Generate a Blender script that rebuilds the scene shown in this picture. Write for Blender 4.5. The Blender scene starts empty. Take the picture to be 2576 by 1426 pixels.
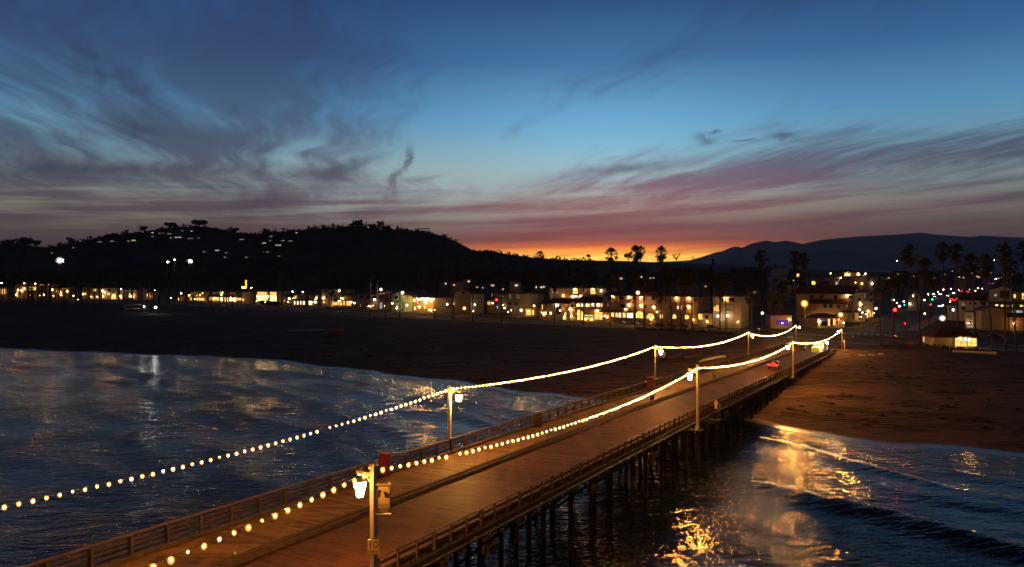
import bpy, math, random
import numpy as np
from mathutils import Vector, Matrix

# ------------------------------------------------------------------ camera
SC = bpy.context.scene
COL = SC.collection
W_, H_, F_, CX, HZ, CAMZ = 2576.0, 1426.0, 1900.0, 1288.0, 704.0, 22.4
cam = bpy.data.cameras.new("camera")
cam.sensor_fit = 'HORIZONTAL'
cam.sensor_width = 36.0
cam.lens = 36.0 * F_ / W_
cam.shift_y = (HZ - H_ / 2) / W_
cam.clip_start = 0.5
cam.clip_end = 40000
camo = bpy.data.objects.new("camera", cam)
COL.objects.link(camo)
camo.location = (0, 0, CAMZ)
camo.rotation_euler = (math.radians(90), 0, 0)
SC.camera = camo

# ------------------------------------------------------------------ world: dusk sky
world = bpy.data.worlds.new("World")
SC.world = world
world.use_nodes = True
wt = world.node_tree
wt.nodes.clear()


class NG:
    """small helper that writes node math as calls"""
    def __init__(self, tree):
        self.t = tree

    def n(self, kind, **kw):
        nd = self.t.nodes.new(kind)
        for k, v in kw.items():
            setattr(nd, k, v)
        return nd

    def put(self, sock, v):
        if hasattr(v, 'is_output'):
            self.t.links.new(v, sock)
        else:
            sock.default_value = v

    def m(self, op, a, b=None, c=None, clamp=False):
        nd = self.n('ShaderNodeMath', operation=op, use_clamp=clamp)
        self.put(nd.inputs[0], a)
        if b is not None:
            self.put(nd.inputs[1], b)
        if c is not None:
            self.put(nd.inputs[2], c)
        return nd.outputs[0]

    def smooth(self, v, lo, hi):
        nd = self.n('ShaderNodeMapRange', interpolation_type='SMOOTHSTEP')
        self.put(nd.inputs['Value'], v)
        nd.inputs['From Min'].default_value = lo
        nd.inputs['From Max'].default_value = hi
        return nd.outputs['Result']

    def xyz(self, a, b, c):
        nd = self.n('ShaderNodeCombineXYZ')
        for i, v in enumerate((a, b, c)):
            self.put(nd.inputs[i], v)
        return nd.outputs[0]

    def sep(self, v):
        nd = self.n('ShaderNodeSeparateXYZ')
        self.put(nd.inputs[0], v)
        return nd.outputs

    def noise(self, vec, scale, detail=4.0, rough=0.55, dist=0.0, fac=True, lac=2.0):
        nd = self.n('ShaderNodeTexNoise')
        if vec is not None:
            self.put(nd.inputs['Vector'], vec)
        nd.inputs['Scale'].default_value = scale
        nd.inputs['Detail'].default_value = detail
        nd.inputs['Roughness'].default_value = rough
        nd.inputs['Lacunarity'].default_value = lac
        nd.inputs['Distortion'].default_value = dist
        return nd.outputs['Fac'] if fac else nd.outputs['Color']

    def mix(self, f, a, b):
        nd = self.n('ShaderNodeMix', data_type='RGBA')
        self.put(nd.inputs[0], f)
        self.put(nd.inputs[6], a)
        self.put(nd.inputs[7], b)
        return nd.outputs[2]

    def mixf(self, f, a, b):
        nd = self.n('ShaderNodeMix', data_type='FLOAT')
        self.put(nd.inputs[0], f)
        self.put(nd.inputs[2], a)
        self.put(nd.inputs[3], b)
        return nd.outputs[0]

    def ramp(self, f, stops):
        nd = self.n('ShaderNodeValToRGB')
        cr = nd.color_ramp
        cr.elements[0].position = stops[0][0]
        cr.elements[0].color = stops[0][1]
        cr.elements[1].position = stops[-1][0]
        cr.elements[1].color = stops[-1][1]
        for p, c in stops[1:-1]:
            e = cr.elements.new(p)
            e.color = c
        self.put(nd.inputs[0], f)
        return nd.outputs[0]

    def gauss(self, a, b, sa, sb):
        q = self.m('ADD', self.m('POWER', self.m('DIVIDE', a, sa), 2.0), self.m('POWER', self.m('DIVIDE', b, sb), 2.0))
        return self.m('EXPONENT', self.m('MULTIPLY', q, -1.0))


def lin(r, g, b, k=1.0):
    def f(c):
        c = c / 255.0
        return (c / 12.92 if c <= 0.04045 else ((c + 0.055) / 1.055) ** 2.4) * k
    return (f(r), f(g), f(b), 1.0)


def build_sky():
    g = NG(wt)
    tc = g.n('ShaderNodeTexCoord')
    x, y, z = g.sep(tc.outputs['Generated'])[:]
    az = g.m('MULTIPLY', g.m('ARCTAN2', x, y), 57.29578)
    el = g.m('MULTIPLY', g.m('ARCSINE', z), 57.29578)
    e45 = g.m('DIVIDE', el, 45.0, clamp=True)

    def stops(lst):
        return [(q[0] / 45.0, lin(*q[1], *q[2:])) for q in lst]
    sun = g.ramp(e45, stops([(0, (255, 205, 95), 2.0), (1.7, (255, 190, 76), 1.9), (2.15, (250, 150, 56), 1.6), (2.6, (216, 104, 60), 1.15), (3.0, (166, 88, 76)), (4.0, (152, 106, 98)),
                             (5.4, (172, 148, 136)), (7.4, (164, 182, 184)), (9.6, (130, 180, 202)), (12.0, (102, 160, 198)),
                             (16, (64, 110, 154)), (20, (43, 77, 122)), (28, (19, 36, 70)), (45, (6, 11, 24))]))
    off = g.ramp(e45, stops([(0, (62, 53, 55)), (2.6, (78, 64, 63)), (3.8, (95, 82, 79)), (5.2, (118, 113, 107)), (7.0, (118, 138, 138)), (9, (104, 146, 162)),
                             (12, (80, 132, 170)), (16, (51, 92, 138)), (20, (38, 70, 115)), (28, (17, 32, 64)), (45, (6, 10, 22))]))
    back = g.ramp(e45, stops([(0, (18, 18, 24)), (8, (18, 20, 30)), (18, (14, 18, 32)), (45, (6, 10, 22))]))
    da = g.m('SUBTRACT', az, 7.0)
    wsun = g.m('EXPONENT', g.m('MULTIPLY', g.m('POWER', g.m('DIVIDE', da, 13.0), 2.0), -1.0))
    wback = g.smooth(g.m('ABSOLUTE', da), 40.0, 120.0)
    clear = g.mix(wsun, off, sun)
    gap = g.m('MULTIPLY', g.gauss(g.m('ADD', az, 9.0), g.m('SUBTRACT', el, 7.2), 13.0, 2.6), 0.55)
    clear = g.mix(gap, clear, lin(164, 182, 182))
    gap2 = g.m('MULTIPLY', g.gauss(g.m('ADD', az, 30.0), g.m('SUBTRACT', el, 5.0), 9.0, 1.3), 0.5)
    clear = g.mix(gap2, clear, lin(146, 144, 124))
    base = g.mix(wback, clear, back)

    # thin cirrus on a flat layer: streaks lie along one wind direction
    zz = g.m('ADD', g.m('MAXIMUM', z, 0.0), 0.03)
    qx = g.m('DIVIDE', x, zz)
    qy = g.m('DIVIDE', y, zz)
    th = math.radians(-13.0)
    a = g.m('ADD', g.m('MULTIPLY', qx, math.sin(th)), g.m('MULTIPLY', qy, math.cos(th)))
    b = g.m('SUBTRACT', g.m('MULTIPLY', qx, math.cos(th)), g.m('MULTIPLY', qy, math.sin(th)))
    # gentle bending of the streaks
    w1 = g.m('SUBTRACT', g.noise(g.xyz(a, b, 3.1), 0.55, 2.0), 0.5)
    b2 = g.m('ADD', b, g.m('MULTIPLY', w1, 1.0))
    n1 = g.noise(g.xyz(g.m('MULTIPLY', a, 0.22), g.m('MULTIPLY', b2, 0.95), 0.7), 1.25, 5.0, 0.58)
    n2 = g.noise(g.xyz(g.m('MULTIPLY', a, 0.35), g.m('MULTIPLY', b2, 2.6), 5.3), 1.6, 4.0, 0.62)
    n3 = g.noise(g.xyz(a, b, 9.0), 0.8, 3.0, 0.55)
    nn = g.m('ADD', g.m('ADD', g.m('MULTIPLY', n1, 0.52), g.m('MULTIPLY', n2, 0.28)), g.m('MULTIPLY', n3, 0.2))
    # level bands low over the hills
    n4 = g.noise(g.xyz(g.m('MULTIPLY', az, 0.05), g.m('ADD', g.m('MULTIPLY', el, 1.35), g.m('MULTIPLY', az, -0.06)), 2.2), 1.0, 5.0, 0.62)
    nn = g.mixf(g.smooth(el, 8.5, 4.0), nn, g.m('ADD', g.m('MULTIPLY', nn, 0.30), g.m('MULTIPLY', n4, 0.70)))
    left = g.smooth(az, 1.0, -20.0)
    lowb = g.smooth(el, 8.2, 4.2)
    rb = g.m('SUBTRACT', el, g.m('ADD', 5.4, g.m('MULTIPLY', az, 0.085)))
    rband = g.m('MULTIPLY', g.gauss(rb, 0.0, 2.1, 1.0), g.smooth(az, -6.0, 6.0))
    cov = g.m('ADD', g.m('MULTIPLY', left, 0.10), g.m('ADD', g.m('MULTIPLY', lowb, 0.02), g.m('MULTIPLY', rband, 0.12)))
    cov = g.m('SUBTRACT', cov, g.m('MULTIPLY', g.m('MULTIPLY', g.smooth(az, -6.0, 4.0), g.smooth(el, 9.0, 12.0)), 0.045))
    dens = g.smooth(g.m('ADD', nn, g.m('SUBTRACT', cov, 0.035)), 0.435, 0.64)
    # two small dark clouds, a wisp and a few heavier banks
    ae = g.xyz(az, el, 1.7)
    wob = g.m('SUBTRACT', g.noise(ae, 0.75, 4.0, 0.65), 0.5)
    mod = g.m('ADD', 0.35, g.noise(g.xyz(g.m('MULTIPLY', az, 0.5), g.m('MULTIPLY', el, 1.6), 4.0), 0.9, 3.0, 0.6))

    def blob(px, py, sa, sb, rot, kn):
        ca = math.degrees(math.atan((px - CX) / F_))
        ce = math.degrees(math.atan((HZ - py) / F_ * math.cos(math.radians(ca))))
        u = g.m('SUBTRACT', az, ca)
        v = g.m('SUBTRACT', el, ce)
        c, s = math.cos(math.radians(rot)), math.sin(math.radians(rot))
        uu = g.m('ADD', g.m('MULTIPLY', u, c), g.m('MULTIPLY', v, s))
        vv = g.m('SUBTRACT', g.m('MULTIPLY', v, c), g.m('MULTIPLY', u, s))
        vv = g.m('ADD', vv, g.m('MULTIPLY', wob, kn))
        return g.gauss(uu, vv, sa, sb)
    extra = None
    for args in ((1772, 347, 0.8, 0.34, -4, 1.5), (1972, 340, 0.85, 0.24, -2, 1.2), (1800, 330, 0.5, 0.10, 0, 0.9), (1870, 353, 0.9, 0.07, 2, 0.7),
                 (890, 420, 2.6, 0.62, 24, 1.6), (690, 500, 4.0, 0.6, 14, 1.6), (1025, 395, 0.8, 0.22, 78, 2.0), (995, 450, 1.3, 0.28, 58, 2.2),
                 (345, 322, 1.5, 0.6, -10, 1.4), (300, 200, 4.5, 0.7, -34, 3.2), (120, 430, 6.0, 0.7, 4, 1.6),
                 (1560, 425, 5.0, 0.4, 6, 1.0)):
        v = blob(*args)
        extra = v if extra is None else g.m('ADD', extra, v)
    extra = g.m('MULTIPLY', g.m('MULTIPLY', extra, mod), 0.9, clamp=True)
    c_hi = g.ramp(e45, stops([(0, (66, 54, 58)), (3.5, (80, 64, 68)), (6, (74, 68, 80)), (9, (64, 68, 88)), (14, (50, 60, 86)), (20, (40, 52, 84)), (45, (16, 24, 50))]))
    c_sun = g.ramp(e45, stops([(0, (190, 96, 60)), (2.6, (152, 80, 68)), (4.2, (128, 80, 84)), (6.0, (136, 88, 98)), (8.5, (104, 90, 112)), (13, (62, 76, 112)), (20, (36, 54, 94)), (45, (16, 24, 50))]))
    wsun2 = g.m('EXPONENT', g.m('MULTIPLY', g.m('POWER', g.m('DIVIDE', da, 17.0), 2.0), -1.0))
    ccol = g.mix(wback, g.mix(wsun2, c_hi, c_sun), g.ramp(e45, stops([(0, (20, 20, 28)), (45, (7, 12, 26))])))
    sky = g.mix(g.m('MULTIPLY', dens, g.mixf(g.smooth(el, 8.0, 14.0), 0.88, 0.72)), base, ccol)
    sky = g.mix(g.m('MULTIPLY', extra, 0.8), sky, g.mix(0.45, ccol, lin(40, 42, 66)))
    # physical twilight share
    ns = g.n('ShaderNodeTexSky', sky_type='NISHITA')
    ns.sun_disc = False
    ns.sun_elevation = math.radians(-3.0)
    ns.sun_rotation = math.radians(7.0)
    ns.air_density = 1.3
    ns.dust_density = 1.5
    below = g.smooth(z, -0.002, -0.06)
    sky = g.mix(below, sky, lin(16, 16, 20))
    b1 = g.n('ShaderNodeBackground')
    g.put(b1.inputs[0], sky)
    b1.inputs[1].default_value = 1.24
    b2_ = g.n('ShaderNodeBackground')
    g.put(b2_.inputs[0], ns.outputs[0])
    b2_.inputs[1].default_value = 0.006
    ad = g.n('ShaderNodeAddShader')
    wt.links.new(b1.outputs[0], ad.inputs[0])
    wt.links.new(b2_.outputs[0], ad.inputs[1])
    out = g.n('ShaderNodeOutputWorld')
    wt.links.new(ad.outputs[0], out.inputs[0])


build_sky()
world.cycles.sampling_method = 'MANUAL'
world.cycles.sample_map_resolution = 512
SC.view_settings.view_transform = 'Standard'
SC.view_settings.look = 'None'
SC.view_settings.exposure = 0.0
SC.view_settings.gamma = 1.0
SC.view_settings.use_curve_mapping = False
SC.cycles.use_denoising = True
SC.cycles.denoiser = 'OPENIMAGEDENOISE'
SC.cycles.max_bounces = 5
SC.cycles.diffuse_bounces = 2
SC.cycles.glossy_bounces = 3
SC.cycles.transmission_bounces = 2
SC.cycles.caustics_reflective = False
SC.cycles.caustics_refractive = False
SC.cycles.sample_clamp_indirect = 4.0
SC.cycles.filter_width = 1.5
SC.cycles.transparent_max_bounces = 24

# ------------------------------------------------------------------ helpers
RNG = random.Random(7)
ORD = ("first second third fourth fifth sixth seventh eighth ninth tenth eleventh twelfth thirteenth fourteenth fifteenth sixteenth "
       "seventeenth eighteenth nineteenth twentieth").split()
MATS = {}


def principled(name):
    m = bpy.data.materials.new(name)
    m.use_nodes = True
    return m, m.node_tree, m.node_tree.nodes['Principled BSDF']


def surf(name, c1, c2=None, scale=3.0, rough=0.8, bump=0.0, detail=5.0, metal=0.0, spec=0.2, stretch=None, coords='Object', dist=0.02):
    """plain surface with two-tone grain and fine relief"""
    if name in MATS:
        return MATS[name]
    m, t, p = principled(name)
    g = NG(t)
    c2 = c2 or tuple(c * 0.7 for c in c1)
    tc = g.n('ShaderNodeTexCoord').outputs[coords]
    if stretch:
        mp = g.n('ShaderNodeMapping')
        t.links.new(tc, mp.inputs[0])
        mp.inputs['Scale'].default_value = stretch
        tc = mp.outputs[0]
    f = g.noise(tc, scale, detail, 0.6)
    f2 = g.smooth(f, 0.3, 0.7)
    t.links.new(g.mix(f2, (*c1, 1), (*c2, 1)), p.inputs['Base Color'])
    p.inputs['Roughness'].default_value = rough
    p.inputs['Metallic'].default_value = metal
    p.inputs['Specular IOR Level'].default_value = spec
    if bump:
        b = g.n('ShaderNodeBump')
        b.inputs['Strength'].default_value = bump
        b.inputs['Distance'].default_value = dist
        t.links.new(f, b.inputs['Height'])
        t.links.new(b.outputs[0], p.inputs['Normal'])
    MATS[name] = m
    return m


def glow(name, col, k, sample=True):
    if name in MATS:
        return MATS[name]
    m = bpy.data.materials.new(name)
    m.use_nodes = True
    t = m.node_tree
    t.nodes.clear()
    e = t.nodes.new('ShaderNodeEmission')
    o = t.nodes.new('ShaderNodeOutputMaterial')
    e.inputs[0].default_value = (*col, 1)
    e.inputs[1].default_value = k
    t.links.new(e.outputs[0], o.inputs[0])
    m.cycles.emission_sampling = 'AUTO' if sample else 'NONE'
    MATS[name] = m
    return m


def litpane(name, col, k, sample=True):
    """a lit window: uneven room light behind glass, curtains and furniture"""
    if name in MATS:
        return MATS[name]
    m = bpy.data.materials.new(name)
    m.use_nodes = True
    t = m.node_tree
    t.nodes.clear()
    g = NG(t)
    e = g.n('ShaderNodeEmission')
    o = g.n('ShaderNodeOutputMaterial')
    tc = g.n('ShaderNodeTexCoord').outputs['Object']
    f = g.smooth(g.noise(tc, 0.9, 2.0), 0.35, 0.65)
    t.links.new(g.mix(f, (*[c * 0.55 for c in col], 1), (*col, 1)), e.inputs[0])
    e.inputs[1].default_value = k
    t.links.new(e.outputs[0], o.inputs[0])
    m.cycles.emission_sampling = 'AUTO' if sample else 'NONE'
    MATS[name] = m
    return m


def halo_shell(name, col, k, mixf=0.36):
    """see-through emissive shell round a lamp: an added glow in place of bloom"""
    if name in MATS:
        return MATS[name]
    m = bpy.data.materials.new(name)
    m.use_nodes = True
    t = m.node_tree
    t.nodes.clear()
    g = NG(t)
    tr = g.n('ShaderNodeBsdfTransparent')  # transparent and emissive mix, a halo put into the shell colour
    em = g.n('ShaderNodeEmission')
    em.inputs[0].default_value = (*col, 1)
    em.inputs[1].default_value = k
    mx = g.n('ShaderNodeMixShader')
    mx.inputs[0].default_value = mixf
    t.links.new(tr.outputs[0], mx.inputs[1])
    t.links.new(em.outputs[0], mx.inputs[2])
    o = g.n('ShaderNodeOutputMaterial')
    t.links.new(mx.outputs[0], o.inputs[0])
    m.cycles.emission_sampling = 'NONE'
    MATS[name] = m
    return m


class MB:
    """collects faces for one mesh"""
    def __init__(self):
        self.v, self.f, self.s = [], [], []

    def add(self, vs, fs, smooth=False):
        o = len(self.v)
        self.v.extend([tuple(p) for p in vs])
        self.f.extend([tuple(i + o for i in q) for q in fs])
        self.s.extend([smooth] * len(fs))
        return self

    def hexa(self, p):
        """eight corners: bottom ring 0-3, top ring 4-7"""
        return self.add(p, [(0, 3, 2, 1), (4, 5, 6, 7), (0, 1, 5, 4), (1, 2, 6, 5), (2, 3, 7, 6), (3, 0, 4, 7)])

    def box(self, c, s, rz=0.0):
        cx, cy, cz = c
        a, b, h = s[0] / 2, s[1] / 2, s[2] / 2
        co, si = math.cos(rz), math.sin(rz)
        P = []
        for z in (-h, h):
            for (i, j) in ((-a, -b), (a, -b), (a, b), (-a, b)):
                P.append((cx + i * co - j * si, cy + i * si + j * co, cz + z))
        return self.hexa(P)

    def bar(self, p0, p1, w, h, up=(0, 0, 1)):
        """rectangular bar from p0 to p1"""
        p0, p1 = Vector(p0), Vector(p1)
        d = (p1 - p0).normalized()
        u = Vector(up)
        if abs(d.dot(u)) > 0.98:
            u = Vector((1, 0, 0))
        r = d.cross(u).normalized()
        u = r.cross(d).normalized()
        P = []
        for q in (p0, p1):
            for (i, j) in ((-1, -1), (1, -1), (1, 1), (-1, 1)):
                P.append(q + r * (i * w / 2) + u * (j * h / 2))
        return self.hexa(P)

    def tube(self, pts, rad, n=8, cap=True, smooth=True):
        pts = [Vector(p) for p in pts]
        if not hasattr(rad, '__len__'):
            rad = [rad] * len(pts)
        vs, fs = [], []
        for k, p in enumerate(pts):
            d = (pts[min(k + 1, len(pts) - 1)] - pts[max(k - 1, 0)]).normalized()
            u = Vector((0, 0, 1)) if abs(d.z) < 0.95 else Vector((1, 0, 0))
            r = d.cross(u).normalized()
            u = r.cross(d)
            for i in range(n):
                a = 2 * math.pi * i / n
                vs.append(p + (r * math.cos(a) + u * math.sin(a)) * rad[k])
        for k in range(len(pts) - 1):
            for i in range(n):
                j = (i + 1) % n
                fs.append((k * n + i, k * n + j, (k + 1) * n + j, (k + 1) * n + i))
        self.add(vs, fs, smooth)
        if cap:
            self.add(vs[:n], [tuple(range(n))[::-1]])
            self.add(vs[-n:], [tuple(range(n))])
        return self

    def lathe(self, prof, n=12, c=(0, 0, 0), smooth=True):
        vs, fs = [], []
        for r, z in prof:
            for i in range(n):
                a = 2 * math.pi * i / n
                vs.append((c[0] + r * math.cos(a), c[1] + r * math.sin(a), c[2] + z))
        for k in range(len(prof) - 1):
            for i in range(n):
                j = (i + 1) % n
                fs.append((k * n + i, k * n + j, (k + 1) * n + j, (k + 1) * n + i))
        return self.add(vs, fs, smooth)

    def ball(self, c, r, n=8, m=5, squash=1.0):
        return self.lathe([(max(1e-3, r * math.sin(math.pi * k / m)), -r * squash * math.cos(math.pi * k / m)) for k in range(m + 1)], n, c)

    def poly(self, ring0, ring1):
        """closed prism between two matching rings"""
        n = len(ring0)
        return self.add(list(ring0) + list(ring1), [tuple(range(n))[::-1], tuple(range(n, 2 * n))] +
                        [(i, (i + 1) % n, n + (i + 1) % n, n + i) for i in range(n)])

    def mesh(self, name, mat, off=(0, 0, 0)):
        me = bpy.data.meshes.new(name)
        ox, oy, oz = off
        me.from_pydata([(x - ox, y - oy, z - oz) for x, y, z in self.v], [], self.f)
        me.polygons.foreach_set('use_smooth', self.s)
        if mat:
            for m in (mat if isinstance(mat, (list, tuple)) else [mat]):
                me.materials.append(m)
        me.update()
        return me

    def build(self, name, mat, parent=None, off=None):
        """one object; with a parent the mesh is written relative to the parent's place"""
        if off is None:
            off = WORLD.get(parent.name, (0, 0, 0)) if parent else (0, 0, 0)
        return link(name, self.mesh(name, mat, off), parent)


WORLD = {}


def link(name, me, parent=None, loc=(0, 0, 0), rz=0.0, sc=None):
    o = bpy.data.objects.new(name, me)
    COL.objects.link(o)
    o.parent = parent
    o.location = loc
    if rz:
        o.rotation_euler = (0, 0, rz)
    if sc:
        o.scale = sc
    if parent:
        w = WORLD.get(parent.name, (0, 0, 0))
        WORLD[o.name] = tuple(w[i] + loc[i] for i in range(3))
    return o


def tag(o, label=None, cat=None, group=None, kind=None):
    if label:
        o['label'] = label
    if cat:
        o['category'] = cat
    if group:
        o['group'] = group
    if kind:
        o['kind'] = kind
    return o


def thing(name, label, cat, loc=(0, 0, 0), rz=0.0, group=None, sc=None):
    o = bpy.data.objects.new(name, None)
    COL.objects.link(o)
    o.empty_display_size = 0.3
    o.location = loc
    o.rotation_euler = (0, 0, rz)
    if sc:
        o.scale = (sc, sc, sc) if not hasattr(sc, '__len__') else sc
    WORLD[o.name] = tuple(loc)
    return tag(o, label, cat, group)


def structure(o, kind='structure'):
    o['kind'] = kind
    return o


# ------------------------------------------------------------------ the lie of the land
SD = Vector((0.488, 0.873))      # along the wharf, towards the town
TD = Vector((0.873, -0.488))     # along the shore, to the right


def st(s, t):
    return (s * SD.x + t * TD.x, s * SD.y + t * TD.y)


def to_st(X, Y):
    return X * SD.x + Y * SD.y, X * TD.x + Y * TD.y


def flat(px, py, z):
    Y = (CAMZ - z) * F_ / (py - HZ)
    return ((px - CX) / F_ * Y, Y)


def curve_from(pts, z, ext):
    lst = []
    for px, py in pts:
        s, t = to_st(*flat(px, py, z))
        lst.append((t, s))
    lst = sorted(lst + ext)
    return np.array([a for a, _ in lst]), np.array([b for _, b in lst])


SH_T, SH_S = curve_from([(0, 880), (640, 904), (1100, 960), (1430, 1005), (1931, 1074), (2127, 1107), (2576, 1152)], 0.0,
                        [(-2500, 180), (-1200, 150), (-600, 128), (60, 110), (300, 100), (2500, 90)])
LANDZ = 1.25
PR_T, PR_S = curve_from([(0, 753), (420, 766), (644, 778), (944, 797), (1288, 814), (1563, 827), (1880, 842), (2177, 868), (2314, 874), (2533, 884)], LANDZ,
                        [(-2500, 480), (-1400, 470), (60, 256), (300, 245), (2500, 200)])


def s_sh(t):
    return np.interp(t, SH_T, SH_S) + 1.1 * np.sin(np.asarray(t) * 0.19) + 0.7 * np.sin(np.asarray(t) * 0.47 + 1.0)


def s_pr(t):
    return np.interp(t, PR_T, PR_S)


def ground(X, Y):
    X = np.asarray(X, float)
    Y = np.asarray(Y, float)
    s = X * SD.x + Y * SD.y
    t = X * TD.x + Y * TD.y
    a, b = s_sh(t), s_pr(t)
    f = np.clip((s - a) / np.maximum(b - a, 1.0), 0, 1)
    beach = LANDZ * (1 - (1 - f) ** 2.2)
    sea = np.maximum(-4.0, -(a - s) * 0.045)
    town = LANDZ + np.clip(s - b - 95, 0, 1500) * 0.020
    return np.where(s < a, sea, np.where(s < b, beach, town))


def gp(px, py, dz=0.0):
    """the ground point seen at a place in the photograph"""
    k = (px - CX) / F_
    Ys = np.arange(60.0, 3000.0, 0.5)
    zr = CAMZ - (py - HZ) / F_ * Ys
    hit = np.nonzero(zr <= ground(k * Ys, Ys) + dz)[0]
    Y = Ys[hit[0]] if len(hit) else 2500.0
    return Vector((k * Y, Y, float(ground(k * Y, Y))))


def at(px, py, Y):
    return Vector(((px - CX) / F_ * Y, Y, CAMZ - (py - HZ) / F_ * Y))


def vnoise(x, y, seed=0):
    """smooth value noise for arrays"""
    x = np.asarray(x, float)
    y = np.asarray(y, float)
    xi, yi = np.floor(x), np.floor(y)
    fx, fy = x - xi, y - yi
    fx, fy = fx * fx * (3 - 2 * fx), fy * fy * (3 - 2 * fy)

    def h(a, b):
        v = np.sin(a * 127.1 + b * 311.7 + seed * 74.7) * 43758.5453
        return v - np.floor(v)
    return (h(xi, yi) * (1 - fx) + h(xi + 1, yi) * fx) * (1 - fy) + (h(xi, yi + 1) * (1 - fx) + h(xi + 1, yi + 1) * fx) * fy


def fbm(x, y, oct=4, seed=0):
    r, a, tot = 0.0, 1.0, 0.0
    for k in range(oct):
        r = r + a * vnoise(np.asarray(x) * 2 ** k, np.asarray(y) * 2 ** k, seed + k)
        tot += a
        a *= 0.5
    return r / tot


def grid_mesh(name, X, Y, Z, mat, smooth=True):
    n, m = X.shape
    me = bpy.data.meshes.new(name)
    co = np.stack([X, Y, Z], -1).reshape(-1, 3)
    me.vertices.add(n * m)
    me.vertices.foreach_set('co', co.ravel())
    i = np.arange(n - 1)[:, None] * m + np.arange(m - 1)[None, :]
    q = np.stack([i, i + 1, i + m + 1, i + m], -1).reshape(-1, 4)
    me.loops.add(q.size)
    me.loops.foreach_set('vertex_index', q.ravel().astype(np.int32))
    me.polygons.add(len(q))
    me.polygons.foreach_set('loop_start', (np.arange(len(q)) * 4).astype(np.int32))
    me.polygons.foreach_set('loop_total', np.full(len(q), 4, np.int32))
    me.polygons.foreach_set('use_smooth', np.full(len(q), smooth))
    me.materials.append(mat)
    me.update(calc_edges=True)
    o = bpy.data.objects.new(name, me)
    COL.objects.link(o)
    return o


# ------------------------------------------------------------------ materials of the setting
def water_mat():
    m, t, p = principled('sea_water')
    g = NG(t)
    geo = g.n('ShaderNodeNewGeometry').outputs['Position']
    mp = g.n('ShaderNodeMapping')
    t.links.new(geo, mp.inputs[0])
    mp.inputs['Rotation'].default_value = (0, 0, math.radians(-14))
    mp.inputs['Scale'].default_value = (0.42, 1.0, 1.0)
    a = g.noise(mp.outputs[0], 0.62, 3.0, 0.5, 0.6)
    b = g.noise(mp.outputs[0], 2.1, 3.0, 0.55, 0.4)
    c = g.noise(geo, 0.05, 2.0, 0.5)
    calm = g.m('ADD', 0.45, g.m('MULTIPLY', g.smooth(c, 0.35, 0.7), 0.75))
    h = g.m('MULTIPLY', g.m('ADD', g.m('MULTIPLY', a, 0.70), g.m('ADD', g.m('MULTIPLY', b, 0.30), g.m('MULTIPLY', g.noise(mp.outputs[0], 6.5, 2.0, 0.5), 0.055))), calm)
    bp = g.n('ShaderNodeBump')
    bp.inputs['Strength'].default_value = 1.0
    bp.inputs['Distance'].default_value = 0.5
    t.links.new(h, bp.inputs['Height'])
    t.links.new(bp.outputs[0], p.inputs['Normal'])
    p.inputs['Base Color'].default_value = (0.003, 0.007, 0.016, 1)
    p.inputs['Roughness'].default_value = 0.07
    p.inputs['IOR'].default_value = 1.33
    p.inputs['Specular IOR Level'].default_value = 0.34
    return m


def sand_mat():
    m, t, p = principled('beach_sand')
    g = NG(t)
    pos = g.n('ShaderNodeNewGeometry').outputs['Position']
    x, y, z = g.sep(pos)[:]
    big = g.noise(pos, 0.035, 4.0, 0.6, 0.5)
    mid = g.noise(pos, 0.45, 5.0, 0.65, 0.3)
    fine = g.noise(pos, 3.0, 4.0, 0.7)
    # dark drift of kelp and trampled wet patches, drawn out along the shore
    mp = g.n('ShaderNodeMapping')
    t.links.new(pos, mp.inputs[0])
    mp.inputs['Rotation'].default_value = (0, 0, math.radians(29))
    mp.inputs['Scale'].default_value = (0.10, 0.30, 1.0)
    kelp = g.smooth(g.noise(mp.outputs[0], 0.9, 6.0, 0.72, 0.8), 0.50, 0.60)
    col = g.mix(g.smooth(big, 0.35, 0.65), (0.135, 0.078, 0.05, 1), (0.18, 0.108, 0.07, 1))
    col = g.mix(g.m('MULTIPLY', g.smooth(mid, 0.45, 0.75), 0.4), col, (0.09, 0.064, 0.048, 1))
    col = g.mix(g.m('MULTIPLY', kelp, 0.85), col, (0.035, 0.026, 0.02, 1))
    wet = g.smooth(g.m('ADD', z, g.m('MULTIPLY', mid, 0.05)), 0.10, 0.055)
    col = g.mix(wet, col, (0.075, 0.06, 0.05, 1))
    t.links.new(col, p.inputs['Base Color'])
    t.links.new(g.m('ADD', 0.08, g.m('MULTIPLY', wet, 0.4)), p.inputs['Specular IOR Level'])
    t.links.new(g.m('SUBTRACT', 0.92, g.m('MULTIPLY', wet, 0.62)), p.inputs['Roughness'])
    b = g.n('ShaderNodeBump')
    b.inputs['Distance'].default_value = 0.4
    t.links.new(g.m('MULTIPLY', g.m('SUBTRACT', 1.0, wet), 0.9), b.inputs['Strength'])
    t.links.new(g.m('ADD', g.m('MULTIPLY', mid, 0.8), g.m('MULTIPLY', fine, 0.25)), b.inputs['Height'])
    t.links.new(b.outputs[0], p.inputs['Normal'])
    return m


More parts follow.
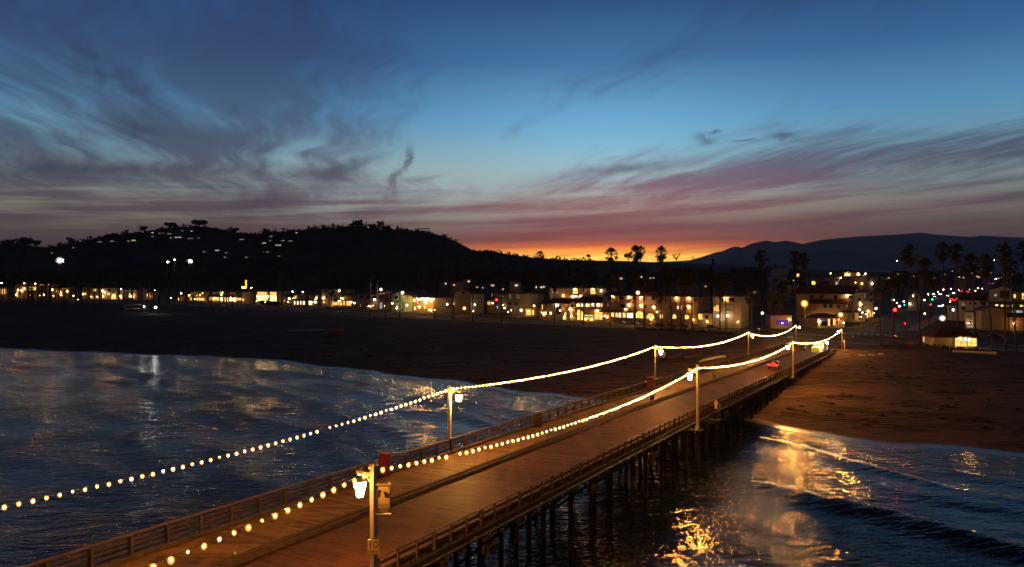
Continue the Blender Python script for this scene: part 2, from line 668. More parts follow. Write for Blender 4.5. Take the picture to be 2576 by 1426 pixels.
M_WATER = water_mat()
M_SAND = sand_mat()
M_EARTH = surf('town_soil', (0.05, 0.045, 0.035), (0.03, 0.03, 0.022), 0.08, 0.95)
M_ASPH = surf('asphalt', (0.055, 0.052, 0.05), (0.04, 0.038, 0.037), 0.6, 0.75, 0.2)
M_PAVE = surf('pavement_concrete', (0.24, 0.22, 0.20), (0.17, 0.155, 0.14), 0.4, 0.85)
M_PAINT = surf('road_paint', (0.72, 0.70, 0.64), (0.5, 0.48, 0.44), 1.5, 0.6)
M_HILL = surf('hill_scrub', (0.028, 0.030, 0.018), (0.016, 0.018, 0.011), 0.02, 1.0)
M_MOUNT = surf('mountain_rock', (0.36, 0.31, 0.31), (0.28, 0.245, 0.245), 0.0012, 1.0)
M_LEAF = surf('dark_foliage', (0.045, 0.06, 0.028), (0.028, 0.04, 0.018), 0.6, 0.8)
M_BARK = surf('palm_bark', (0.13, 0.10, 0.075), (0.08, 0.06, 0.045), 2.0, 0.9, 0.3)
M_FROND = surf('palm_frond', (0.05, 0.07, 0.028), (0.035, 0.05, 0.02), 1.0, 0.7)
M_SKIRT = surf('dead_palm_frond', (0.12, 0.09, 0.055), (0.08, 0.06, 0.04), 1.0, 0.9)
M_FOAM = surf('sea_foam', (0.78, 0.8, 0.82), (0.45, 0.48, 0.5), 1.4, 0.5)


# ------------------------------------------------------------------ sea
def build_sea():
    def axis(lo, hi, step, outs_lo, outs_hi):
        return np.concatenate([np.array(outs_lo, float), np.arange(lo, hi + 1e-6, step), np.array(outs_hi, float)])
    xs = axis(-185, 78, 0.55, [-6000, -2500, -1200, -700, -450, -320, -250, -210], [90, 120, 180, 300, 600, 1500, 4000])
    ys = axis(40, 262, 0.5, [-6000, -2500, -1000, -400, -150, -50, 0, 20, 32], [275, 300])
    X, Y = np.meshgrid(xs, ys)
    s = X * SD.x + Y * SD.y
    t = X * TD.x + Y * TD.y
    wx = fbm(s * 0.05, t * 0.05, 2, 3) - 0.5
    Z = 0.10 * np.sin(s * 0.42 + t * 0.17 + 5 * wx) + 0.05 * np.sin(s * 0.9 + t * 0.42 + 8 * wx) + 0.16 * (fbm(s * 0.26, t * 0.1, 4, 11) - 0.5)
    fade = np.clip((s_sh(t) - s) / 26.0, 0.04, 1.0)
    Z *= fade

    def ridge(ts, ss, h, w, lo, hi):
        c = np.interp(t, ts, ss) + 0.8 * (fbm(t * 0.25, t * 0 + 3, 3, 5) - 0.5)
        d = s - c
        prof = np.where(d > 0, np.exp(-(d / (w * 0.45)) ** 2), np.exp(-(d / (w * 1.6)) ** 2))
        env = np.clip((t - lo) / 4.0, 0, 1) * np.clip((hi - t) / 6.0, 0, 1)
        return h * prof * env * (0.75 + 0.5 * fbm(t * 0.5, s * 0.2, 2, 8))

    def rc(pts):
        q = sorted((to_st(*flat(a, b, 0))[1], to_st(*flat(a, b, 0))[0]) for a, b in pts)
        return [a for a, _ in q], [b for _, b in q]
    r1 = rc([(1902, 1101), (2004, 1123), (2236, 1188), (2389, 1228), (2548, 1257)])
    r2 = rc([(1931, 1225), (2040, 1254), (2236, 1297), (2403, 1341), (2576, 1388)])
    r3 = rc([(1050, 1000), (1131, 1025), (1240, 1070), (1330, 1110)])
    r4 = rc([(760, 938), (900, 960), (1000, 985)])
    r5 = rc([(1980, 1112), (2120, 1113)])
    Z += ridge(*r1, 0.30, 1.3, -24, 60) + ridge(*r2, 0.55, 1.5, -18, 60) + ridge(*r3, 0.32, 1.6, -90, -46) + ridge(*r4, 0.2, 1.5, -150, -100)
    Z += ridge(*r5, 0.10, 0.7, -22, -8)
    structure(grid_mesh('sea', X, Y, Z, M_WATER))

    # broken white water on the wave crests and the swash line
    def foam(name, ts, ss, t0, t1, wfun, zoff, dens):
        mb = MB()
        rg = random.Random(5)
        tt = t0
        while tt < t1:
            c = float(np.interp(tt, ts, ss))
            n = max(1, int(dens * wfun(tt)))
            for _ in range(n):
                a = tt + rg.uniform(-0.5, 0.5)
                b = c + rg.gauss(0, 0.5) * wfun(tt)
                x, y = st(b, a)
                r = rg.uniform(0.12, 0.5)
                k = rg.randint(5, 7)
                ph = rg.uniform(0, 6)
                ring = []
                for i in range(k):
                    an = ph + 2 * math.pi * i / k
                    rr = r * rg.uniform(0.6, 1.2)
                    da, db = rr * 1.8 * math.cos(an), rr * 0.6 * math.sin(an)
                    px, py = st(b + db, a + da)
                    ring.append((px, py, zoff(tt)))
                mb.add(ring, [tuple(range(k))])
            tt += 0.42
        tag(structure(mb.build(name, M_FOAM), 'stuff'), 'ragged line of white foam along the water edge', 'foam')
    ts = np.linspace(-300, 60, 700)
    foam('shore_foam', ts, s_sh(ts) - 0.9, -300, -30, lambda q: 0.5 + 1.3 * float(np.interp(q, [-300, -130, -80, -45, -30], [0.4, 0.5, 1.0, 1.6, 1.2])) * (0.4 + 0.9 * float(vnoise(q * 0.11, 2.0))), lambda q: 0.07, 2.2)
    foam('wave_foam', np.array(r1[0]), np.array(r1[1]) + 0.2, -21, 9, lambda q: 0.25 + 0.4 * float(vnoise(q * 0.5, 4.0)), lambda q: 0.24, 1.6)
    foam('wave_foam', np.array(r2[0]), np.array(r2[1]) + 0.35, -17, 9, lambda q: 0.35 + 0.5 * float(vnoise(q * 0.4, 1.0)), lambda q: 0.40, 2.0)


# ------------------------------------------------------------------ beach, town ground, roads
def build_land():
    t = np.concatenate([np.linspace(-2500, -620, 60), np.arange(-600, -110, 6.0), np.arange(-110, 60, 2.0), np.linspace(62, 320, 40), np.linspace(380, 2500, 30)])
    fr = np.concatenate([np.linspace(-0.5, -0.02, 10), np.linspace(0, 0.2, 26), np.linspace(0.22, 1.0, 46)])
    T, Fq = np.meshgrid(t, fr)
    A, B = s_sh(T), s_pr(T)
    S = A + (B - A) * Fq
    X = S * SD.x + T * TD.x
    Y = S * SD.y + T * TD.y
    Z = ground(X, Y)
    bump = (fbm(S * 0.16, T * 0.16, 4, 21) - 0.5) * 0.8 * np.clip(Fq * 6 - 0.7, 0, 1) * np.clip((1.02 - Fq) * 12, 0, 1)
    # keep clear below the deck
    under = (T > -46) & (T < -20) & (S > 205)
    bump = np.where(under, -0.25, bump)
    structure(grid_mesh('beach', X, Y, Z + bump, M_SAND))
    t2 = np.concatenate([np.linspace(-2500, -620, 40), np.linspace(-600, 320, 120), np.linspace(380, 2500, 30)])
    s2 = np.concatenate([np.linspace(-0.5, 95, 8), np.linspace(110, 700, 30), np.linspace(760, 2600, 20)])
    T, D = np.meshgrid(t2, s2)
    S = s_pr(T) + D
    X = S * SD.x + T * TD.x
    Y = S * SD.y + T * TD.y
    structure(grid_mesh('town_ground', X, Y, ground(X, Y), M_EARTH))

    def strip(name, ts, d0, d1, lift, mat):
        T, D = np.meshgrid(ts, np.array([d0, (d0 + d1) / 2, d1]))
        S = s_pr(T) + D
        X = S * SD.x + T * TD.x
        Y = S * SD.y + T * TD.y
        return structure(grid_mesh(name, X, Y, ground(X, Y) + lift, mat, False))
    ts = np.concatenate([np.linspace(-1100, -300, 80), np.linspace(-296, 220, 130)])
    strip('promenade_pavement', ts, 0.2, 5.0, 0.14, M_PAVE)
    strip('boulevard', ts, 5.3, 24.0, 0.02, M_ASPH)
    strip('inland_pavement', ts, 24.3, 28.0, 0.14, M_PAVE)
    # kerbs
    for nm, d in (('promenade_kerb', 5.0), ('inland_kerb', 24.0)):
        k = MB()
        pts = [(q, float(s_pr(q)) + d + 0.15) for q in ts if -500 < q < 210]
        for (qa, sa), (qb, sb) in zip(pts[:-1], pts[1:]):
            xa, ya = st(sa, qa)
            xb, yb = st(sb, qb)
            k.bar((xa, ya, LANDZ + 0.08), (xb, yb, LANDZ + 0.08), 0.3, 0.16)
        structure(k.build(nm, M_PAVE))
    # dashed centre line
    mk = MB()
    q = -420.0
    while q < 200:
        xa, ya = st(float(s_pr(q)) + 14.6, q)
        xb, yb = st(float(s_pr(q + 3)) + 14.6, q + 3)
        mk.bar((xa, ya, LANDZ + 0.03), (xb, yb, LANDZ + 0.03), 0.16, 0.012)
        q += 7.0
    structure(mk.build('lane_marking', M_PAINT))


def build_beach_litter():
    rg = random.Random(21)
    kelp = surf('dried_kelp', (0.03, 0.022, 0.016), (0.018, 0.014, 0.01), 2.0, 0.9)
    for name, n, t0, t1, f0, f1, lab in (('kelp_litter', 420, -22, 40, 0.08, 0.75, 'dark clumps of dried kelp strewn over the right beach'), ('kelp_litter', 420, -330, -46, 0.03, 0.5, 'dark clumps of dried kelp strewn over the left beach')):
        mb = MB()
        for _ in range(n):
            t = rg.uniform(t0, t1)
            f = f0 + (f1 - f0) * rg.random() ** 1.3
            a, b = float(s_sh(t)), float(s_pr(t))
            s_ = a + (b - a) * f
            x, y = st(s_, t)
            z = float(ground(x, y)) + 0.02
            r = rg.uniform(0.15, 0.75)
            k = 6
            ph = rg.uniform(0, 6)
            ring = []
            for i in range(k):
                an = ph + 2 * math.pi * i / k
                rr = r * rg.uniform(0.4, 1.2)
                px, py = st(s_ + rr * 0.7 * math.sin(an), t + rr * 1.5 * math.cos(an))
                ring.append((px, py, z))
            mb.add(ring + [(x, y, z + r * rg.uniform(0.2, 0.5))], [(i, (i + 1) % k, k) for i in range(k)])
        tag(structure(mb.build(name, kelp), 'stuff'), lab, 'kelp')
    # curved tyre tracks near the water on the right
    wet = surf('pressed_sand', (0.055, 0.036, 0.026), (0.04, 0.026, 0.02), 1.0, 0.9)
    tr = MB()
    for c_s, c_t, r, a0, a1 in ((146, -15, 14, 3.4, 5.6), (150, -12, 20, 3.3, 5.4), (165, 2, 26, 3.0, 4.9)):
        for w in (0.0, 1.7):
            pts = [(c_s + (r + w) * math.sin(q), c_t + (r + w) * math.cos(q) * 1.2) for q in np.linspace(a0, a1, 40)]
            for (sa, ta), (sb, tb) in zip(pts[:-1], pts[1:]):
                if min(ta, tb) < -23.0:
                    continue
                xa, ya = st(sa, ta)
                xb, yb = st(sb, tb)
                za, zb = float(ground(xa, ya)), float(ground(xb, yb))
                tr.bar((xa, ya, za + 0.03), (xb, yb, zb + 0.03), 0.3, 0.05)
    tag(structure(tr.build('tyre_track', wet), 'stuff'), 'curved tyre tracks pressed in the right beach', 'tracks')


STREET = []


def build_street():
    """the street that runs inland from the foot of the wharf"""
    a = Vector((*st(262, -32), 0))
    a = Vector((a.x, a.y, 0))
    p0 = gp(2186, 838)
    p1 = gp(2412, 748)
    d = Vector((p1.x - p0.x, p1.y - p0.y, 0)).normalized()
    n = Vector((d.y, -d.x, 0))
    STREET.extend([Vector((p0.x, p0.y, 0)), d, n])
    us = np.concatenate([np.linspace(-12, 500, 80), np.linspace(520, 1500, 40)])

    def strip(name, o0, o1, lift, mat, u=us):
        U, O = np.meshgrid(u, np.array([o0, (o0 + o1) / 2, o1]))
        X = p0.x + d.x * U + n.x * O
        Y = p0.y + d.y * U + n.y * O
        structure(grid_mesh(name, X, Y, ground(X, Y) + lift, mat, False))
    strip('street', -9, 9, 0.026, M_ASPH)
    strip('street_pavement', -14, -9.2, 0.15, M_PAVE, us[6:])
    strip('street_pavement', 9.2, 14, 0.15, M_PAVE, us[6:])
    mk = MB()
    u = 30.0
    while u < 320:
        pa, pb = p0 + d * u, p0 + d * (u + 3)
        mk.bar((pa.x, pa.y, float(ground(pa.x, pa.y)) + 0.04), (pb.x, pb.y, float(ground(pb.x, pb.y)) + 0.04), 0.18, 0.012)
        u += 8
    structure(mk.build('street_marking', M_PAINT))
    # the paved apron between wharf and boulevard
    ss = np.linspace(258, 296, 14)
    tt = np.linspace(-56, -8, 16)
    S, T = np.meshgrid(ss, tt)
    S = S + np.clip((s_pr(T) + 6 - 296), -60, 40) * (S - 258) / 38.0
    X = S * SD.x + T * TD.x
    Y = S * SD.y + T * TD.y
    structure(grid_mesh('wharf_plaza', X, Y, np.maximum(ground(X, Y), LANDZ) + 0.05, M_ASPH, False))
    zb = MB()
    for k in range(7):
        c = p0 + d * -7.5 + n * (-7.2 + k * 2.4)
        zb.box((c.x, c.y, LANDZ + 0.055), (0.9, 2.6, 0.012), math.atan2(-d.x, d.y))
    structure(zb.build('crosswalk_marking', M_PAINT))


# ------------------------------------------------------------------ hills
HILL = [(-1800, 700), (-1300, 672), (-900, 655), (-500, 650), (-220, 640), (-120, 622), (0, 616), (60, 618), (110, 624), (150, 618), (200, 607), (250, 597), (300, 590), (350, 583), (400, 577), (450, 571), (490, 569),
        (540, 573), (580, 582), (620, 588), (650, 589), (700, 583), (760, 578), (820, 573), (870, 569), (920, 568), (960, 573), (1000, 578), (1060, 584),
        (1090, 588), (1115, 594), (1140, 604), (1165, 617), (1190, 630), (1240, 634), (1290, 641), (1350, 649), (1420, 653), (1500, 655), (1560, 656), (1640, 659), (1740, 662), (1850, 668), (2000, 676), (2200, 684), (2700, 690)]
HX = [a for a, _ in HILL]
HY = [b for _, b in HILL]
HF, HR = 1150.0, 1750.0


def hill_z(px, Y):
    px = np.asarray(px, float)
    Y = np.asarray(Y, float)
    zr = CAMZ + (HZ - np.interp(px, HX, HY)) / F_ * HR
    v = np.clip((Y - HF) / (HR - HF), 0, 1)
    X = (px - CX) / F_ * Y
    n = (fbm(X * 0.01, Y * 0.01, 4, 31) - 0.5) * 26 * np.sin(np.pi * v)
    front = 4 + (zr - 4) * v ** 1.1 + n
    w = np.clip((Y - HR) / 500.0, 0, 1)
    return np.where(Y <= HR, front, zr * (1 - w) + -20 * w)


def on_hill(px, py):
    Ys = np.arange(HF, HR, 2.0)
    zr = CAMZ - (py - HZ) / F_ * Ys
    hit = np.nonzero(zr <= hill_z(np.full_like(Ys, px), Ys))[0]
    Y = Ys[hit[0]] if len(hit) else HR - 4
    return Vector(((px - CX) / F_ * Y, Y, float(hill_z(px, Y))))


MX = [1450, 1560, 1638, 1700, 1738, 1770, 1800, 1820, 1838, 1853, 1868, 1888, 1928, 1950, 1977, 2018, 2068, 2150, 2259, 2314, 2369, 2446, 2468, 2533, 2600, 2700, 2850, 3000]
MY = [672, 664, 659, 657, 654, 644.5, 634.5, 631, 622, 619.5, 623, 613, 604.5, 609, 604.6, 613, 603, 595, 589.5, 585, 591, 596, 592, 596, 598, 606, 600, 610]


def build_hills():
    px = np.concatenate([np.arange(-1800, -220, 30.0), np.arange(-220, 1860, 10.0), np.arange(1860, 2700, 40.0)])
    Yv = np.concatenate([np.linspace(HF, HR, 34), np.linspace(HR + 40, HR + 500, 6)])
    P, Y = np.meshgrid(px, Yv)
    structure(grid_mesh('hill', (P - CX) / F_ * Y, Y, hill_z(P, Y), M_HILL))
    px = np.arange(1450, 3000, 8.0)
    Yv = np.concatenate([np.linspace(4200, 8000, 30), np.linspace(8200, 10000, 5)])
    P, Y = np.meshgrid(px, Yv)
    zr = CAMZ + (HZ - np.interp(P, MX, MY)) / F_ * 8000
    v = np.clip((Y - 4200) / 3800, 0, 1)
    X = (P - CX) / F_ * Y
    rid = np.abs(fbm(X * 0.0016, Y * 0.0008, 4, 44) - 0.5) * 2
    Z = np.where(Y <= 8000, 10 + (zr - 10) * v ** 1.2 - rid * 230 * np.sin(np.pi * v) * 0.8, zr * (1 - (Y - 8000) / 2000))
    structure(grid_mesh('mountains', X, Y, Z, M_MOUNT))


build_sea()
build_land()
build_beach_litter()
build_street()
build_hills()

# ------------------------------------------------------------------ wharf
TR, TL, TK = -26.2, -40.2, -34.0       # right edge, left edge, middle kerb
DK_S = [-120, 0, 30, 60, 90, 120, 150, 200, 245, 275, 320]
DK_Z = [7.0, 6.9, 6.6, 6.1, 5.55, 4.8, 4.0, 2.7, 1.65, 1.42, 1.4]


def dz(s):
    return float(np.interp(s, DK_S, DK_Z))


def wp(s, t, h=0.0):
    x, y = st(s, t)
    return Vector((x, y, dz(s) + h))


YAW = math.atan2(SD.y, SD.x)

M_PLANK = None


def plank_mat(name, a, b):
    m, t, p = principled(name)
    g = NG(t)
    oi = g.n('ShaderNodeObjectInfo')
    pos = g.n('ShaderNodeNewGeometry').outputs['Position']
    mp = g.n('ShaderNodeMapping')
    t.links.new(pos, mp.inputs[0])
    mp.inputs['Rotation'].default_value = (0, 0, math.radians(29.2))
    mp.inputs['Scale'].default_value = (0.5, 9.0, 1.0)
    grain = g.noise(mp.outputs[0], 1.0, 4.0, 0.65)
    mp2 = g.n('ShaderNodeMapping')
    t.links.new(pos, mp2.inputs[0])
    mp2.inputs['Rotation'].default_value = (0, 0, math.radians(29.2))
    mp2.inputs['Scale'].default_value = (0.08, 3.3, 1.0)
    per = g.noise(mp2.outputs[0], 1.0, 1.0)
    wear = g.noise(pos, 0.22, 3.0, 0.6)
    f = g.m('ADD', g.m('MULTIPLY', grain, 0.45), g.m('ADD', g.m('MULTIPLY', per, 0.55), g.m('MULTIPLY', g.m('SUBTRACT', oi.outputs['Random'], 0.5), 0.25)))
    col = g.mix(g.smooth(f, 0.38, 0.62), (*a, 1), (*b, 1))
    col = g.mix(g.m('MULTIPLY', g.smooth(wear, 0.5, 0.72), 0.4), col, (*[c * 0.5 for c in a], 1))
    mp3 = g.n('ShaderNodeMapping')
    t.links.new(pos, mp3.inputs[0])
    mp3.inputs['Rotation'].default_value = (0, 0, math.radians(29.2))
    mp3.inputs['Scale'].default_value = (0.55, 0.035, 1.0)
    lane = g.noise(mp3.outputs[0], 1.0, 3.0, 0.6)
    col = g.mix(g.m('MULTIPLY', g.smooth(lane, 0.42, 0.62), 0.45), col, (*[c * 1.5 for c in b], 1))
    mp4 = g.n('ShaderNodeMapping')
    t.links.new(pos, mp4.inputs[0])
    mp4.inputs['Rotation'].default_value = (0, 0, math.radians(29.2))
    mp4.inputs['Scale'].default_value = (0.16, 1.3, 1.0)
    patch = g.noise(mp4.outputs[0], 1.0, 2.0, 0.5)
    col = g.mix(g.m('MULTIPLY', g.smooth(patch, 0.60, 0.66), 0.5), col, (*[c * 1.7 for c in b], 1))
    t.links.new(col, p.inputs['Base Color'])
    p.inputs['Roughness'].default_value = 0.66
    p.inputs['Specular IOR Level'].default_value = 0.1
    bp = g.n('ShaderNodeBump')
    bp.inputs['Strength'].default_value = 0.35
    bp.inputs['Distance'].default_value = 0.01
    t.links.new(grain, bp.inputs['Height'])
    t.links.new(bp.outputs[0], p.inputs['Normal'])
    return m


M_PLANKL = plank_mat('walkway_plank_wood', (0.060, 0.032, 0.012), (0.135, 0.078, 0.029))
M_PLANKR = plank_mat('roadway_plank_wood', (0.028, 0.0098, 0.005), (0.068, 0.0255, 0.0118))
M_TIMBER = surf('weathered_timber', (0.06, 0.038, 0.027), (0.035, 0.023, 0.018), 1.6, 0.85, 0.4)
M_RAIL = surf('railing_timber', (0.085, 0.055, 0.038), (0.05, 0.033, 0.024), 1.8, 0.8, 0.3)
M_RAILD = surf('dark_railing_timber', (0.05, 0.03, 0.023), (0.03, 0.019, 0.015), 1.8, 0.8, 0.3)
M_PILE = surf('creosoted_pile', (0.016, 0.012, 0.010), (0.010, 0.008, 0.007), 2.5, 0.9, 0.5)
M_PIPE = surf('grey_pipe', (0.05, 0.038, 0.034), (0.032, 0.025, 0.022), 2.0, 0.6)
M_CREAM = surf('cream_pole_paint', (0.46, 0.42, 0.30), (0.38, 0.34, 0.25), 1.2, 0.45)
M_IRON = surf('dark_iron', (0.03, 0.028, 0.026), (0.05, 0.045, 0.04), 3.0, 0.5, metal=0.6)
M_BULB = glow('string_bulb_filament', (1.0, 0.37, 0.052), 2900.0)
M_LANT = glow('lantern_glass_light', (1.0, 0.42, 0.075), 1800.0)


M_BULBHALO = halo_shell('string_bulb_halo', (1.0, 0.40, 0.05), 2.3, 0.36)  # orange glow added as a halo round each filament
M_CABLE = surf('cable_rubber', (0.02, 0.02, 0.02), (0.03, 0.03, 0.03), 5.0, 0.6)


def build_wharf():
    w = thing('wharf', 'long timber wharf on dark piles running from the sea to the town', 'wharf', (*st(60, (TR + TL) / 2), dz(60)))
    off = WORLD[w.name]
    pitch = 0.30
    # the nearest boards one by one, left and right of the kerb
    bl = {}
    n_rows, s0 = 148, 24.0
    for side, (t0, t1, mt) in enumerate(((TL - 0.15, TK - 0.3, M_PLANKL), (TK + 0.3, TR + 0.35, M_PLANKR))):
        L = t1 - t0
        meshes = []
        for k in range(4):
            mb = MB()
            dxx = (0.02, -0.03, 0.05, 0.0)[k]
            mb.box((dxx, 0, -0.05), (L, pitch - 0.03, 0.10))
            meshes.append(mb.mesh('plank', mt))
        for r in range(n_rows):
            s = s0 + r * pitch
            p = wp(s, (t0 + t1) / 2, RNG.uniform(-0.006, 0.006))
            o = link('plank', meshes[RNG.randrange(4)], w, tuple(p[i] - off[i] for i in range(3)), YAW - math.pi / 2)
            o.rotation_euler.x = 0.0
    far = {0: MB(), 1: MB()}
    s = -110.0
    while s < 262:
        if not (s0 - 0.01 <= s < s0 + n_rows * pitch - 0.01):
            for side, (t0, t1) in enumerate(((TL - 0.15, TK - 0.3), (TK + 0.3, TR + 0.35))):
                h = RNG.uniform(-0.006, 0.006) - 0.05
                a, b = wp(s, t0, h), wp(s, t1, h)
                far[side].bar(a, b, pitch - 0.03, 0.10)
        s += pitch
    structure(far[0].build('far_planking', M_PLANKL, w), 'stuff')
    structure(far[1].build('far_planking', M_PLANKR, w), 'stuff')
    # kerb: two squared timbers on blocks in the middle, low wheel guards at the edges
    def run(name, t, h, wd, ht, mt, s_a=-110, s_b=262, step=6.0, parent=w):
        s = s_a
        k = 0
        while s < s_b - 0.1:
            e = min(s + step, s_b)
            mb = MB()
            mb.bar(wp(s + 0.02, t, h), wp(e - 0.02, t, h), wd, ht)
            mb.build(name, mt, parent)
            s = e
            k += 1
    run('kerb_timber', TK - 0.17, 0.17, 0.30, 0.30, M_TIMBER, 0, 240, 8.0)
    run('kerb_timber', TK + 0.17, 0.12, 0.28, 0.22, M_TIMBER, 0, 240, 8.0)
    run('edge_beam', TR + 0.55, -0.34, 0.3, 0.46, M_PILE, -20, 262, 12.0)
    run('edge_beam', TL - 0.35, -0.34, 0.3, 0.46, M_TIMBER, -20, 262, 12.0)
    run('wheel_guard', TR + 0.05, 0.14, 0.26, 0.26, M_TIMBER, 0, 258, 7.0)
    # stringers under the deck
    for t in (-27.0, -30.2, -33.6, -37.0, -40.2):
        run('stringer', t, -0.34, 0.25, 0.42, M_PILE, -20, 250, 30.0)
    # bents: piles, cap beam, braces
    pm = MB()
    pm.lathe([(0.24, -8.5), (0.21, -4.0), (0.2, 0.0)], 9)
    pmesh = pm.mesh('pile', M_PILE)
    s = 10.0
    while s < 232:
        top = dz(s) - 0.9
        mb = MB()
        mb.bar(wp(s, TL - 0.9, -0.74), wp(s, TR + 1.0, -0.74), 0.34, 0.34)
        mb.build('cap_beam', M_PILE, w)
        for t in (TR + 0.35, TR - 3.6, TR - 7.8, TR - 12.2, TL + 0.2):
            x, y = st(s + RNG.uniform(-0.15, 0.15), t + RNG.uniform(-0.2, 0.2))
            o = link('pile', pmesh, w, (x - off[0], y - off[1], top - off[2]), RNG.uniform(0, 6))
        if int(s / 4.6) % 2 == 0:
            mb = MB()
            zb = 0.6 - dz(s)
            mb.bar(wp(s + 0.3, TR + 0.3, -1.0), wp(s + 0.3, TR - 5.5, zb), 0.12, 0.24)
            mb.build('cross_brace', M_PILE, w)
        s += 4.6
    # outriggers on the right carry a pipe
    ob = MB()
    ob.bar((0, 0, 0), (1.3, 0, 0), 0.2, 0.2)
    om = ob.mesh('outrigger', M_PILE)
    s = 20.0
    while s < 236:
        p = wp(s, TR + 0.3, -0.42)
        link('outrigger', om, w, tuple(p[i] - off[i] for i in range(3)), math.atan2(TD.y, TD.x))
        s += 2.3
    s = 16.0
    while s < 236:
        mb = MB()
        mb.tube([wp(s, TR + 1.25, -0.2), wp(s + 11.9, TR + 1.25, -0.2)], 0.085, 8)
        mb.build('pipe', M_PIPE, w)
        mb = MB()
        mb.tube([wp(s - 0.12, TR + 1.25, -0.2), wp(s + 0.12, TR + 1.25, -0.2)], 0.13, 8)
        mb.build('pipe_collar', M_PIPE, w)
        s += 12.0
    # hanging service boxes below the edge
    for px in (1318, 1560, 1700, 1870, 1900):
        k = (px - CX) / F_
        Y = 25.9 / (0.557 - k)
        sA = to_st(k * Y, Y)[0]
        p = wp(sA, TR + 1.1, -1.35)
        mb = MB()
        mb.box(p, (0.5, 1.5, 0.5), YAW - math.pi / 2)
        mb.bar(p + Vector((0, 0, 0.25)), p + Vector((0, 0, 0.9)), 0.08, 0.08)
        mb.build('pipe_box', M_PIPE, w)
    # platforms that carry the lamp posts and the hydrant outside the railing
    for px in (940, 1755, 1995, 1801):
        k = (px - CX) / F_
        Y = 26.87 / (0.557 - k)
        sA = to_st(k * Y, Y)[0]
        for q in (-0.5, 0.5):
            MB().bar(wp(sA + q, TR + 0.2, -0.62), wp(sA + q, -23.0, -0.62), 0.26, 0.3).build('post_bracket', M_PILE, w)
        MB().bar(wp(sA - 0.8, -23.8, -0.42), wp(sA + 0.8, -23.8, -0.42), 1.6, 0.10).build('post_platform', M_PILE, w)
    # seam plate across the roadway
    a, b = wp(112.5, TK + 0.5, 0.02), wp(112.5, TR - 0.2, 0.02)
    MB().bar(a, b, 0.16, 0.02).build('seam_plate', M_PIPE, w)
    return w


def build_railings():
    # right: slim posts, pipe top rail, two boards
    r = thing('railing', 'right-hand wharf railing of slim posts, thin top rail and two boards', 'railing', tuple(wp(60, TR)))
    off = WORLD[r.name]
    pa = MB().box((0, 0, 0.50), (0.11, 0.11, 1.04)).mesh('post', M_RAILD)
    pb = MB().box((0, 0, 0.52), (0.2, 0.2, 1.1)).mesh('post', M_RAILD)
    s, k = 0.0, 0
    while s < 256:
        p = wp(s, TR + 0.42, -0.02)
        link('post', pb if k % 3 == 0 else pa, r, tuple(p[i] - off[i] for i in range(3)), YAW)
        s += 1.75
        k += 1

    def rails(par, t, h, wd, ht, step, name, mt, a=0.0, b=256.0, tube=False):
        s = a
        while s < b - 0.2:
            e = min(s + step, b)
            mb = MB()
            if tube:
                mb.tube([wp(s, t, h), wp(e, t, h)], wd, 8)
            else:
                mb.bar(wp(s + 0.01, t, h), wp(e - 0.01, t, h), wd, ht)
            mb.build(name, mt, par)
            s = e
    rails(r, TR + 0.42, 1.04, 0.035, 0, 10.5, 'top_rail', M_IRON, tube=True)
    rails(r, TR + 0.335, 0.68, 0.05, 0.19, 5.25, 'board', M_RAILD)
    rails(r, TR + 0.335, 0.30, 0.05, 0.19, 5.25, 'board', M_RAILD)
    # left: heavier posts, flat cap rail and three boards
    l = thing('railing', 'left-hand wharf railing of stout posts, flat cap rail and three boards', 'railing', tuple(wp(60, TL)))
    off = WORLD[l.name]
    pm = MB().box((0, 0, 0.53), (0.19, 0.19, 1.1)).mesh('post', M_RAIL)
    s = 6.0
    while s < 244:
        p = wp(s, TL + 0.0, -0.02)
        link('post', pm, l, tuple(p[i] - off[i] for i in range(3)), YAW)
        s += 2.35
    rails(l, TL - 0.16, 1.12, 0.34, 0.07, 7.05, 'cap_rail', M_RAIL, 6.0, 244.0)
    for h in (0.84, 0.55, 0.26):
        rails(l, TL - 0.14, h, 0.06, 0.17, 7.05, 'board', M_RAIL, 6.0, 244.0)
    # ledge timber on the walkway side
    rails(l, TL + 0.75, 0.13, 0.24, 0.22, 7.05, 'foot_timber', M_RAIL, 6.0, 244.0)


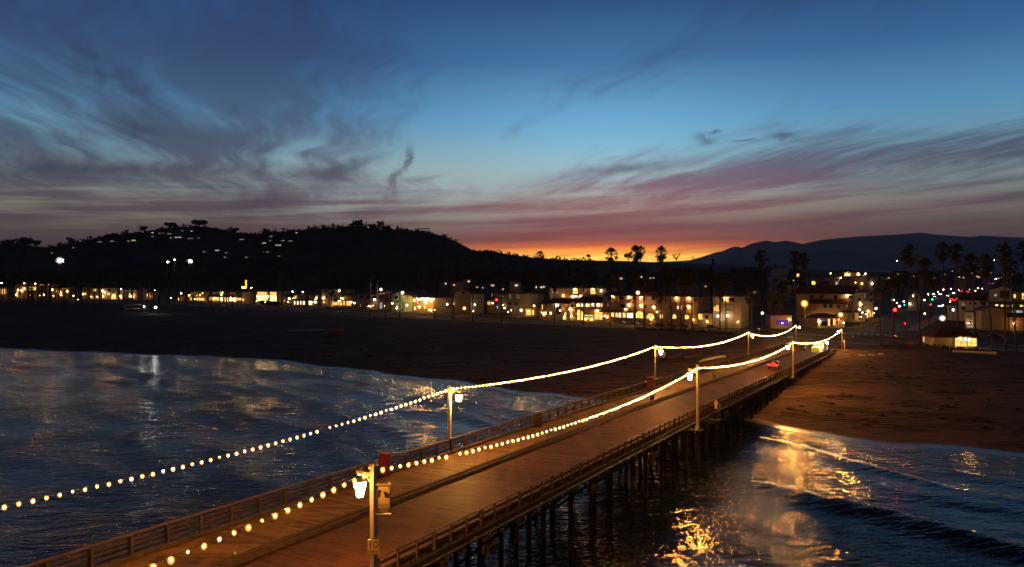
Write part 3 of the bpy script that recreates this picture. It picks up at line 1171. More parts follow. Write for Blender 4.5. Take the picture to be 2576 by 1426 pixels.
def lamp_parts():
    """shared meshes of one lamp post, seven metres tall, arm along +X"""
    d = {}
    d['post'] = (MB().box((0, 0, 3.35), (0.26, 0.26, 6.7)).box((0, 0, 0.2), (0.46, 0.46, 0.4)), M_CREAM)
    d['conduit'] = (MB().tube([(0.0, -0.2, 0.1), (0.0, -0.2, 5.6)], 0.045, 6), M_IRON)
    d['cap'] = (MB().box((0, 0, 6.76), (0.36, 0.36, 0.12)).lathe([(0.17, 6.82), (0.19, 6.9), (0.10, 7.0), (0.001, 7.06)], 8), M_CREAM)
    d['arm'] = (MB().bar((0.0, 0, 6.42), (1.15, 0, 6.42), 0.16, 0.15).bar((0.12, 0, 6.0), (0.55, 0, 6.36), 0.07, 0.07), M_CREAM)
    lb = MB().lathe([(0.10, 6.30), (0.24, 6.24), (0.30, 6.14), (0.27, 6.04), (0.30, 6.0)], 12, (0.95, 0, 0))
    d['lantern_hood'] = (lb.lathe([(0.03, 6.72), (0.11, 6.60), (0.13, 6.50), (0.03, 6.44)], 8, (0.95, 0, 0)), M_IRON)
    d['lantern_globe'] = (MB().lathe([(0.02, 5.30), (0.17, 5.32), (0.20, 5.46), (0.26, 5.72), (0.30, 5.92), (0.27, 5.98), (0.02, 5.99)], 14, (0.95, 0, 0)), M_LANT)
    fr = MB()
    for i in range(6):
        a = i * math.pi / 3 + 0.3
        c, s = math.cos(a), math.sin(a)
        fr.tube([(0.95 + 0.312 * c, 0.312 * s, 5.95), (0.95 + 0.215 * c, 0.215 * s, 5.46), (0.95 + 0.18 * c, 0.18 * s, 5.27)], 0.016, 5)
    fr.lathe([(0.19, 5.25), (0.19, 5.29), (0.10, 5.24), (0.02, 5.20)], 10, (0.95, 0, 0))
    d['lantern_frame'] = (fr, M_IRON)
    return {k: v[0].mesh(k, v[1]) for k, v in d.items()}


POLES = {}


def pole_at(px, side):
    k = (px - CX) / F_
    Y = (26.87 if side == 'R' else 46.7) / (0.557 - k)
    return Vector((k * Y, Y, 0)), Y


def build_lamp_posts():
    M = lamp_parts()
    aR = math.atan2(TD.y, TD.x)
    spec = [('R', 940, 1160, 'nearest lamp post, right rail, carrying the sailboat banner and 10 mph sign'),
            ('R', 1755, 915, 'second lamp post along the right rail, beside the yellow hydrant'),
            ('R', 1995, 855, 'third lamp post along the right rail, beside the red car'),
            ('R', 2118, 825, 'last lamp post on the right rail, past the yellow toll booth'),
            ('L', 1131, 968, 'first lamp post on the left rail, in front of the water'),
            ('L', 1648, 865, 'second lamp post on the left rail, beside the red cabinet'),
            ('L', 1883, 832, 'third lamp post on the left rail, near the pale canoe'),
            ('L', 2003, 815, 'last lamp post on the left rail, at the boulevard end')]
    for side, px, py, lab in spec:
        p, Y = pole_at(px, side)
        s, t = to_st(p.x, p.y)
        top = CAMZ - (py - HZ) / F_ * Y
        base = dz(s) - (0.35 if side == 'R' and s < 230 else 0.0)
        sc = (1, 1, (top - base) / 7.06)
        o = thing('lamp_post', 'cream ' + lab, 'lamp post', (p.x, p.y, base), aR + (math.pi if side == 'R' else 0.0) + (0.25 if side == 'L' else -0.12), 'cream lantern posts on the wharf', sc)
        for nm in ('post', 'conduit', 'cap', 'arm'):
            link(nm, M[nm], o)
        g_ = link('lantern_globe', M['lantern_globe'], o)
        link('lantern_hood', M['lantern_hood'], g_)
        link('lantern_frame', M['lantern_frame'], g_)
        POLES[(side, px)] = Vector((p.x, p.y, base + (top - base) * 0.948))
        if side == 'R' and s < 200:
            # feet bracket outside the railing
            b = MB()
            for q in (-0.8, 0.8):
                b.tube([(0, q * 0.1, 0.5), (0.0, q * 0.45, 0.1), (0.0, q, -0.25)], 0.05, 6)
            link('foot_bracket', b.mesh('foot_bracket', M_CREAM), o)


def build_strings():
    bm = MB().ball((0, 0, -0.12), 0.115, 9, 6, 1.25).mesh('bulb', M_BULBHALO)  # shell wider than a real bulb; its orange rim is an added halo
    fm = MB().ball((0, 0, -0.12), 0.028, 6, 4, 1.2).mesh('filament', M_BULB)
    so = MB().lathe([(0.03, 0.06), (0.04, 0.0), (0.035, -0.03)], 6).mesh('socket', M_CABLE)
    R = [POLES[('R', x)] for x in (940, 1755, 1995, 2118)]
    L = [POLES[('L', x)] for x in (1131, 1648, 1883, 2003)]
    off = Vector((SD.x, SD.y, 0))
    # posts behind the camera carry the near ends
    r0 = Vector((*st(-29.5, -23.55), 14.6))
    l0 = Vector((*st(0.0, -40.85), 12.4))
    spans = [(r0, R[0], 1.5, 'string of warm bulbs hanging low over the planks at bottom left, before the banner post'),
             (R[0], R[1], 1.23, 'string of warm bulbs between the first and second right-hand posts'),
             (R[1], R[2], 1.18, 'string of warm bulbs between the second and third right-hand posts'),
             (R[2], R[3], 1.55, 'string of warm bulbs over the toll booth, last on the right side'),
             (l0, L[0], 1.3, 'string of warm bulbs crossing in front of the dark water at left'),
             (L[0], L[1], 0.92, 'string of warm bulbs between the first and second left-hand posts'),
             (L[1], L[2], 1.4, 'string of warm bulbs between the second and third left-hand posts'),
             (L[2], L[3], 2.1, 'string of warm bulbs at the boulevard end, last on the left side')]
    for i, (a, b, sag, lab) in enumerate(spans):
        o = thing('light_string', lab, 'string lights', tuple(a), 0.0, 'strings of bulbs along the wharf')
        n = int((b - a).length / 0.69)
        pts = []
        for k in range(41):
            u = k / 40
            q = a.lerp(b, u)
            q.z -= sag * 4 * u * (1 - u)
            pts.append(q)
        MB().tube(pts, 0.014, 5).build('cable', M_CABLE, o)
        for k in range(1, n):
            u = k / n
            q = a.lerp(b, u)
            if i in (0, 4) and q.y < 14:
                continue
            if RNG.random() < 0.02:
                continue
            q.z -= sag * 4 * u * (1 - u)
            sc = RNG.choice((1, 1, 1.05, 0.95, 0.9, 0.8, 0.62)) 
            b_ = link('bulb', bm, o, tuple(q - a), RNG.uniform(0, 6), (sc, sc, sc))
            link('filament', fm, b_)


build_wharf()
build_railings()
build_lamp_posts()
build_strings()

# ------------------------------------------------------------------ things on and beside the wharf
M_RED = surf('red_enamel', (0.17, 0.018, 0.016), (0.11, 0.012, 0.012), 2.0, 0.45)
M_YEL = surf('yellow_enamel', (0.70, 0.50, 0.10), (0.58, 0.40, 0.08), 2.0, 0.45)
M_BLACK = surf('black_plastic', (0.018, 0.018, 0.018), (0.03, 0.028, 0.026), 3.0, 0.6)
M_GREYM = surf('grey_metal', (0.30, 0.30, 0.30), (0.22, 0.22, 0.22), 2.0, 0.5, metal=0.3)
M_WHITE = surf('white_paint', (0.74, 0.72, 0.68), (0.62, 0.60, 0.56), 1.2, 0.55)
M_SIGNY = surf('sign_yellow', (0.72, 0.56, 0.16), (0.66, 0.50, 0.13), 1.2, 0.5)
M_SAIL = surf('banner_cloth_cream', (0.66, 0.56, 0.40), (0.58, 0.48, 0.33), 3.0, 0.8)
M_NAVY = surf('banner_cloth_dark', (0.045, 0.045, 0.05), (0.03, 0.03, 0.035), 3.0, 0.8)
M_SAILW = surf('banner_sail_orange', (0.78, 0.50, 0.28), (0.7, 0.44, 0.24), 3.0, 0.8)
M_SKIN = surf('skin', (0.42, 0.27, 0.19), (0.36, 0.22, 0.15), 6.0, 0.6)
M_COAT = surf('dark_coat_cloth', (0.022, 0.02, 0.02), (0.035, 0.03, 0.028), 6.0, 0.9)
M_JEAN = surf('dark_trouser_cloth', (0.025, 0.025, 0.03), (0.035, 0.035, 0.045), 6.0, 0.9)
M_HAIR = surf('dark_hair', (0.02, 0.014, 0.01), (0.03, 0.02, 0.015), 8.0, 0.7)
M_GLASS = surf('dark_glass', (0.012, 0.013, 0.015), (0.02, 0.02, 0.022), 2.0, 0.12, spec=0.6)
M_TYRE = surf('tyre_rubber', (0.015, 0.015, 0.015), (0.025, 0.025, 0.025), 8.0, 0.9)


def text_part(name, body, size, mat, parent, loc, rot, extr=0.004):
    cu = bpy.data.curves.new(name, 'FONT')
    cu.body = body
    cu.size = size
    cu.extrude = extr
    cu.align_x = 'CENTER'
    cu.align_y = 'CENTER'
    cu.resolution_u = 3
    cu.materials.append(mat)
    tmp = bpy.data.objects.new(name, cu)
    COL.objects.link(tmp)
    me = bpy.data.meshes.new_from_object(tmp.evaluated_get(bpy.context.evaluated_depsgraph_get()))
    bpy.data.objects.remove(tmp)
    me.materials.clear()
    me.materials.append(mat)
    o = link(name, me, parent, loc)
    o.rotation_euler = rot
    return o


def build_signs():
    p, Y = pole_at(940, 'R')
    face = Vector((p.x, p.y - 0.17, 0))
    # speed sign
    zc = CAMZ - (1372 - HZ) / F_ * Y
    o = thing('speed_limit_sign', 'small yellow 10 mph sign fixed to the nearest lamp post', 'sign', (p.x + 0.01, p.y - 0.20, zc), 0.06)
    link('plate', MB().box((0, 0, 0), (0.58, 0.02, 0.74)).mesh('plate', M_SIGNY), o)
    b = MB()
    for x, z, w, h in ((0, 0.355, 0.56, 0.012), (0, -0.355, 0.56, 0.012), (-0.275, 0, 0.012, 0.70), (0.275, 0, 0.012, 0.70)):
        b.box((x, -0.013, z), (w, 0.006, h))
    link('border', b.mesh('border', M_BLACK), o)
    text_part('numerals', '10', 0.50, M_BLACK, o, (0, -0.014, 0.09), (math.radians(90), 0, 0))
    text_part('lettering', 'MPH', 0.20, M_BLACK, o, (0, -0.014, -0.24), (math.radians(90), 0, 0))
    # banner with the sailboat
    x0, x1, y0, y1 = 969, 1007, 1225, 1330
    z1, z0 = CAMZ - (1221 - HZ) / F_ * Y, CAMZ - (1289 - HZ) / F_ * Y
    w_, h_ = 0.60, z1 - z0
    xc = p.x + 0.20 + w_ / 2
    o = thing('street_banner', 'cream banner with an orange sailboat hung beside the nearest lamp post', 'banner', (xc, p.y - 0.05, (z0 + z1) / 2), 0.05)
    link('cloth', MB().box((0, 0, 0), (w_, 0.016, h_)).mesh('cloth', M_SAIL), o)
    fr = MB()
    for cx, cz, a, b_ in ((0, h_ / 2 - 0.02, w_, 0.03), (0, -h_ / 2 + 0.02, w_, 0.03), (-w_ / 2 + 0.015, 0, 0.03, h_), (w_ / 2 - 0.015, 0, 0.03, h_)):
        fr.box((cx, -0.011, cz), (a, 0.006, b_))
    link('border', fr.mesh('border', M_NAVY), o)
    k = h_ / 1.3
    hill = [(-0.28, 0.44), (-0.20, 0.47), (-0.12, 0.44), (0.0, 0.38), (0.10, 0.36), (0.20, 0.30), (0.28, 0.27), (0.28, 0.06), (-0.28, 0.10)]
    hm = MB().poly([(a, -0.010, b_ * k) for a, b_ in hill], [(a, -0.014, b_ * k) for a, b_ in hill])
    link('printed_hills', hm.mesh('printed_hills', M_NAVY), o)
    sail = [(-0.06, 0.52), (0.00, 0.30), (0.06, 0.05), (0.12, -0.16), (-0.02, -0.22), (-0.12, -0.15), (-0.17, 0.10), (-0.14, 0.34)]
    sm = MB().poly([(a, -0.015, b_ * k) for a, b_ in sail], [(a, -0.020, b_ * k) for a, b_ in sail])
    link('printed_sail', sm.mesh('printed_sail', M_SAILW), o)
    wv = MB()
    for j in range(4):
        pts = [(-0.24 + i * 0.04, -0.016, (-0.24 - j * 0.055 + 0.018 * math.sin(i * 1.3 + j)) * k) for i in range(13)]
        wv.tube(pts, 0.008, 4)
    link('printed_waves', wv.mesh('printed_waves', M_NAVY), o)
    link('caption_panel', MB().box((0, -0.014, -0.545 * k), (w_ - 0.06, 0.008, 0.20 * k)).mesh('caption_panel', M_NAVY), o)
    cp = MB()
    for j, zz in enumerate((-0.50, -0.545, -0.59)):
        for i in range(7):
            cp.box((-0.20 + i * 0.066, -0.020, zz * k), (0.048, 0.004, 0.022))
    link('caption_strokes', cp.mesh('caption_strokes', M_SAIL), o)
    rd = MB()
    for zz in (h_ / 2 + 0.06, -h_ / 2 - 0.06):
        rd.bar((-0.5, 0, zz), (w_ / 2 + 0.04, 0, zz), 0.05, 0.05)
    link('bracket', rd.mesh('bracket', M_CREAM), o)
    sc = MB()
    for i, x in enumerate((-0.2, 0.05, 0.24)):
        sc.tube([(x + 0.05 * math.cos(a), 0, h_ / 2 + 0.17 + 0.06 * math.sin(a)) for a in np.linspace(0, 5.0, 9)], 0.012, 5)
    link('scrollwork', sc.mesh('scrollwork', M_IRON), o)


def rail_point(px, side, dt=0.0):
    """the place on the deck where the sight line meets a line along the railing"""
    t = (TL if side == 'L' else TR) + dt
    k = (px - CX) / F_
    Y = t / (TD.x * k + TD.y)
    s = to_st(k * Y, Y)[0]
    return s, wp(s, t)


def build_wharf_things():
    # red cabinets on the left rail
    for px, lab, wd, ht in ((968, 'tall red cabinet on the left rail behind the nearest lamp post', 0.85, 1.75), (1636, 'red cabinet at the foot of the second left-hand lamp post', 1.0, 1.9)):
        s, p = rail_point(px, 'L', 0.75)
        o = thing('fire_cabinet', lab, 'cabinet', tuple(p), YAW - math.pi / 2, 'red cabinets on the wharf')
        link('body', MB().box((0, 0, ht / 2 + 0.08), (wd, 0.45, ht)).mesh('body', M_RED), o)
        d = link('door', MB().box((0, -0.235, ht / 2 + 0.08), (wd - 0.12, 0.03, ht - 0.16)).mesh('door', M_RED), o)
        link('handle', MB().box((wd * 0.3, -0.27, ht / 2), (0.04, 0.04, 0.2)).mesh('handle', M_GREYM), d)
        link('roof', MB().box((0, 0, ht + 0.11), (wd + 0.12, 0.57, 0.06)).mesh('roof', M_RED), o)
        f = MB()
        for a in (-1, 1):
            f.box((a * (wd / 2 - 0.08), 0, 0.04), (0.1, 0.4, 0.08))
        link('base', f.mesh('base', M_BLACK), o)
    # litter bin
    s, p = rail_point(1352, 'L', 1.1)
    o = thing('litter_bin', 'dark slatted litter bin against the left railing', 'bin', tuple(p), 0.3)
    link('drum', MB().lathe([(0.36, 0.03), (0.40, 0.1), (0.42, 0.95), (0.38, 0.98), (0.36, 0.9), (0.02, 0.5)], 12).mesh('drum', M_BLACK), o)
    for i in range(12):
        a = i * math.pi / 6
        link('slat', MB().bar((0.43 * math.cos(a), 0.43 * math.sin(a), 0.06), (0.45 * math.cos(a), 0.45 * math.sin(a), 0.96), 0.05, 0.14, (math.cos(a), math.sin(a), 0)).mesh('slat', M_TIMBER), o)
    link('lid', MB().lathe([(0.44, 1.0), (0.42, 1.1), (0.26, 1.24), (0.24, 1.2), (0.24, 1.05)], 12).mesh('lid', M_BLACK), o)
    o = thing('litter_bin', 'black drum bin on the walkway behind the second right-hand lamp post', 'bin', tuple(wp(104, TK - 1.2)), 0.1)
    link('drum', MB().lathe([(0.3, 0.0), (0.33, 0.1), (0.34, 0.9), (0.30, 0.95), (0.02, 0.6)], 12).mesh('drum', M_BLACK), o)
    link('lid', MB().lathe([(0.36, 0.92), (0.34, 1.0), (0.2, 1.12), (0.02, 1.14)], 12).mesh('lid', M_BLACK), o)
    # hydrant and its stand pipe outside the right railing
    s, p = rail_point(1801, 'R', 0.85)
    p.z -= 0.02
    o = thing('fire_hydrant', 'yellow fire hydrant outside the right railing beside the second post', 'hydrant', tuple(p), YAW)
    link('barrel', MB().lathe([(0.24, 0.0), (0.24, 0.08), (0.16, 0.1), (0.16, 0.75), (0.2, 0.78), (0.2, 0.84), (0.15, 0.86)], 12).mesh('barrel', M_YEL), o)
    link('bonnet', MB().lathe([(0.2, 0.86), (0.18, 0.97), (0.10, 1.06), (0.05, 1.07), (0.05, 1.15), (0.01, 1.16)], 12).mesh('bonnet', M_YEL), o)
    for a in (-1, 1):
        link('outlet', MB().tube([(0, a * 0.12, 0.62), (0, a * 0.28, 0.62)], 0.085, 8).mesh('outlet', M_YEL), o)
    link('steamer_outlet', MB().tube([(0.1, 0, 0.55), (0.29, 0, 0.55)], 0.11, 8).mesh('steamer_outlet', M_YEL), o)
    s, p = rail_point(1811, 'R', 1.25)
    o = thing('stand_pipe', 'thin grey bent pipe rising beside the yellow hydrant', 'pipe', (p.x, p.y, p.z - 1.3))
    link('riser', MB().tube([(0, 0, 0), (0, 0, 1.9), (-0.1, 0.1, 1.98), (-0.4, 0.4, 1.98)], 0.05, 8).mesh('riser', M_GREYM), o)
    link('valve', MB().lathe([(0.06, 0.3), (0.11, 0.36), (0.11, 0.46), (0.06, 0.52)], 8).mesh('valve', M_GREYM), o)
    # a pale cup dropped on the boards
    Y = 15.9 * F_ / (1397 - HZ)
    cp_ = Vector(((590 - CX) / F_ * Y, Y, 0))
    s, t = to_st(cp_.x, cp_.y)
    p = wp(s, t, 0.0)
    o = tag(link('paper_cup', MB().lathe([(0.03, 0.0), (0.05, 0.0), (0.06, 0.18), (0.055, 0.18), (0.03, 0.02)], 8).mesh('paper_cup', M_WHITE)), 'pale paper cup lying on the walkway boards at bottom left', 'cup')
    o.location = (p.x, p.y, p.z + 0.06)
    o.rotation_euler = (math.radians(88), 0, 0.6)


# ------------------------------------------------------------------ people
def person(name, label, loc, rz, h=1.76, stride=0.16, coat=None, legs=None, group=None, arms=0.06):
    """one skinned body, clothes and hair as children; faces +X"""
    k = h / 1.76
    o = thing(name, label, 'person', loc, rz, group, k)
    V = [(0, 0, .98), (0, 0, 1.16), (0, 0, 1.38), (0.01, 0, 1.52), (0.02, 0, 1.60), (0.03, 0, 1.70),
         (0, .10, .93), (stride * .45, .10, .52), (stride, .10, .09), (stride + .13, .10, .05),
         (0, -.10, .93), (-stride * .3, -.10, .52), (-stride, -.10, .11), (-stride + .13, -.10, .05),
         (0, .19, 1.40), (-arms, .25, 1.13), (-arms + .06, .26, .90), (-arms + .09, .26, .82),
         (0, -.19, 1.40), (arms, -.25, 1.13), (arms + .10, -.26, .90), (arms + .13, -.26, .82)]
    E = [(0, 1), (1, 2), (2, 3), (3, 4), (4, 5), (0, 6), (6, 7), (7, 8), (8, 9), (0, 10), (10, 11), (11, 12), (12, 13),
         (2, 14), (14, 15), (15, 16), (16, 17), (2, 18), (18, 19), (19, 20), (20, 21)]
    R = [(.15, .11), (.14, .10), (.17, .11), (.055, .055), (.085, .08), (.07, .085), (.085, .085), (.06, .06), (.045, .045), (.04, .035), (.085, .085), (.06, .06), (.045, .045), (.04, .035),
         (.065, .065), (.047, .047), (.036, .036), (.04, .02), (.065, .065), (.047, .047), (.036, .036), (.04, .02)]

    def skin(nm, idx, grow, mat, cut=None):
        mp = {a: b for b, a in enumerate(idx)}
        me = bpy.data.meshes.new(nm)
        me.from_pydata([V[i] for i in idx], [(mp[a], mp[b]) for a, b in E if a in mp and b in mp], [])
        ob = bpy.data.objects.new(nm, me)
        COL.objects.link(ob)
        m = ob.modifiers.new('skin', 'SKIN')
        for q, i in enumerate(idx):
            sv = me.skin_vertices[0].data[q]
            sv.radius = (R[i][0] + grow, R[i][1] + grow)
            sv.use_root = (q == 0)
        s_ = ob.modifiers.new('sub', 'SUBSURF')
        s_.levels = 1
        s_.render_levels = 1
        dg = bpy.context.evaluated_depsgraph_get()
        m2 = bpy.data.meshes.new_from_object(ob.evaluated_get(dg))
        m2.materials.clear()
        m2.materials.append(mat)
        m2.polygons.foreach_set('use_smooth', [True] * len(m2.polygons))
        bpy.data.objects.remove(ob)
        return link(nm, m2, o)
    skin('body', list(range(22)), 0.0, M_SKIN)
    skin('jacket', [1, 2, 14, 15, 16, 18, 19, 20], 0.022, coat or M_COAT)
    skin('trousers', [0, 6, 7, 8, 10, 11, 12], 0.016, legs or M_JEAN)
    link('hair', MB().lathe([(.06, 1.60), (.098, 1.66), (.100, 1.72), (.075, 1.79), (.002, 1.815)], 10, (0.012, 0, 0)).mesh('hair', M_HAIR), o)
    sh = MB()
    for x, y in ((stride + .05, .10), (-stride + .05, -.10)):
        sh.box((x, y, .045), (.28, .10, .09))
    link('shoes', sh.mesh('shoes', M_BLACK), o)
    return o


# ------------------------------------------------------------------ cars
M_TAIL = glow('tail_light_red', (1.0, 0.0012, 0.0009), 240.0)
M_TAILD = glow('tail_light_dim', (1.0, 0.01, 0.01), 9.0)
M_HEAD = glow('head_light_white', (1.0, 0.88, 0.72), 60.0)
M_LENS = surf('unlit_red_lens', (0.18, 0.01, 0.01), (0.12, 0.01, 0.01), 4.0, 0.3)
M_LENSW = surf('unlit_clear_lens', (0.6, 0.6, 0.6), (0.5, 0.5, 0.5), 4.0, 0.2)
PAINTS = [surf('car_paint_white', (0.62, 0.62, 0.60), (0.58, 0.58, 0.57), 1.0, 0.25), surf('car_paint_silver', (0.35, 0.35, 0.36), (0.32, 0.32, 0.33), 1.0, 0.25, metal=0.5),
          surf('car_paint_black', (0.02, 0.02, 0.022), (0.025, 0.025, 0.027), 1.0, 0.2), surf('car_paint_blue', (0.04, 0.06, 0.12), (0.035, 0.05, 0.1), 1.0, 0.25),
          surf('car_paint_red', (0.25, 0.02, 0.02), (0.2, 0.02, 0.02), 1.0, 0.25), surf('car_paint_grey', (0.12, 0.12, 0.13), (0.1, 0.1, 0.11), 1.0, 0.25)]
CARM = {}


def car_meshes():
    """a hatchback 4.3 m long, nose towards +X"""
    def loft(sections, mat, nm):
        """sections: x, list of (y, z) half ring from bottom to top"""
        mb = MB()
        rings = []
        for x, half in sections:
            ring = [(x, y, z) for y, z in half] + [(x, -y, z) for y, z in half[::-1]]
            rings.append(ring)
        n = len(rings[0])
        vs = [p for r in rings for p in r]
        fs = []
        for k in range(len(rings) - 1):
            for i in range(n):
                j = (i + 1) % n
                fs.append((k * n + i, k * n + j, (k + 1) * n + j, (k + 1) * n + i))
        fs.append(tuple(range(n))[::-1])
        fs.append(tuple(range((len(rings) - 1) * n, len(rings) * n)))
        mb.add(vs, fs, False)
        return mb.mesh(nm, mat)
    bs = []
    for x, w, zb, zt in ((-2.15, .74, .38, .80), (-2.05, .84, .30, .94), (-1.6, .88, .24, .98), (-.6, .90, .22, .97), (.6, .90, .22, .95), (1.3, .88, .24, .90), (1.9, .82, .30, .80), (2.12, .68, .38, .66)):
        bs.append((x, [(w * .9, zb), (w, zb + .15), (w, zt - .2), (w * .93, zt)]))
    CARM['body'] = lambda m: loft(bs, m, 'body')
    cs = []
    for x, w, zb, zt in ((-1.98, .72, .92, .96), (-1.55, .74, .94, 1.38), (-.9, .74, .95, 1.47), (.1, .74, .95, 1.46), (.55, .74, .94, 1.34), (1.15, .76, .90, .95)):
        cs.append((x, [(w, zb), (w * .98, zb + (zt - zb) * .35), (w * .84, zb + (zt - zb) * .9), (w * .74, zt)]))
    CARM['windows'] = loft(cs, M_GLASS, 'windows')
    CARM['roof'] = lambda m: loft([(x, [(w * .80, zt - .03), (w * .80, zt), (w * .7, zt + .025), (w * .4, zt + .03)]) for x, w, zt in ((-1.58, .72, 1.385), (-.9, .78, 1.465), (.1, .78, 1.455), (.5, .72, 1.35))], m, 'roof')
    CARM['tyre'] = MB().tube([(0, -.11, 0), (0, .11, 0)], .32, 14).mesh('tyre', M_TYRE)
    CARM['rim'] = MB().tube([(0, -.118, 0), (0, .118, 0)], .19, 10).mesh('rim', M_GREYM)
    CARM['tail'] = MB().hexa([(-2.17, -.16, .70), (-2.05, -.16, .70), (-1.98, .16, .68), (-2.10, .16, .68), (-2.15, -.16, .86), (-2.02, -.16, .88), (-1.96, .16, .92), (-2.07, .16, .90)])
    CARM['head'] = MB().hexa([(1.93, -.17, .60), (2.14, -.17, .56), (2.14, .15, .56), (1.90, .17, .62), (1.90, -.17, .72), (2.08, -.17, .66), (2.08, .15, .66), (1.88, .17, .74)])
    CARM['bumper'] = MB().box((-2.13, 0, .43), (.12, 1.5, .2)).box((2.08, 0, .42), (.12, 1.4, .2)).mesh('bumper', M_BLACK)
    CARM['plate'] = MB().box((-2.185, 0, .62), (.02, .34, .17)).mesh('number_plate', M_WHITE)
    CARM['third'] = MB().box((-1.90, 0, 1.05), (.06, .5, .07))
    CARM['mirror'] = MB().box((.55, 0, 1.0), (.12, .2, .13))


def car(label, loc, rz, paint, tail=None, head=None, group=None, brake=False, small=False, sc=1.0):
    o = thing('car', label, 'car', loc, rz, group, sc)
    key = ('b', paint.name)
    if key not in CARM:
        CARM[key] = CARM['body'](paint)
        CARM[('r', paint.name)] = CARM['roof'](paint)
    link('body', CARM[key], o)
    link('windows', CARM['windows'], o)
    link('roof', CARM[('r', paint.name)], o)
    for kind, mt, ys in (('tail', tail or M_LENS, .62), ('head', head or M_LENSW, .56)):
        k2 = (kind, mt.name)
        if k2 not in CARM:
            CARM[k2] = CARM[kind].mesh('tail_light' if kind == 'tail' else 'headlight', mt)
        for s in (-1, 1):
            q = link('tail_light' if kind == 'tail' else 'headlight', CARM[k2], o, (0, s * ys, 0))
            q.scale = (1, s, 1)
    if small:
        return o
    if brake:
        link('brake_light', CARM['third'].mesh('brake_light', tail), o)
    link('bumper', CARM['bumper'], o)
    link('number_plate', CARM['plate'], o)
    for s in (-1, 1):
        q = link('mirror', MB().box((.55, s * .98, 1.0), (.12, .2, .13)).mesh('mirror', paint), o)
        for x in (-1.35, 1.35):
            wl = link('wheel', CARM['tyre'], o, (x, s * .80, .32))
            link('rim', CARM['rim'], wl)
    return o


def build_wharf_traffic():
    car_meshes()
    # red-lit car driving ashore
    Y = 19.0 * F_ / (930 - HZ)
    x = (1953 - CX) / F_ * Y
    s, t = to_st(x, Y)
    p = wp(s, -29.4)
    pitch = math.atan2(dz(s + 5) - dz(s - 5), 10)
    o = car('hatchback with red tail and brake lights lit, driving up the wharf', tuple(p), YAW, PAINTS[5], M_TAIL, M_HEAD, None, True)
    o.rotation_euler = (0, -pitch, YAW)
    o.scale = (1.15, 1.25, 1.25)
    # walker on the left half
    Y = 17.6 * F_ / (951 - HZ)
    x = (1797 - CX) / F_ * Y
    s, t = to_st(x, Y)
    person('person', 'lone person in dark clothes walking away along the wharf', tuple(wp(s, t)), YAW, 1.84, 0.13)


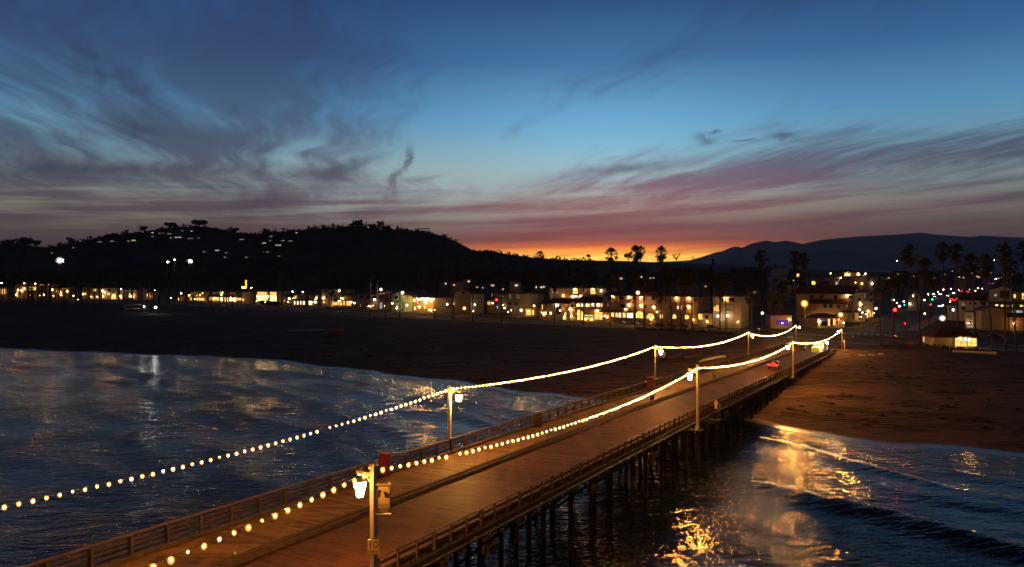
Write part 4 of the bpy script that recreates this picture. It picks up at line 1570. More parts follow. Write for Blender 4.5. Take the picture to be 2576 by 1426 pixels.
def build_wharf_head():
    """toll booth and the odds and ends at the shore end"""
    Y = (CAMZ - 1.85) * F_ / (887 - HZ)
    c = Vector(((2057 - CX) / F_ * Y, Y, 0))
    s, t = to_st(c.x, c.y)
    z = dz(s)
    o = thing('toll_booth', 'small lit toll booth with a bright yellow front on the wharf', 'booth', (c.x, c.y, z), YAW - math.pi / 2)
    ylw = surf('booth_yellow_panel', (0.70, 0.76, 0.02), (0.66, 0.70, 0.02), 1.0, 0.5)
    link('front_panel', MB().box((-0.35, -1.55, 0.68), (2.1, 0.08, 1.24)).mesh('front_panel', ylw), o)
    link('wall', MB().box((0, 1.5, 1.4), (2.9, 0.1, 2.7)).box((1.4, 0.0, 0.68), (0.1, 2.9, 1.24)).box((-1.42, 0, 0.68), (0.1, 2.9, 1.24)).mesh('wall', M_WHITE), o)
    for x in (-1.38, -0.5, 0.45, 1.38):
        link('corner_post', MB().box((x, -1.48, 1.98), (0.10, 0.10, 1.42)).mesh('corner_post', M_WHITE), o)
    link('window', MB().box((0, 1.42, 1.95), (2.5, 0.03, 1.0)).mesh('window', litpane('booth_window_light', (1.0, 0.86, 0.42), 0.8)), o)
    link('roof', MB().box((0, 0, 2.82), (3.6, 3.7, 0.14)).hexa([(-1.8, -1.85, 2.89), (1.8, -1.85, 2.89), (1.8, 1.85, 2.89), (-1.8, 1.85, 2.89), (-.3, -.3, 3.5), (.3, -.3, 3.5), (.3, .3, 3.5), (-.3, .3, 3.5)]).mesh('roof', surf('booth_roof_tile', (0.16, 0.07, 0.045), None, 2.0, 0.8)), o)
    link('booth_fill_lamp', MB().box((0, -1.72, 2.70), (2.4, 0.16, 0.06)).box((0, 0.2, 2.70), (1.6, 0.5, 0.06)).mesh('booth_fill_lamp', glow('booth_fill_light', (1.0, 0.92, 0.5), 90.0)), o)  # front strip added under the eave to brighten the yellow panel
    link('floor', MB().box((0, 0, 0.03), (3.0, 3.2, 0.06)).mesh('floor', M_PAVE), o)
    # white pillar lamp beside the booth
    p = c + Vector((TD.x, TD.y, 0)) * 2.5
    o = thing('pillar_lamp', 'white glowing pillar lamp right of the toll booth', 'lamp', (p.x, p.y, z))
    link('column', MB().lathe([(0.32, 0), (0.32, 0.1), (0.16, 0.2), (0.14, 2.2), (0.2, 2.3)], 10).mesh('column', M_WHITE), o)
    link('head', MB().lathe([(0.2, 2.3), (0.32, 2.5), (0.36, 2.9), (0.2, 3.05), (0.02, 3.1)], 10).mesh('head', glow('pillar_lamp_light', (1.0, 0.9, 0.66), 24.0)), o)
    # barrier arm
    p = c + Vector((TD.x, TD.y, 0)) * 3.6
    o = thing('barrier_gate', 'lowered white barrier arm between the booth and last right-hand post', 'barrier', (p.x, p.y, z), math.atan2(TD.y, TD.x))
    link('housing', MB().box((0, 0, 0.55), (0.4, 0.45, 1.1)).mesh('housing', M_GREYM), o)
    link('arm', MB().box((2.1, 0, 1.0), (4.0, 0.06, 0.12)).mesh('arm', M_WHITE), o)
    # white marker post
    p = gp(2124, 884)
    o = thing('marker_post', 'slim white post right of the last right-hand lamp post', 'post', (p.x, p.y, dz(250) - 0.3))
    link('shaft', MB().lathe([(0.12, 0), (0.12, 3.2), (0.02, 3.3)], 8).mesh('shaft', M_WHITE), o)
    link('reflector', MB().box((0, -0.12, 2.9), (0.12, 0.03, 0.2)).mesh('reflector', M_RED), o)
    # yield sign
    p = gp(2145, 866)
    o = thing('yield_sign', 'red and white triangular yield sign by the street corner', 'sign', tuple(p), -0.3)
    link('post', MB().lathe([(0.04, 0), (0.04, 2.4)], 6).mesh('post', M_GREYM), o)
    tri = [(-0.62, 2.95), (0.62, 2.95), (0, 1.85)]
    pl = link('plate', MB().poly([(a, -0.05, b) for a, b in tri], [(a, -0.09, b) for a, b in tri]).mesh('plate', M_RED), o)
    tri = [(-0.34, 2.80), (0.34, 2.80), (0, 2.2)]
    link('white_field', MB().poly([(a, -0.095, b) for a, b in tri], [(a, -0.105, b) for a, b in tri]).mesh('white_field', M_WHITE), pl)
    # white blocks on the sand edge by the plaza
    for i, (px, py, w) in enumerate(((2168, 896, 1.9), (2192, 895, 1.7), (2216, 893, 1.6))):
        p = gp(px, py)
        o = tag(link('concrete_block', MB().hexa([(-w / 2, -1.4, -.1), (w / 2, -1.4, -.1), (w / 2, 1.4, -.1), (-w / 2, 1.4, -.1), (-w / 2 + .05, -1.35, .3), (w / 2 - .05, -1.35, .3), (w / 2 - .05, 1.35, .38), (-w / 2 + .05, 1.35, .38)]).mesh('concrete_block', surf('pale_block_concrete', (0.55, 0.5, 0.42), None, 1.0, 0.9))),
                '%s of three pale flat blocks on the sand beside the wharf end, from the left' % ORD[i], 'block', 'pale blocks beside the wharf end')
        o.location = p
        o.rotation_euler = (0, 0, YAW - math.pi / 2)
    # benches / planter boxes on the plaza left of the booth
    for i, (px, py) in enumerate(((1995, 872), (2010, 878), (2016, 889))):
        p = gp(px, py, 0.0)
        s_, t_ = to_st(p.x, p.y)
        o = thing('planter_box', '%s low timber planter left of the toll booth' % ('farthest', 'middle', 'nearest')[i], 'planter', (p.x, p.y, dz(s_)), YAW)
        link('box', MB().box((0, 0, 0.3), (1.0, 2.8, 0.6)).mesh('box', M_RAIL), o)
        link('soil', MB().box((0, 0, 0.62), (0.8, 2.6, 0.06)).mesh('soil', M_EARTH), o)
    # pedestrians near the boulevard end
    for px, py, lab, rz in ((1984, 858, 'person in pale jacket standing on the plaza left of the toll booth', 2.0), (1992, 858, 'person in dark jacket standing beside the pale-jacketed one on the plaza', -1.0)):
        p = gp(px, py)
        s_, t_ = to_st(p.x, p.y)
        person('person', lab, (p.x, p.y, dz(s_) + 0.0), rz, 1.75, 0.05, M_GREYM if 'pale' in lab.split()[2] else None, None, None)


def build_beach_things():
    hull_w = surf('pale_hull_paint', (0.34, 0.28, 0.21), (0.27, 0.22, 0.17), 1.2, 0.5)
    hull_d = surf('dark_hull_paint', (0.06, 0.045, 0.04), (0.04, 0.03, 0.03), 1.2, 0.5)

    def canoe(label, p, q, wd, mt, flip, outrig=True):
        a, b = Vector(p), Vector(q)
        L = (b - a).length
        ang = math.atan2((b - a).y, (b - a).x)
        c = (a + b) / 2
        c.z = float(ground(c.x, c.y)) + 0.1
        o = thing('canoe', label, 'canoe', tuple(c), ang, 'canoes drawn up beside the wharf')
        mb = MB()
        vs, fs = [], []
        N = 15
        prof = [(-1.0, 0.62), (-0.92, 0.32), (-0.5, 0.06), (0, 0.0), (0.5, 0.06), (0.92, 0.32), (1.0, 0.62)]
        for k in range(N):
            u = -1 + 2 * k / (N - 1)
            w = wd / 2 * max(0.03, (1 - abs(u) ** 2.4))
            rise = 0.34 * abs(u) ** 3
            for y, z in prof:
                zz = z + rise
                vs.append((u * L / 2, y * w, (0.85 - zz) if flip else zz))
        n = len(prof)
        for k in range(N - 1):
            for i in range(n - 1):
                fs.append((k * n + i, k * n + i + 1, (k + 1) * n + i + 1, (k + 1) * n + i))
        mb.add(vs, fs, True)
        link('hull', mb.mesh('hull', mt), o)
        rim = MB()
        for side in (0, n - 1):
            rim.tube([vs[k * n + side] for k in range(N)], 0.035, 5)
        link('gunwale', rim.mesh('gunwale', M_RAIL), o)
        if not flip:
            for u in (-0.45, -0.1, 0.25):
                link('thwart', MB().box((u * L / 2, 0, 0.52), (0.2, wd * 0.86, 0.05)).mesh('thwart', M_RAIL), o)
        if outrig:
            link('outrigger_float', MB().tube([(-L * .28, 1.7, 0.3), (-L * .2, 1.7, 0.18), (L * .2, 1.7, 0.18), (L * .3, 1.7, 0.34)], [0.05, 0.13, 0.13, 0.04], 8).mesh('outrigger_float', mt), o)
            for u in (-0.14, 0.16):
                link('spar', MB().tube([(u * L, 0, 0.7), (u * L, 1.0, 0.72), (u * L, 1.7, 0.25)], 0.045, 6).mesh('spar', M_RAIL), o)
        return o
    canoe('long pale canoe lying keel up on the sand left of the wharf', gp(1758, 914), gp(1826, 899), 1.15, hull_w, True, False)
    canoe('dark outrigger canoe on the sand behind the second left-hand post', gp(1679, 908), gp(1714, 893), 0.9, hull_d, False)
    canoe('dark outrigger canoe nearer the pale upturned canoe', gp(1722, 908), gp(1766, 893), 0.9, hull_d, False)
    # white storage box seen behind the post
    p = gp(1662, 900)
    o = thing('storage_locker', 'white storage locker on the sand behind the second left-hand post', 'locker', tuple(p), YAW)
    link('box', MB().box((0, 0, 0.75), (1.2, 2.4, 1.5)).mesh('box', M_WHITE), o)
    link('lid', MB().box((0, 0, 1.55), (1.3, 2.5, 0.1)).mesh('lid', M_WHITE), o)
    link('door', MB().box((-0.62, 0, 0.75), (0.04, 1.0, 1.2)).mesh('door', M_GREYM), o)
    # low platform with a crate on the left beach
    a, b = gp(727, 838), gp(812, 835)
    c = (a + b) / 2
    ang = math.atan2((b - a).y, (b - a).x)
    o = thing('beach_platform', 'low grey timber platform on the dark left beach', 'platform', tuple(c), ang)
    L = (b - a).length
    for i in range(6):
        link('board', MB().box((0, -1.5 + i * 0.6, 0.95), (L, 0.56, 0.10)).mesh('board', M_GREYM), o)
    for x in (-L / 2 + 0.5, 0, L / 2 - 0.5):
        for y in (-1.5, 1.5):
            link('leg', MB().box((x, y, 0.4), (0.25, 0.25, 1.0)).mesh('leg', M_TIMBER), o)
    a, b = gp(815, 844), gp(860, 842)
    c = (a + b) / 2
    L = (b - a).length
    o = thing('beach_container', 'pale brown container at the right end of the beach platform', 'container', tuple(c), ang)
    tan_ = surf('container_tan_paint', (0.13, 0.09, 0.075), (0.10, 0.07, 0.06), 0.8, 0.7)
    link('box', MB().box((0, 0, 0.95), (L, 3.0, 1.9)).mesh('box', tan_), o)
    link('lid', MB().box((0, 0, 1.95), (L + 0.2, 3.2, 0.12)).mesh('lid', tan_), o)
    for x in (-L / 2 + 0.3, -L / 2 + 1.4, L / 2 - 1.6):
        link('guard_rail', MB().tube([(x, -1.2, 2.0), (x, -1.2, 3.2), (x + 1.1, -1.2, 3.2), (x + 1.1, -1.2, 2.0)], 0.06, 6).mesh('guard_rail', M_GREYM), o)
    # volleyball court and the two flood lamps beside it
    a, b = gp(314, 787), gp(374, 785)
    ang = math.atan2((b - a).y, (b - a).x)
    L = (b - a).length
    o = thing('volleyball_net', 'floodlit volleyball net on two posts on the far left beach', 'net', tuple(a), ang)
    hN = 5.2
    for x in (0, L):
        link('post', MB().tube([(x, 0, 0), (x, 0, hN)], 0.16, 8).mesh('post', M_WHITE), o)
    for z in (hN - 0.2, hN - 2.6):
        link('net_tape', MB().bar((0, 0, z), (L, 0, z), 0.1, 0.24).mesh('net_tape', M_WHITE), o)
    nt = MB()
    for i in range(1, 24):
        nt.tube([(L * i / 24, 0, hN - 2.6), (L * i / 24, 0, hN - 0.2)], 0.02, 4, False)
    for i in range(1, 5):
        nt.tube([(0, 0, hN - 2.6 + i * 0.48), (L, 0, hN - 2.6 + i * 0.48)], 0.02, 4, False)
    link('mesh', nt.mesh('mesh', M_CABLE), o)
    fl = glow('court_flood_light', (1.0, 0.93, 0.84), 170.0)
    for i, (px, py, yb, lab) in enumerate(((363, 771, 786, 'small white flood lamp on a post at the volleyball net'), (392, 773, 790, 'bright white flood lamp on a post right of the volleyball net'))):
        p = gp(px, yb)
        h = CAMZ - (py - HZ) / F_ * p.y - p.z
        o = thing('flood_lamp', lab, 'lamp', tuple(p), 0.0, 'volleyball flood lamps')
        link('pole', MB().tube([(0, 0, 0), (0, 0, h)], 0.09, 6).mesh('pole', M_GREYM), o)
        link('head', MB().ball((0, -0.3, h), 0.26 + 0.14 * i, 8, 6).mesh('head', fl), o)
        link('halo_ball', MB().ball((0, -0.3, h), 0.75 + 0.4 * i, 10, 7).mesh('halo_ball', halo_shell('flood_halo', (1.0, 0.85, 0.75), 0.8, .3)), o)  # added glow ball round the lamp head, standing in for its halo
        link('hood', MB().box((0, 1.35, h), (1.1, 0.25, 1.1)).mesh('hood', M_BLACK), o)


build_signs()
build_wharf_things()
build_wharf_traffic()
build_wharf_head()
build_beach_things()

# ------------------------------------------------------------------ trees
def palm_meshes():
    out = []
    for v in range(3):
        rg = random.Random(50 + v)
        cr, sk = MB(), MB()

        def frond(mb, az, el, stalk, fan, n, wid, droop):
            d = Vector((math.cos(az) * math.cos(el), math.sin(az) * math.cos(el), math.sin(el)))
            side = Vector((-math.sin(az), math.cos(az), 0))
            up = side.cross(d) * -1
            tip = d * stalk
            tip.z -= droop * 0.25
            mb.bar((0, 0, 0), tip, 0.05, 0.04)
            for i in range(n):
                a = -1.25 + 2.5 * i / (n - 1)
                q = (d * math.cos(a) + side * math.sin(a)).normalized()
                L = fan * (1 - 0.25 * abs(a) / 1.25) * rg.uniform(0.85, 1.1)
                e = tip + q * L + Vector((0, 0, -droop * (0.4 + 0.5 * abs(a))))
                m_ = tip + q * L * 0.5
                w = side * wid * math.cos(a) - d * wid * math.sin(a)
                mb.add([tip, m_ + w, e, m_ - w], [(0, 1, 2, 3)])
        for i in range(46):
            az = rg.uniform(0, 6.283)
            el = math.radians(rg.uniform(-38, 82))
            frond(cr, az, el, rg.uniform(1.0, 1.5), rg.uniform(0.9, 1.25), 9, 0.085, max(0.05, 0.55 - el * 0.4))
        for i in range(30):
            az = rg.uniform(0, 6.283)
            el = math.radians(rg.uniform(-82, -45))
            frond(sk, az, el, rg.uniform(0.9, 2.2), 0.9, 5, 0.10, 0.4)
        out.append((cr.mesh('crown', M_FROND), sk.mesh('dead_fronds', M_SKIRT)))
    return out


PALM = palm_meshes()


def palm(label, crown, base, size, group, tr=0.26):
    """crown: point of the crown's heart, base: foot of the trunk, size: crown radius"""
    o = thing('palm_tree', label, 'palm tree', tuple(base), 0.0, group)
    c = Vector(crown) - Vector(base)
    pts = []
    for k in range(7):
        u = k / 6
        pts.append(Vector((c.x * u ** 1.5, c.y * u ** 1.5, c.z * u)))
    rad = [tr * (1.35 if k == 0 else 1.0 - 0.25 * k / 6) for k in range(7)]
    link('trunk', MB().tube(pts, rad, 8).mesh('trunk', M_BARK), o)
    v = RNG.randrange(3)
    s = size / 2.3
    k = link('crown', PALM[v][0], o, tuple(c), RNG.uniform(0, 6), (s, s, s))
    link('dead_fronds', PALM[v][1], o, tuple(c + Vector((0, 0, -0.2 * s))), RNG.uniform(0, 6), (s * 0.8, s * 0.8, s))
    return o


def leaf_clump(mb, c, r, n, size, rg, flat_=0.8):
    for _ in range(n):
        d = Vector((rg.gauss(0, 1), rg.gauss(0, 1), rg.gauss(0, 1)))
        if d.length < 1e-3:
            continue
        d.normalize()
        p = Vector(c) + Vector((d.x * r, d.y * r, d.z * r * flat_)) * (0.55 + 0.5 * rg.random())
        a = Vector((rg.uniform(-1, 1), rg.uniform(-1, 1), rg.uniform(-1, 1))).normalized() * size * rg.uniform(0.6, 1.3)
        b = a.cross(Vector((rg.uniform(-1, 1), rg.uniform(-1, 1), rg.uniform(-1, 1)))).normalized() * size * rg.uniform(0.5, 1.0)
        mb.add([p - a * .5, p + b * .5, p + a * .5, p - b * .5], [(0, 1, 2, 3)])


def tree(label, base, h, rad, style, group, seed):
    rg = random.Random(seed)
    o = thing({'oak': 'broadleaf_tree', 'cypress': 'cypress_tree', 'umbrella': 'umbrella_pine', 'bare': 'bare_tree'}[style], label, 'tree', tuple(base), 0.0, group)
    tr, cr = MB(), MB()
    if style == 'cypress':
        tr.tube([(0, 0, -1), (0, 0, h * .3)], [rad * .18, rad * .1], 6)
        for k in range(7):
            u = k / 6
            leaf_clump(cr, (0, 0, h * (.15 + .8 * u)), rad * (1 - .75 * u) * (.8 + .3 * rg.random()), 40, rad * .5, rg)
    else:
        th = h * (.55 if style == 'umbrella' else .35)
        tr.tube([(0, 0, -1), (rad * .05, 0, th * .6), (rad * .1, 0, th)], [rad * .09, rad * .07, rad * .05], 7)
        nb = 9 if style != 'bare' else 14
        for k in range(nb):
            a = k * 2.4 + rg.uniform(-.3, .3)
            rr = rad * rg.uniform(.45, .85)
            zz = h * (rg.uniform(.78, .9) if style == 'umbrella' else rg.uniform(.5, .92))
            e = (rr * math.cos(a), rr * math.sin(a), zz)
            tr.tube([(rad * .08, 0, th * .8), (e[0] * .5, e[1] * .5, (zz + th) / 2), e], [rad * .045, rad * .03, rad * .012], 5)
            if style == 'bare':
                for q in range(5):
                    f = (e[0] + rg.uniform(-.3, .3) * rad, e[1] + rg.uniform(-.3, .3) * rad, e[2] + rg.uniform(.0, .25) * h)
                    tr.tube([e, f], [rad * .012, rad * .006], 4)
                continue
            leaf_clump(cr, e, rad * rg.uniform(.28, .45), 60, rad * .22, rg, .7 if style == 'umbrella' else .85)
        if style == 'oak':
            leaf_clump(cr, (0, 0, h * .72), rad * .6, 120, rad * .25, rg)
    link('trunk', tr.mesh('trunk', M_BARK), o)
    if cr.v:
        link('crown', cr.mesh('crown', M_LEAF), o)
    return o


def build_palms():
    # tall palms: crown x, crown y, foot x, foot y or distance, crown radius px, label
    far = [(1358, 643, 1358, 520, 10, 'lone small palm breaking the orange skyline, leftmost of the skyline palms'),
           (1538, 641, 1538, 470, 15, 'broad skyline palm left of the paired palms in the sunset'),
           (1600, 636, 1599, 455, 15, 'taller of the paired palms in front of the sunset, left one'),
           (1611, 631, 1610, 470, 11, 'right one of the paired palms in front of the sunset'),
           (1663, 637, 1665, 445, 14, 'single slim palm standing clear against the orange sunset'),
           (1793, 657, 1793, 900, 5, 'tiny distant palm in front of the mountain foot'),
           (1915, 645, 1917, 430, 15, 'palm over the dark trees above the third left-hand post'),
           (2001, 648, 2003, 420, 14, 'left palm of the pair above the white tower block'),
           (2022, 654, 2021, 420, 14, 'right palm of the pair above the white tower block'),
           (1237, 640, 1237, 900, 9, 'small palm on the skyline at the right foot of the hill')]
    for cx, cy, bx, Y, r, lab in far:
        c = at(cx, cy, Y)
        b = Vector(((bx - CX) / F_ * Y, Y, float(ground((bx - CX) / F_ * Y, Y))))
        palm(lab, c, b, r / F_ * Y * 1.45, 'skyline palms')
    right = [(2287, 640, 2316, 866, 20, 'leaning tall palm left of the two twin palms at right'),
             (2325, 675, 2311, 866, 22, 'shorter bushy palm right of the leaning one'),
             (2213, 722, 2214, 869, 17, 'palm trunk nearest the street corner, left of the red signal'),
             (2246, 704, 2247, 866, 17, 'palm whose trunk stands behind the red traffic light'),
             (2277, 700, 2279, 862, 16, 'palm between the red traffic light and the leaning palm'),
             (2370, 630, 2384, 862, 17, 'left of the twin tall palms on the right skyline'),
             (2406, 633, 2410, 866, 17, 'right of the twin tall palms on the right skyline'),
             (2440, 662, 2455, 868, 21, 'left palm of the dark dense pair at far right'),
             (2476, 664, 2496, 880, 21, 'right palm of the dark dense pair at far right'),
             (2524, 634, 2530, 884, 19, 'tall palm second from the right edge'),
             (2540, 668, 2556, 890, 17, 'lower palm just right of the tall one near the right edge'),
             (2576, 628, 2578, 884, 18, 'palm cut by the right edge of the view'),
             (2343, 700, 2335, 866, 15, 'short palm in the clump behind the beach hut'),
             (1888, 742, 1891, 828, 15, 'leftmost palm of the dark clump by the third left-hand post'),
             (1935, 748, 1937, 826, 14, 'middle palm of the dark clump by the third left-hand post'),
             (1962, 752, 1960, 826, 14, 'rightmost palm of the dark clump by the third left-hand post')]
    for cx, cy, bx, by, r, lab in right:
        b = gp(bx, by)
        c = at(cx, cy, b.y)
        palm(lab, c, b, r / F_ * b.y * 1.4, 'palms at the street end')
    # the promenade row, left to right
    row = [(120, 690, 121, 756), (215, 700, 216, 760), (300, 702, 301, 762), (418, 668, 421, 767), (440, 690, 440, 767), (462, 640, 465, 770), (474, 655, 470, 770),
           (530, 700, 531, 772), (585, 702, 586, 774), (640, 696, 641, 777), (700, 700, 702, 781), (769, 702, 770, 785), (834, 731, 833, 789), (861, 735, 862, 790),
           (929, 700, 930, 795), (970, 712, 970, 797), (1006, 706, 1006, 799), (1091, 708, 1092, 804), (1139, 700, 1140, 806), (1190, 715, 1189, 808), (1262, 712, 1262, 812),
           (1395, 716, 1395, 816), (1468, 704, 1468, 818), (1534, 712, 1535, 822), (1598, 700, 1598, 826), (1619, 714, 1622, 827), (1661, 745, 1665, 828), (1683, 716, 1690, 829),
           (1712, 706, 1713, 830), (1722, 722, 1721, 830), (1740, 700, 1741, 831), (1812, 728, 1811, 836), (1826, 716, 1826, 838)]
    n = len(row)
    names = ['%s palm from the left edge in the promenade row' % ORD[i] if i < 17 else '%s palm left of the wharf in the promenade row, counting from the wharf' % ORD[n - 1 - i] for i in range(n)]
    for (cx, cy, bx, by), lab in zip(row, names):
        b = gp(bx, by)
        c = at(cx, cy, b.y)
        palm(lab, c, b, RNG.uniform(2.4, 3.0), 'promenade palms', 0.28)


def build_ridge_trees():
    lst = [(427, 572, 560, 15, 'umbrella', 'wide flat-topped tree, left of two on the left hilltop'), (500, 574, 555, 20, 'umbrella', 'widest flat-topped tree, right of two on the left hilltop'),
           (361, 582, 567, 9, 'oak', 'round tree left of the flat-topped hilltop trees'), (318, 588, 575, 6, 'oak', 'small round tree far left on the hill shoulder'),
           (592, 586, 572, 10, 'oak', 'ragged tree in the dip right of the flat-topped hilltop trees'), (668, 588, 575, 10, 'oak', 'bushy tree in the saddle between the two hilltops'),
           (713, 583, 573, 5, 'umbrella', 'tiny umbrella tree right of the saddle'), (775, 578, 566, 4, 'cypress', 'first small pointed tree on the right hilltop'),
           (790, 577, 565, 4, 'cypress', 'second small pointed tree on the right hilltop'), (812, 576, 563, 6, 'oak', 'small round tree left of the hilltop mansion trees'),
           (838, 574, 562, 6, 'oak', 'round tree between the small ones and mansion trees'), (900, 570, 554, 16, 'oak', 'large spreading tree on the right summit'),
           (921, 570, 556, 4, 'cypress', 'dark cypress beside the bright house lamp on the summit'), (934, 571, 564, 9, 'oak', 'low dome tree right of the summit cypress'),
           (957, 573, 556, 11, 'oak', 'tall rounded tree right of the summit'), (976, 577, 565, 8, 'oak', 'medium tree right of the tall rounded one'),
           (1000, 579, 569, 7, 'cypress', 'cone-shaped tree on the right slope'), (1018, 581, 575, 7, 'oak', 'low tree right of the cone-shaped one'),
           (1047, 584, 575, 6, 'oak', 'round tree left of the ridge pergola'), (20, 617, 603, 15, 'oak', 'big dark tree at the far left skyline'),
           (60, 620, 601, 20, 'oak', 'broadest dark tree of the far left skyline'), (90, 622, 604, 13, 'oak', 'third dark tree of the far left skyline'),
           (178, 612, 598, 11, 'oak', 'dark tree where the hill meets the left skyline'), (1480, 657, 648, 6, 'oak', 'low tree on the sunset skyline left of the palms'),
           (1580, 660, 634, 11, 'oak', 'full tree standing just left of the paired sunset palms'), (1701, 664, 630, 14, 'bare', 'bare twiggy tree against the sunset'),
           (1743, 664, 650, 6, 'bare', 'small bare tree right of the twiggy one')]
    for i, (px, yb, yt, r, style, lab) in enumerate(lst):
        Y = HR - 30 if px < 1400 else 560
        p = at(px, yb, Y)
        if px < 1400:
            p.z = min(p.z, float(hill_z(px, Y))) - 2
        h = CAMZ - (yt - HZ) / F_ * Y - p.z
        tree(lab, p, max(h, 6), r / F_ * Y, style, 'skyline trees', 300 + i)


def build_woods():
    rg = random.Random(3)
    # hillside woods
    mb = MB()
    for _ in range(2300):
        px = rg.uniform(-200, 1500)
        v = rg.random() ** 0.8
        Y = HF + (HR - HF) * v
        z = float(hill_z(px, Y))
        X = (px - CX) / F_ * Y
        r = rg.uniform(3, 7)
        leaf_clump(mb, (X, Y, z + r * .5), r, 12, r * .75, rg)
    for _ in range(1500):
        px = rg.uniform(-200, 1260)
        Y = HR - rg.uniform(0, 60)
        z = float(hill_z(px, Y))
        X = (px - CX) / F_ * Y
        if 1085 < px < 1200:
            r = rg.uniform(1.2, 2.2)
        else:
            r = rg.uniform(1.8, 4.0) * (1.0 + (0.9 if rg.random() < .22 else 0.0))
        leaf_clump(mb, (X, Y, z + r * .4), r, 12, r * .8, rg)
    tag(structure(mb.build('hillside_woods', M_LEAF), 'stuff'), 'dense dark scrub and trees covering the hill', 'woods')
    # town trees behind the sea-front houses
    mb = MB()
    for _ in range(620):
        px = rg.uniform(-150, 2000)
        Y = rg.uniform(600, 1120) if px < 1250 else rg.uniform(520, 1000)
        X = (px - CX) / F_ * Y
        z = float(ground(X, Y))
        top = at(px, rg.uniform(655, 705) if px < 1250 else rg.uniform(664, 708), Y).z
        r = rg.uniform(3.5, 7)
        h = max(5, min(top - z, 28))
        for k in range(4):
            leaf_clump(mb, (X + rg.uniform(-.6, .6) * r, Y + rg.uniform(-.6, .6) * r, z + h - r * rg.uniform(.4, 1.3)), r * .65, 13, r * .45, rg)
        mb.tube([(X, Y, z - .5), (X, Y, z + h - r * .6)], [.5, .3], 5, False)
    tag(structure(mb.build('town_trees', M_LEAF), 'stuff'), 'dark mass of town trees behind the sea-front buildings', 'trees')
    mb = MB()
    for _ in range(330):
        px = rg.uniform(1850, 2750)
        Y = rg.uniform(560, 1500)
        X = (px - CX) / F_ * Y
        if abs((Vector((X, Y, 0)) - STREET[0]).dot(STREET[2])) < 24:
            continue
        z = float(ground(X, Y))
        r = rg.uniform(3, 6)
        h = max(4, min(at(px, rg.uniform(668, 700), Y).z - z, 15))
        for k in range(3):
            leaf_clump(mb, (X + rg.uniform(-.6, .6) * r, Y + rg.uniform(-.6, .6) * r, z + h - r * rg.uniform(.4, 1.2)), r * .65, 13, r * .45, rg)
        mb.tube([(X, Y, z - .5), (X, Y, z + h - r * .6)], [.4, .25], 5, False)
    tag(structure(mb.build('town_trees', M_LEAF), 'stuff'), 'dark trees among the roofs on the right of town', 'trees')


def hedge(label, pts, h, wd, seed):
    rg = random.Random(seed)
    mb = MB()
    P = [gp(*p) for p in pts]
    for a, b in zip(P[:-1], P[1:]):
        L = (b - a).length
        n = max(2, int(L / 1.2))
        for k in range(n):
            c = a.lerp(b, (k + rg.random()) / n)
            leaf_clump(mb, (c.x + rg.uniform(-.3, .3) * wd, c.y + rg.uniform(-.3, .3) * wd, c.z + h * rg.uniform(.3, .6)), h * .5, 14, h * .42, rg)
    base = P[0]
    o = thing('hedge', label, 'hedge', tuple(base))
    mb.build('foliage', M_LEAF, o)
    st_ = MB()
    for a, b in zip(P[:-1], P[1:]):
        st_.bar(a + Vector((0, 0, h * .22)), b + Vector((0, 0, h * .22)), wd * .5, h * .5)
    st_.build('stems', M_LEAF, o)


# ------------------------------------------------------------------ buildings
ZM = {'D': (0, 0, 1), '1': (0, 508, .25), '2': (644, 508, .25), '3': (1359.9, 703.4, .0910), '4': (1563.1, 703.4, .12136), '5': (812.8, 695.6, .10922), '6': (437.7, 695.6, .1517),
      '7': (0, 680, .1699), '8': (1078.5, 695.6, .11529), 'a': (2000.8, 648.7, .12606), 'b': (2250.9, 648.7, .18083), 'r': (1875.7, 547, .2741)}


def zx(k, x):
    return ZM[k][0] + x * ZM[k][2]


def zy(k, y):
    return ZM[k][1] + y * ZM[k][2]


WALLS = {'cream': surf('cream_stucco', (0.58, 0.48, 0.36), (0.50, 0.41, 0.30), 0.35, 0.9, 0.2), 'white': surf('white_stucco', (0.70, 0.66, 0.58), (0.60, 0.56, 0.49), 0.35, 0.9, 0.2),
         'pink': surf('pinkish_stucco', (0.48, 0.34, 0.30), (0.42, 0.29, 0.25), 0.35, 0.9, 0.2), 'tan': surf('tan_stucco', (0.48, 0.34, 0.20), (0.42, 0.29, 0.17), 0.35, 0.9, 0.2),
         'green': surf('pale_green_stucco', (0.42, 0.55, 0.33), (0.36, 0.48, 0.28), 0.35, 0.9, 0.2), 'grey': surf('grey_stucco', (0.34, 0.31, 0.30), (0.28, 0.26, 0.25), 0.35, 0.9, 0.2)}
M_ROOF = surf('clay_roof_tile', (0.13, 0.055, 0.035), (0.08, 0.035, 0.025), 0.8, 0.85, 0.4)
M_ROOFG = surf('grey_roof_felt', (0.09, 0.085, 0.08), (0.06, 0.055, 0.05), 0.8, 0.9)
LIT = {'lit': litpane('window_warm', (1.0, 0.50, 0.13), 1.9), 'yel': litpane('window_yellow', (1.0, 0.66, 0.13), 1.7), 'whi': litpane('window_white', (1.0, 0.74, 0.42), 3.2),
       'org': litpane('window_orange', (1.0, 0.46, 0.13), 1.4), 'dim': litpane('window_dim', (1.0, 0.52, 0.26), 0.22), 'blz': litpane('window_blazing', (1.0, 0.64, 0.20), 4.2),
       'pur': litpane('window_purple', (0.30, 0.10, 0.8), 0.5), 'cool': litpane('window_cool', (0.9, 0.92, 1.0), 0.5), 'dark': M_GLASS, 'grn': litpane('window_green', (0.4, 1.0, 0.55), 0.5)}
M_WLAMP = glow('wall_lamp_light', (1.0, 0.47, 0.12), 230.0)
M_WHALO = halo_shell('wall_lamp_halo', (1.0, 0.46, 0.12), 1.3)  # emissive shells that imitate the halo round wall lamps
M_WHALOW = halo_shell('white_wall_lamp_halo', (1.0, 0.72, 0.45), 1.2)
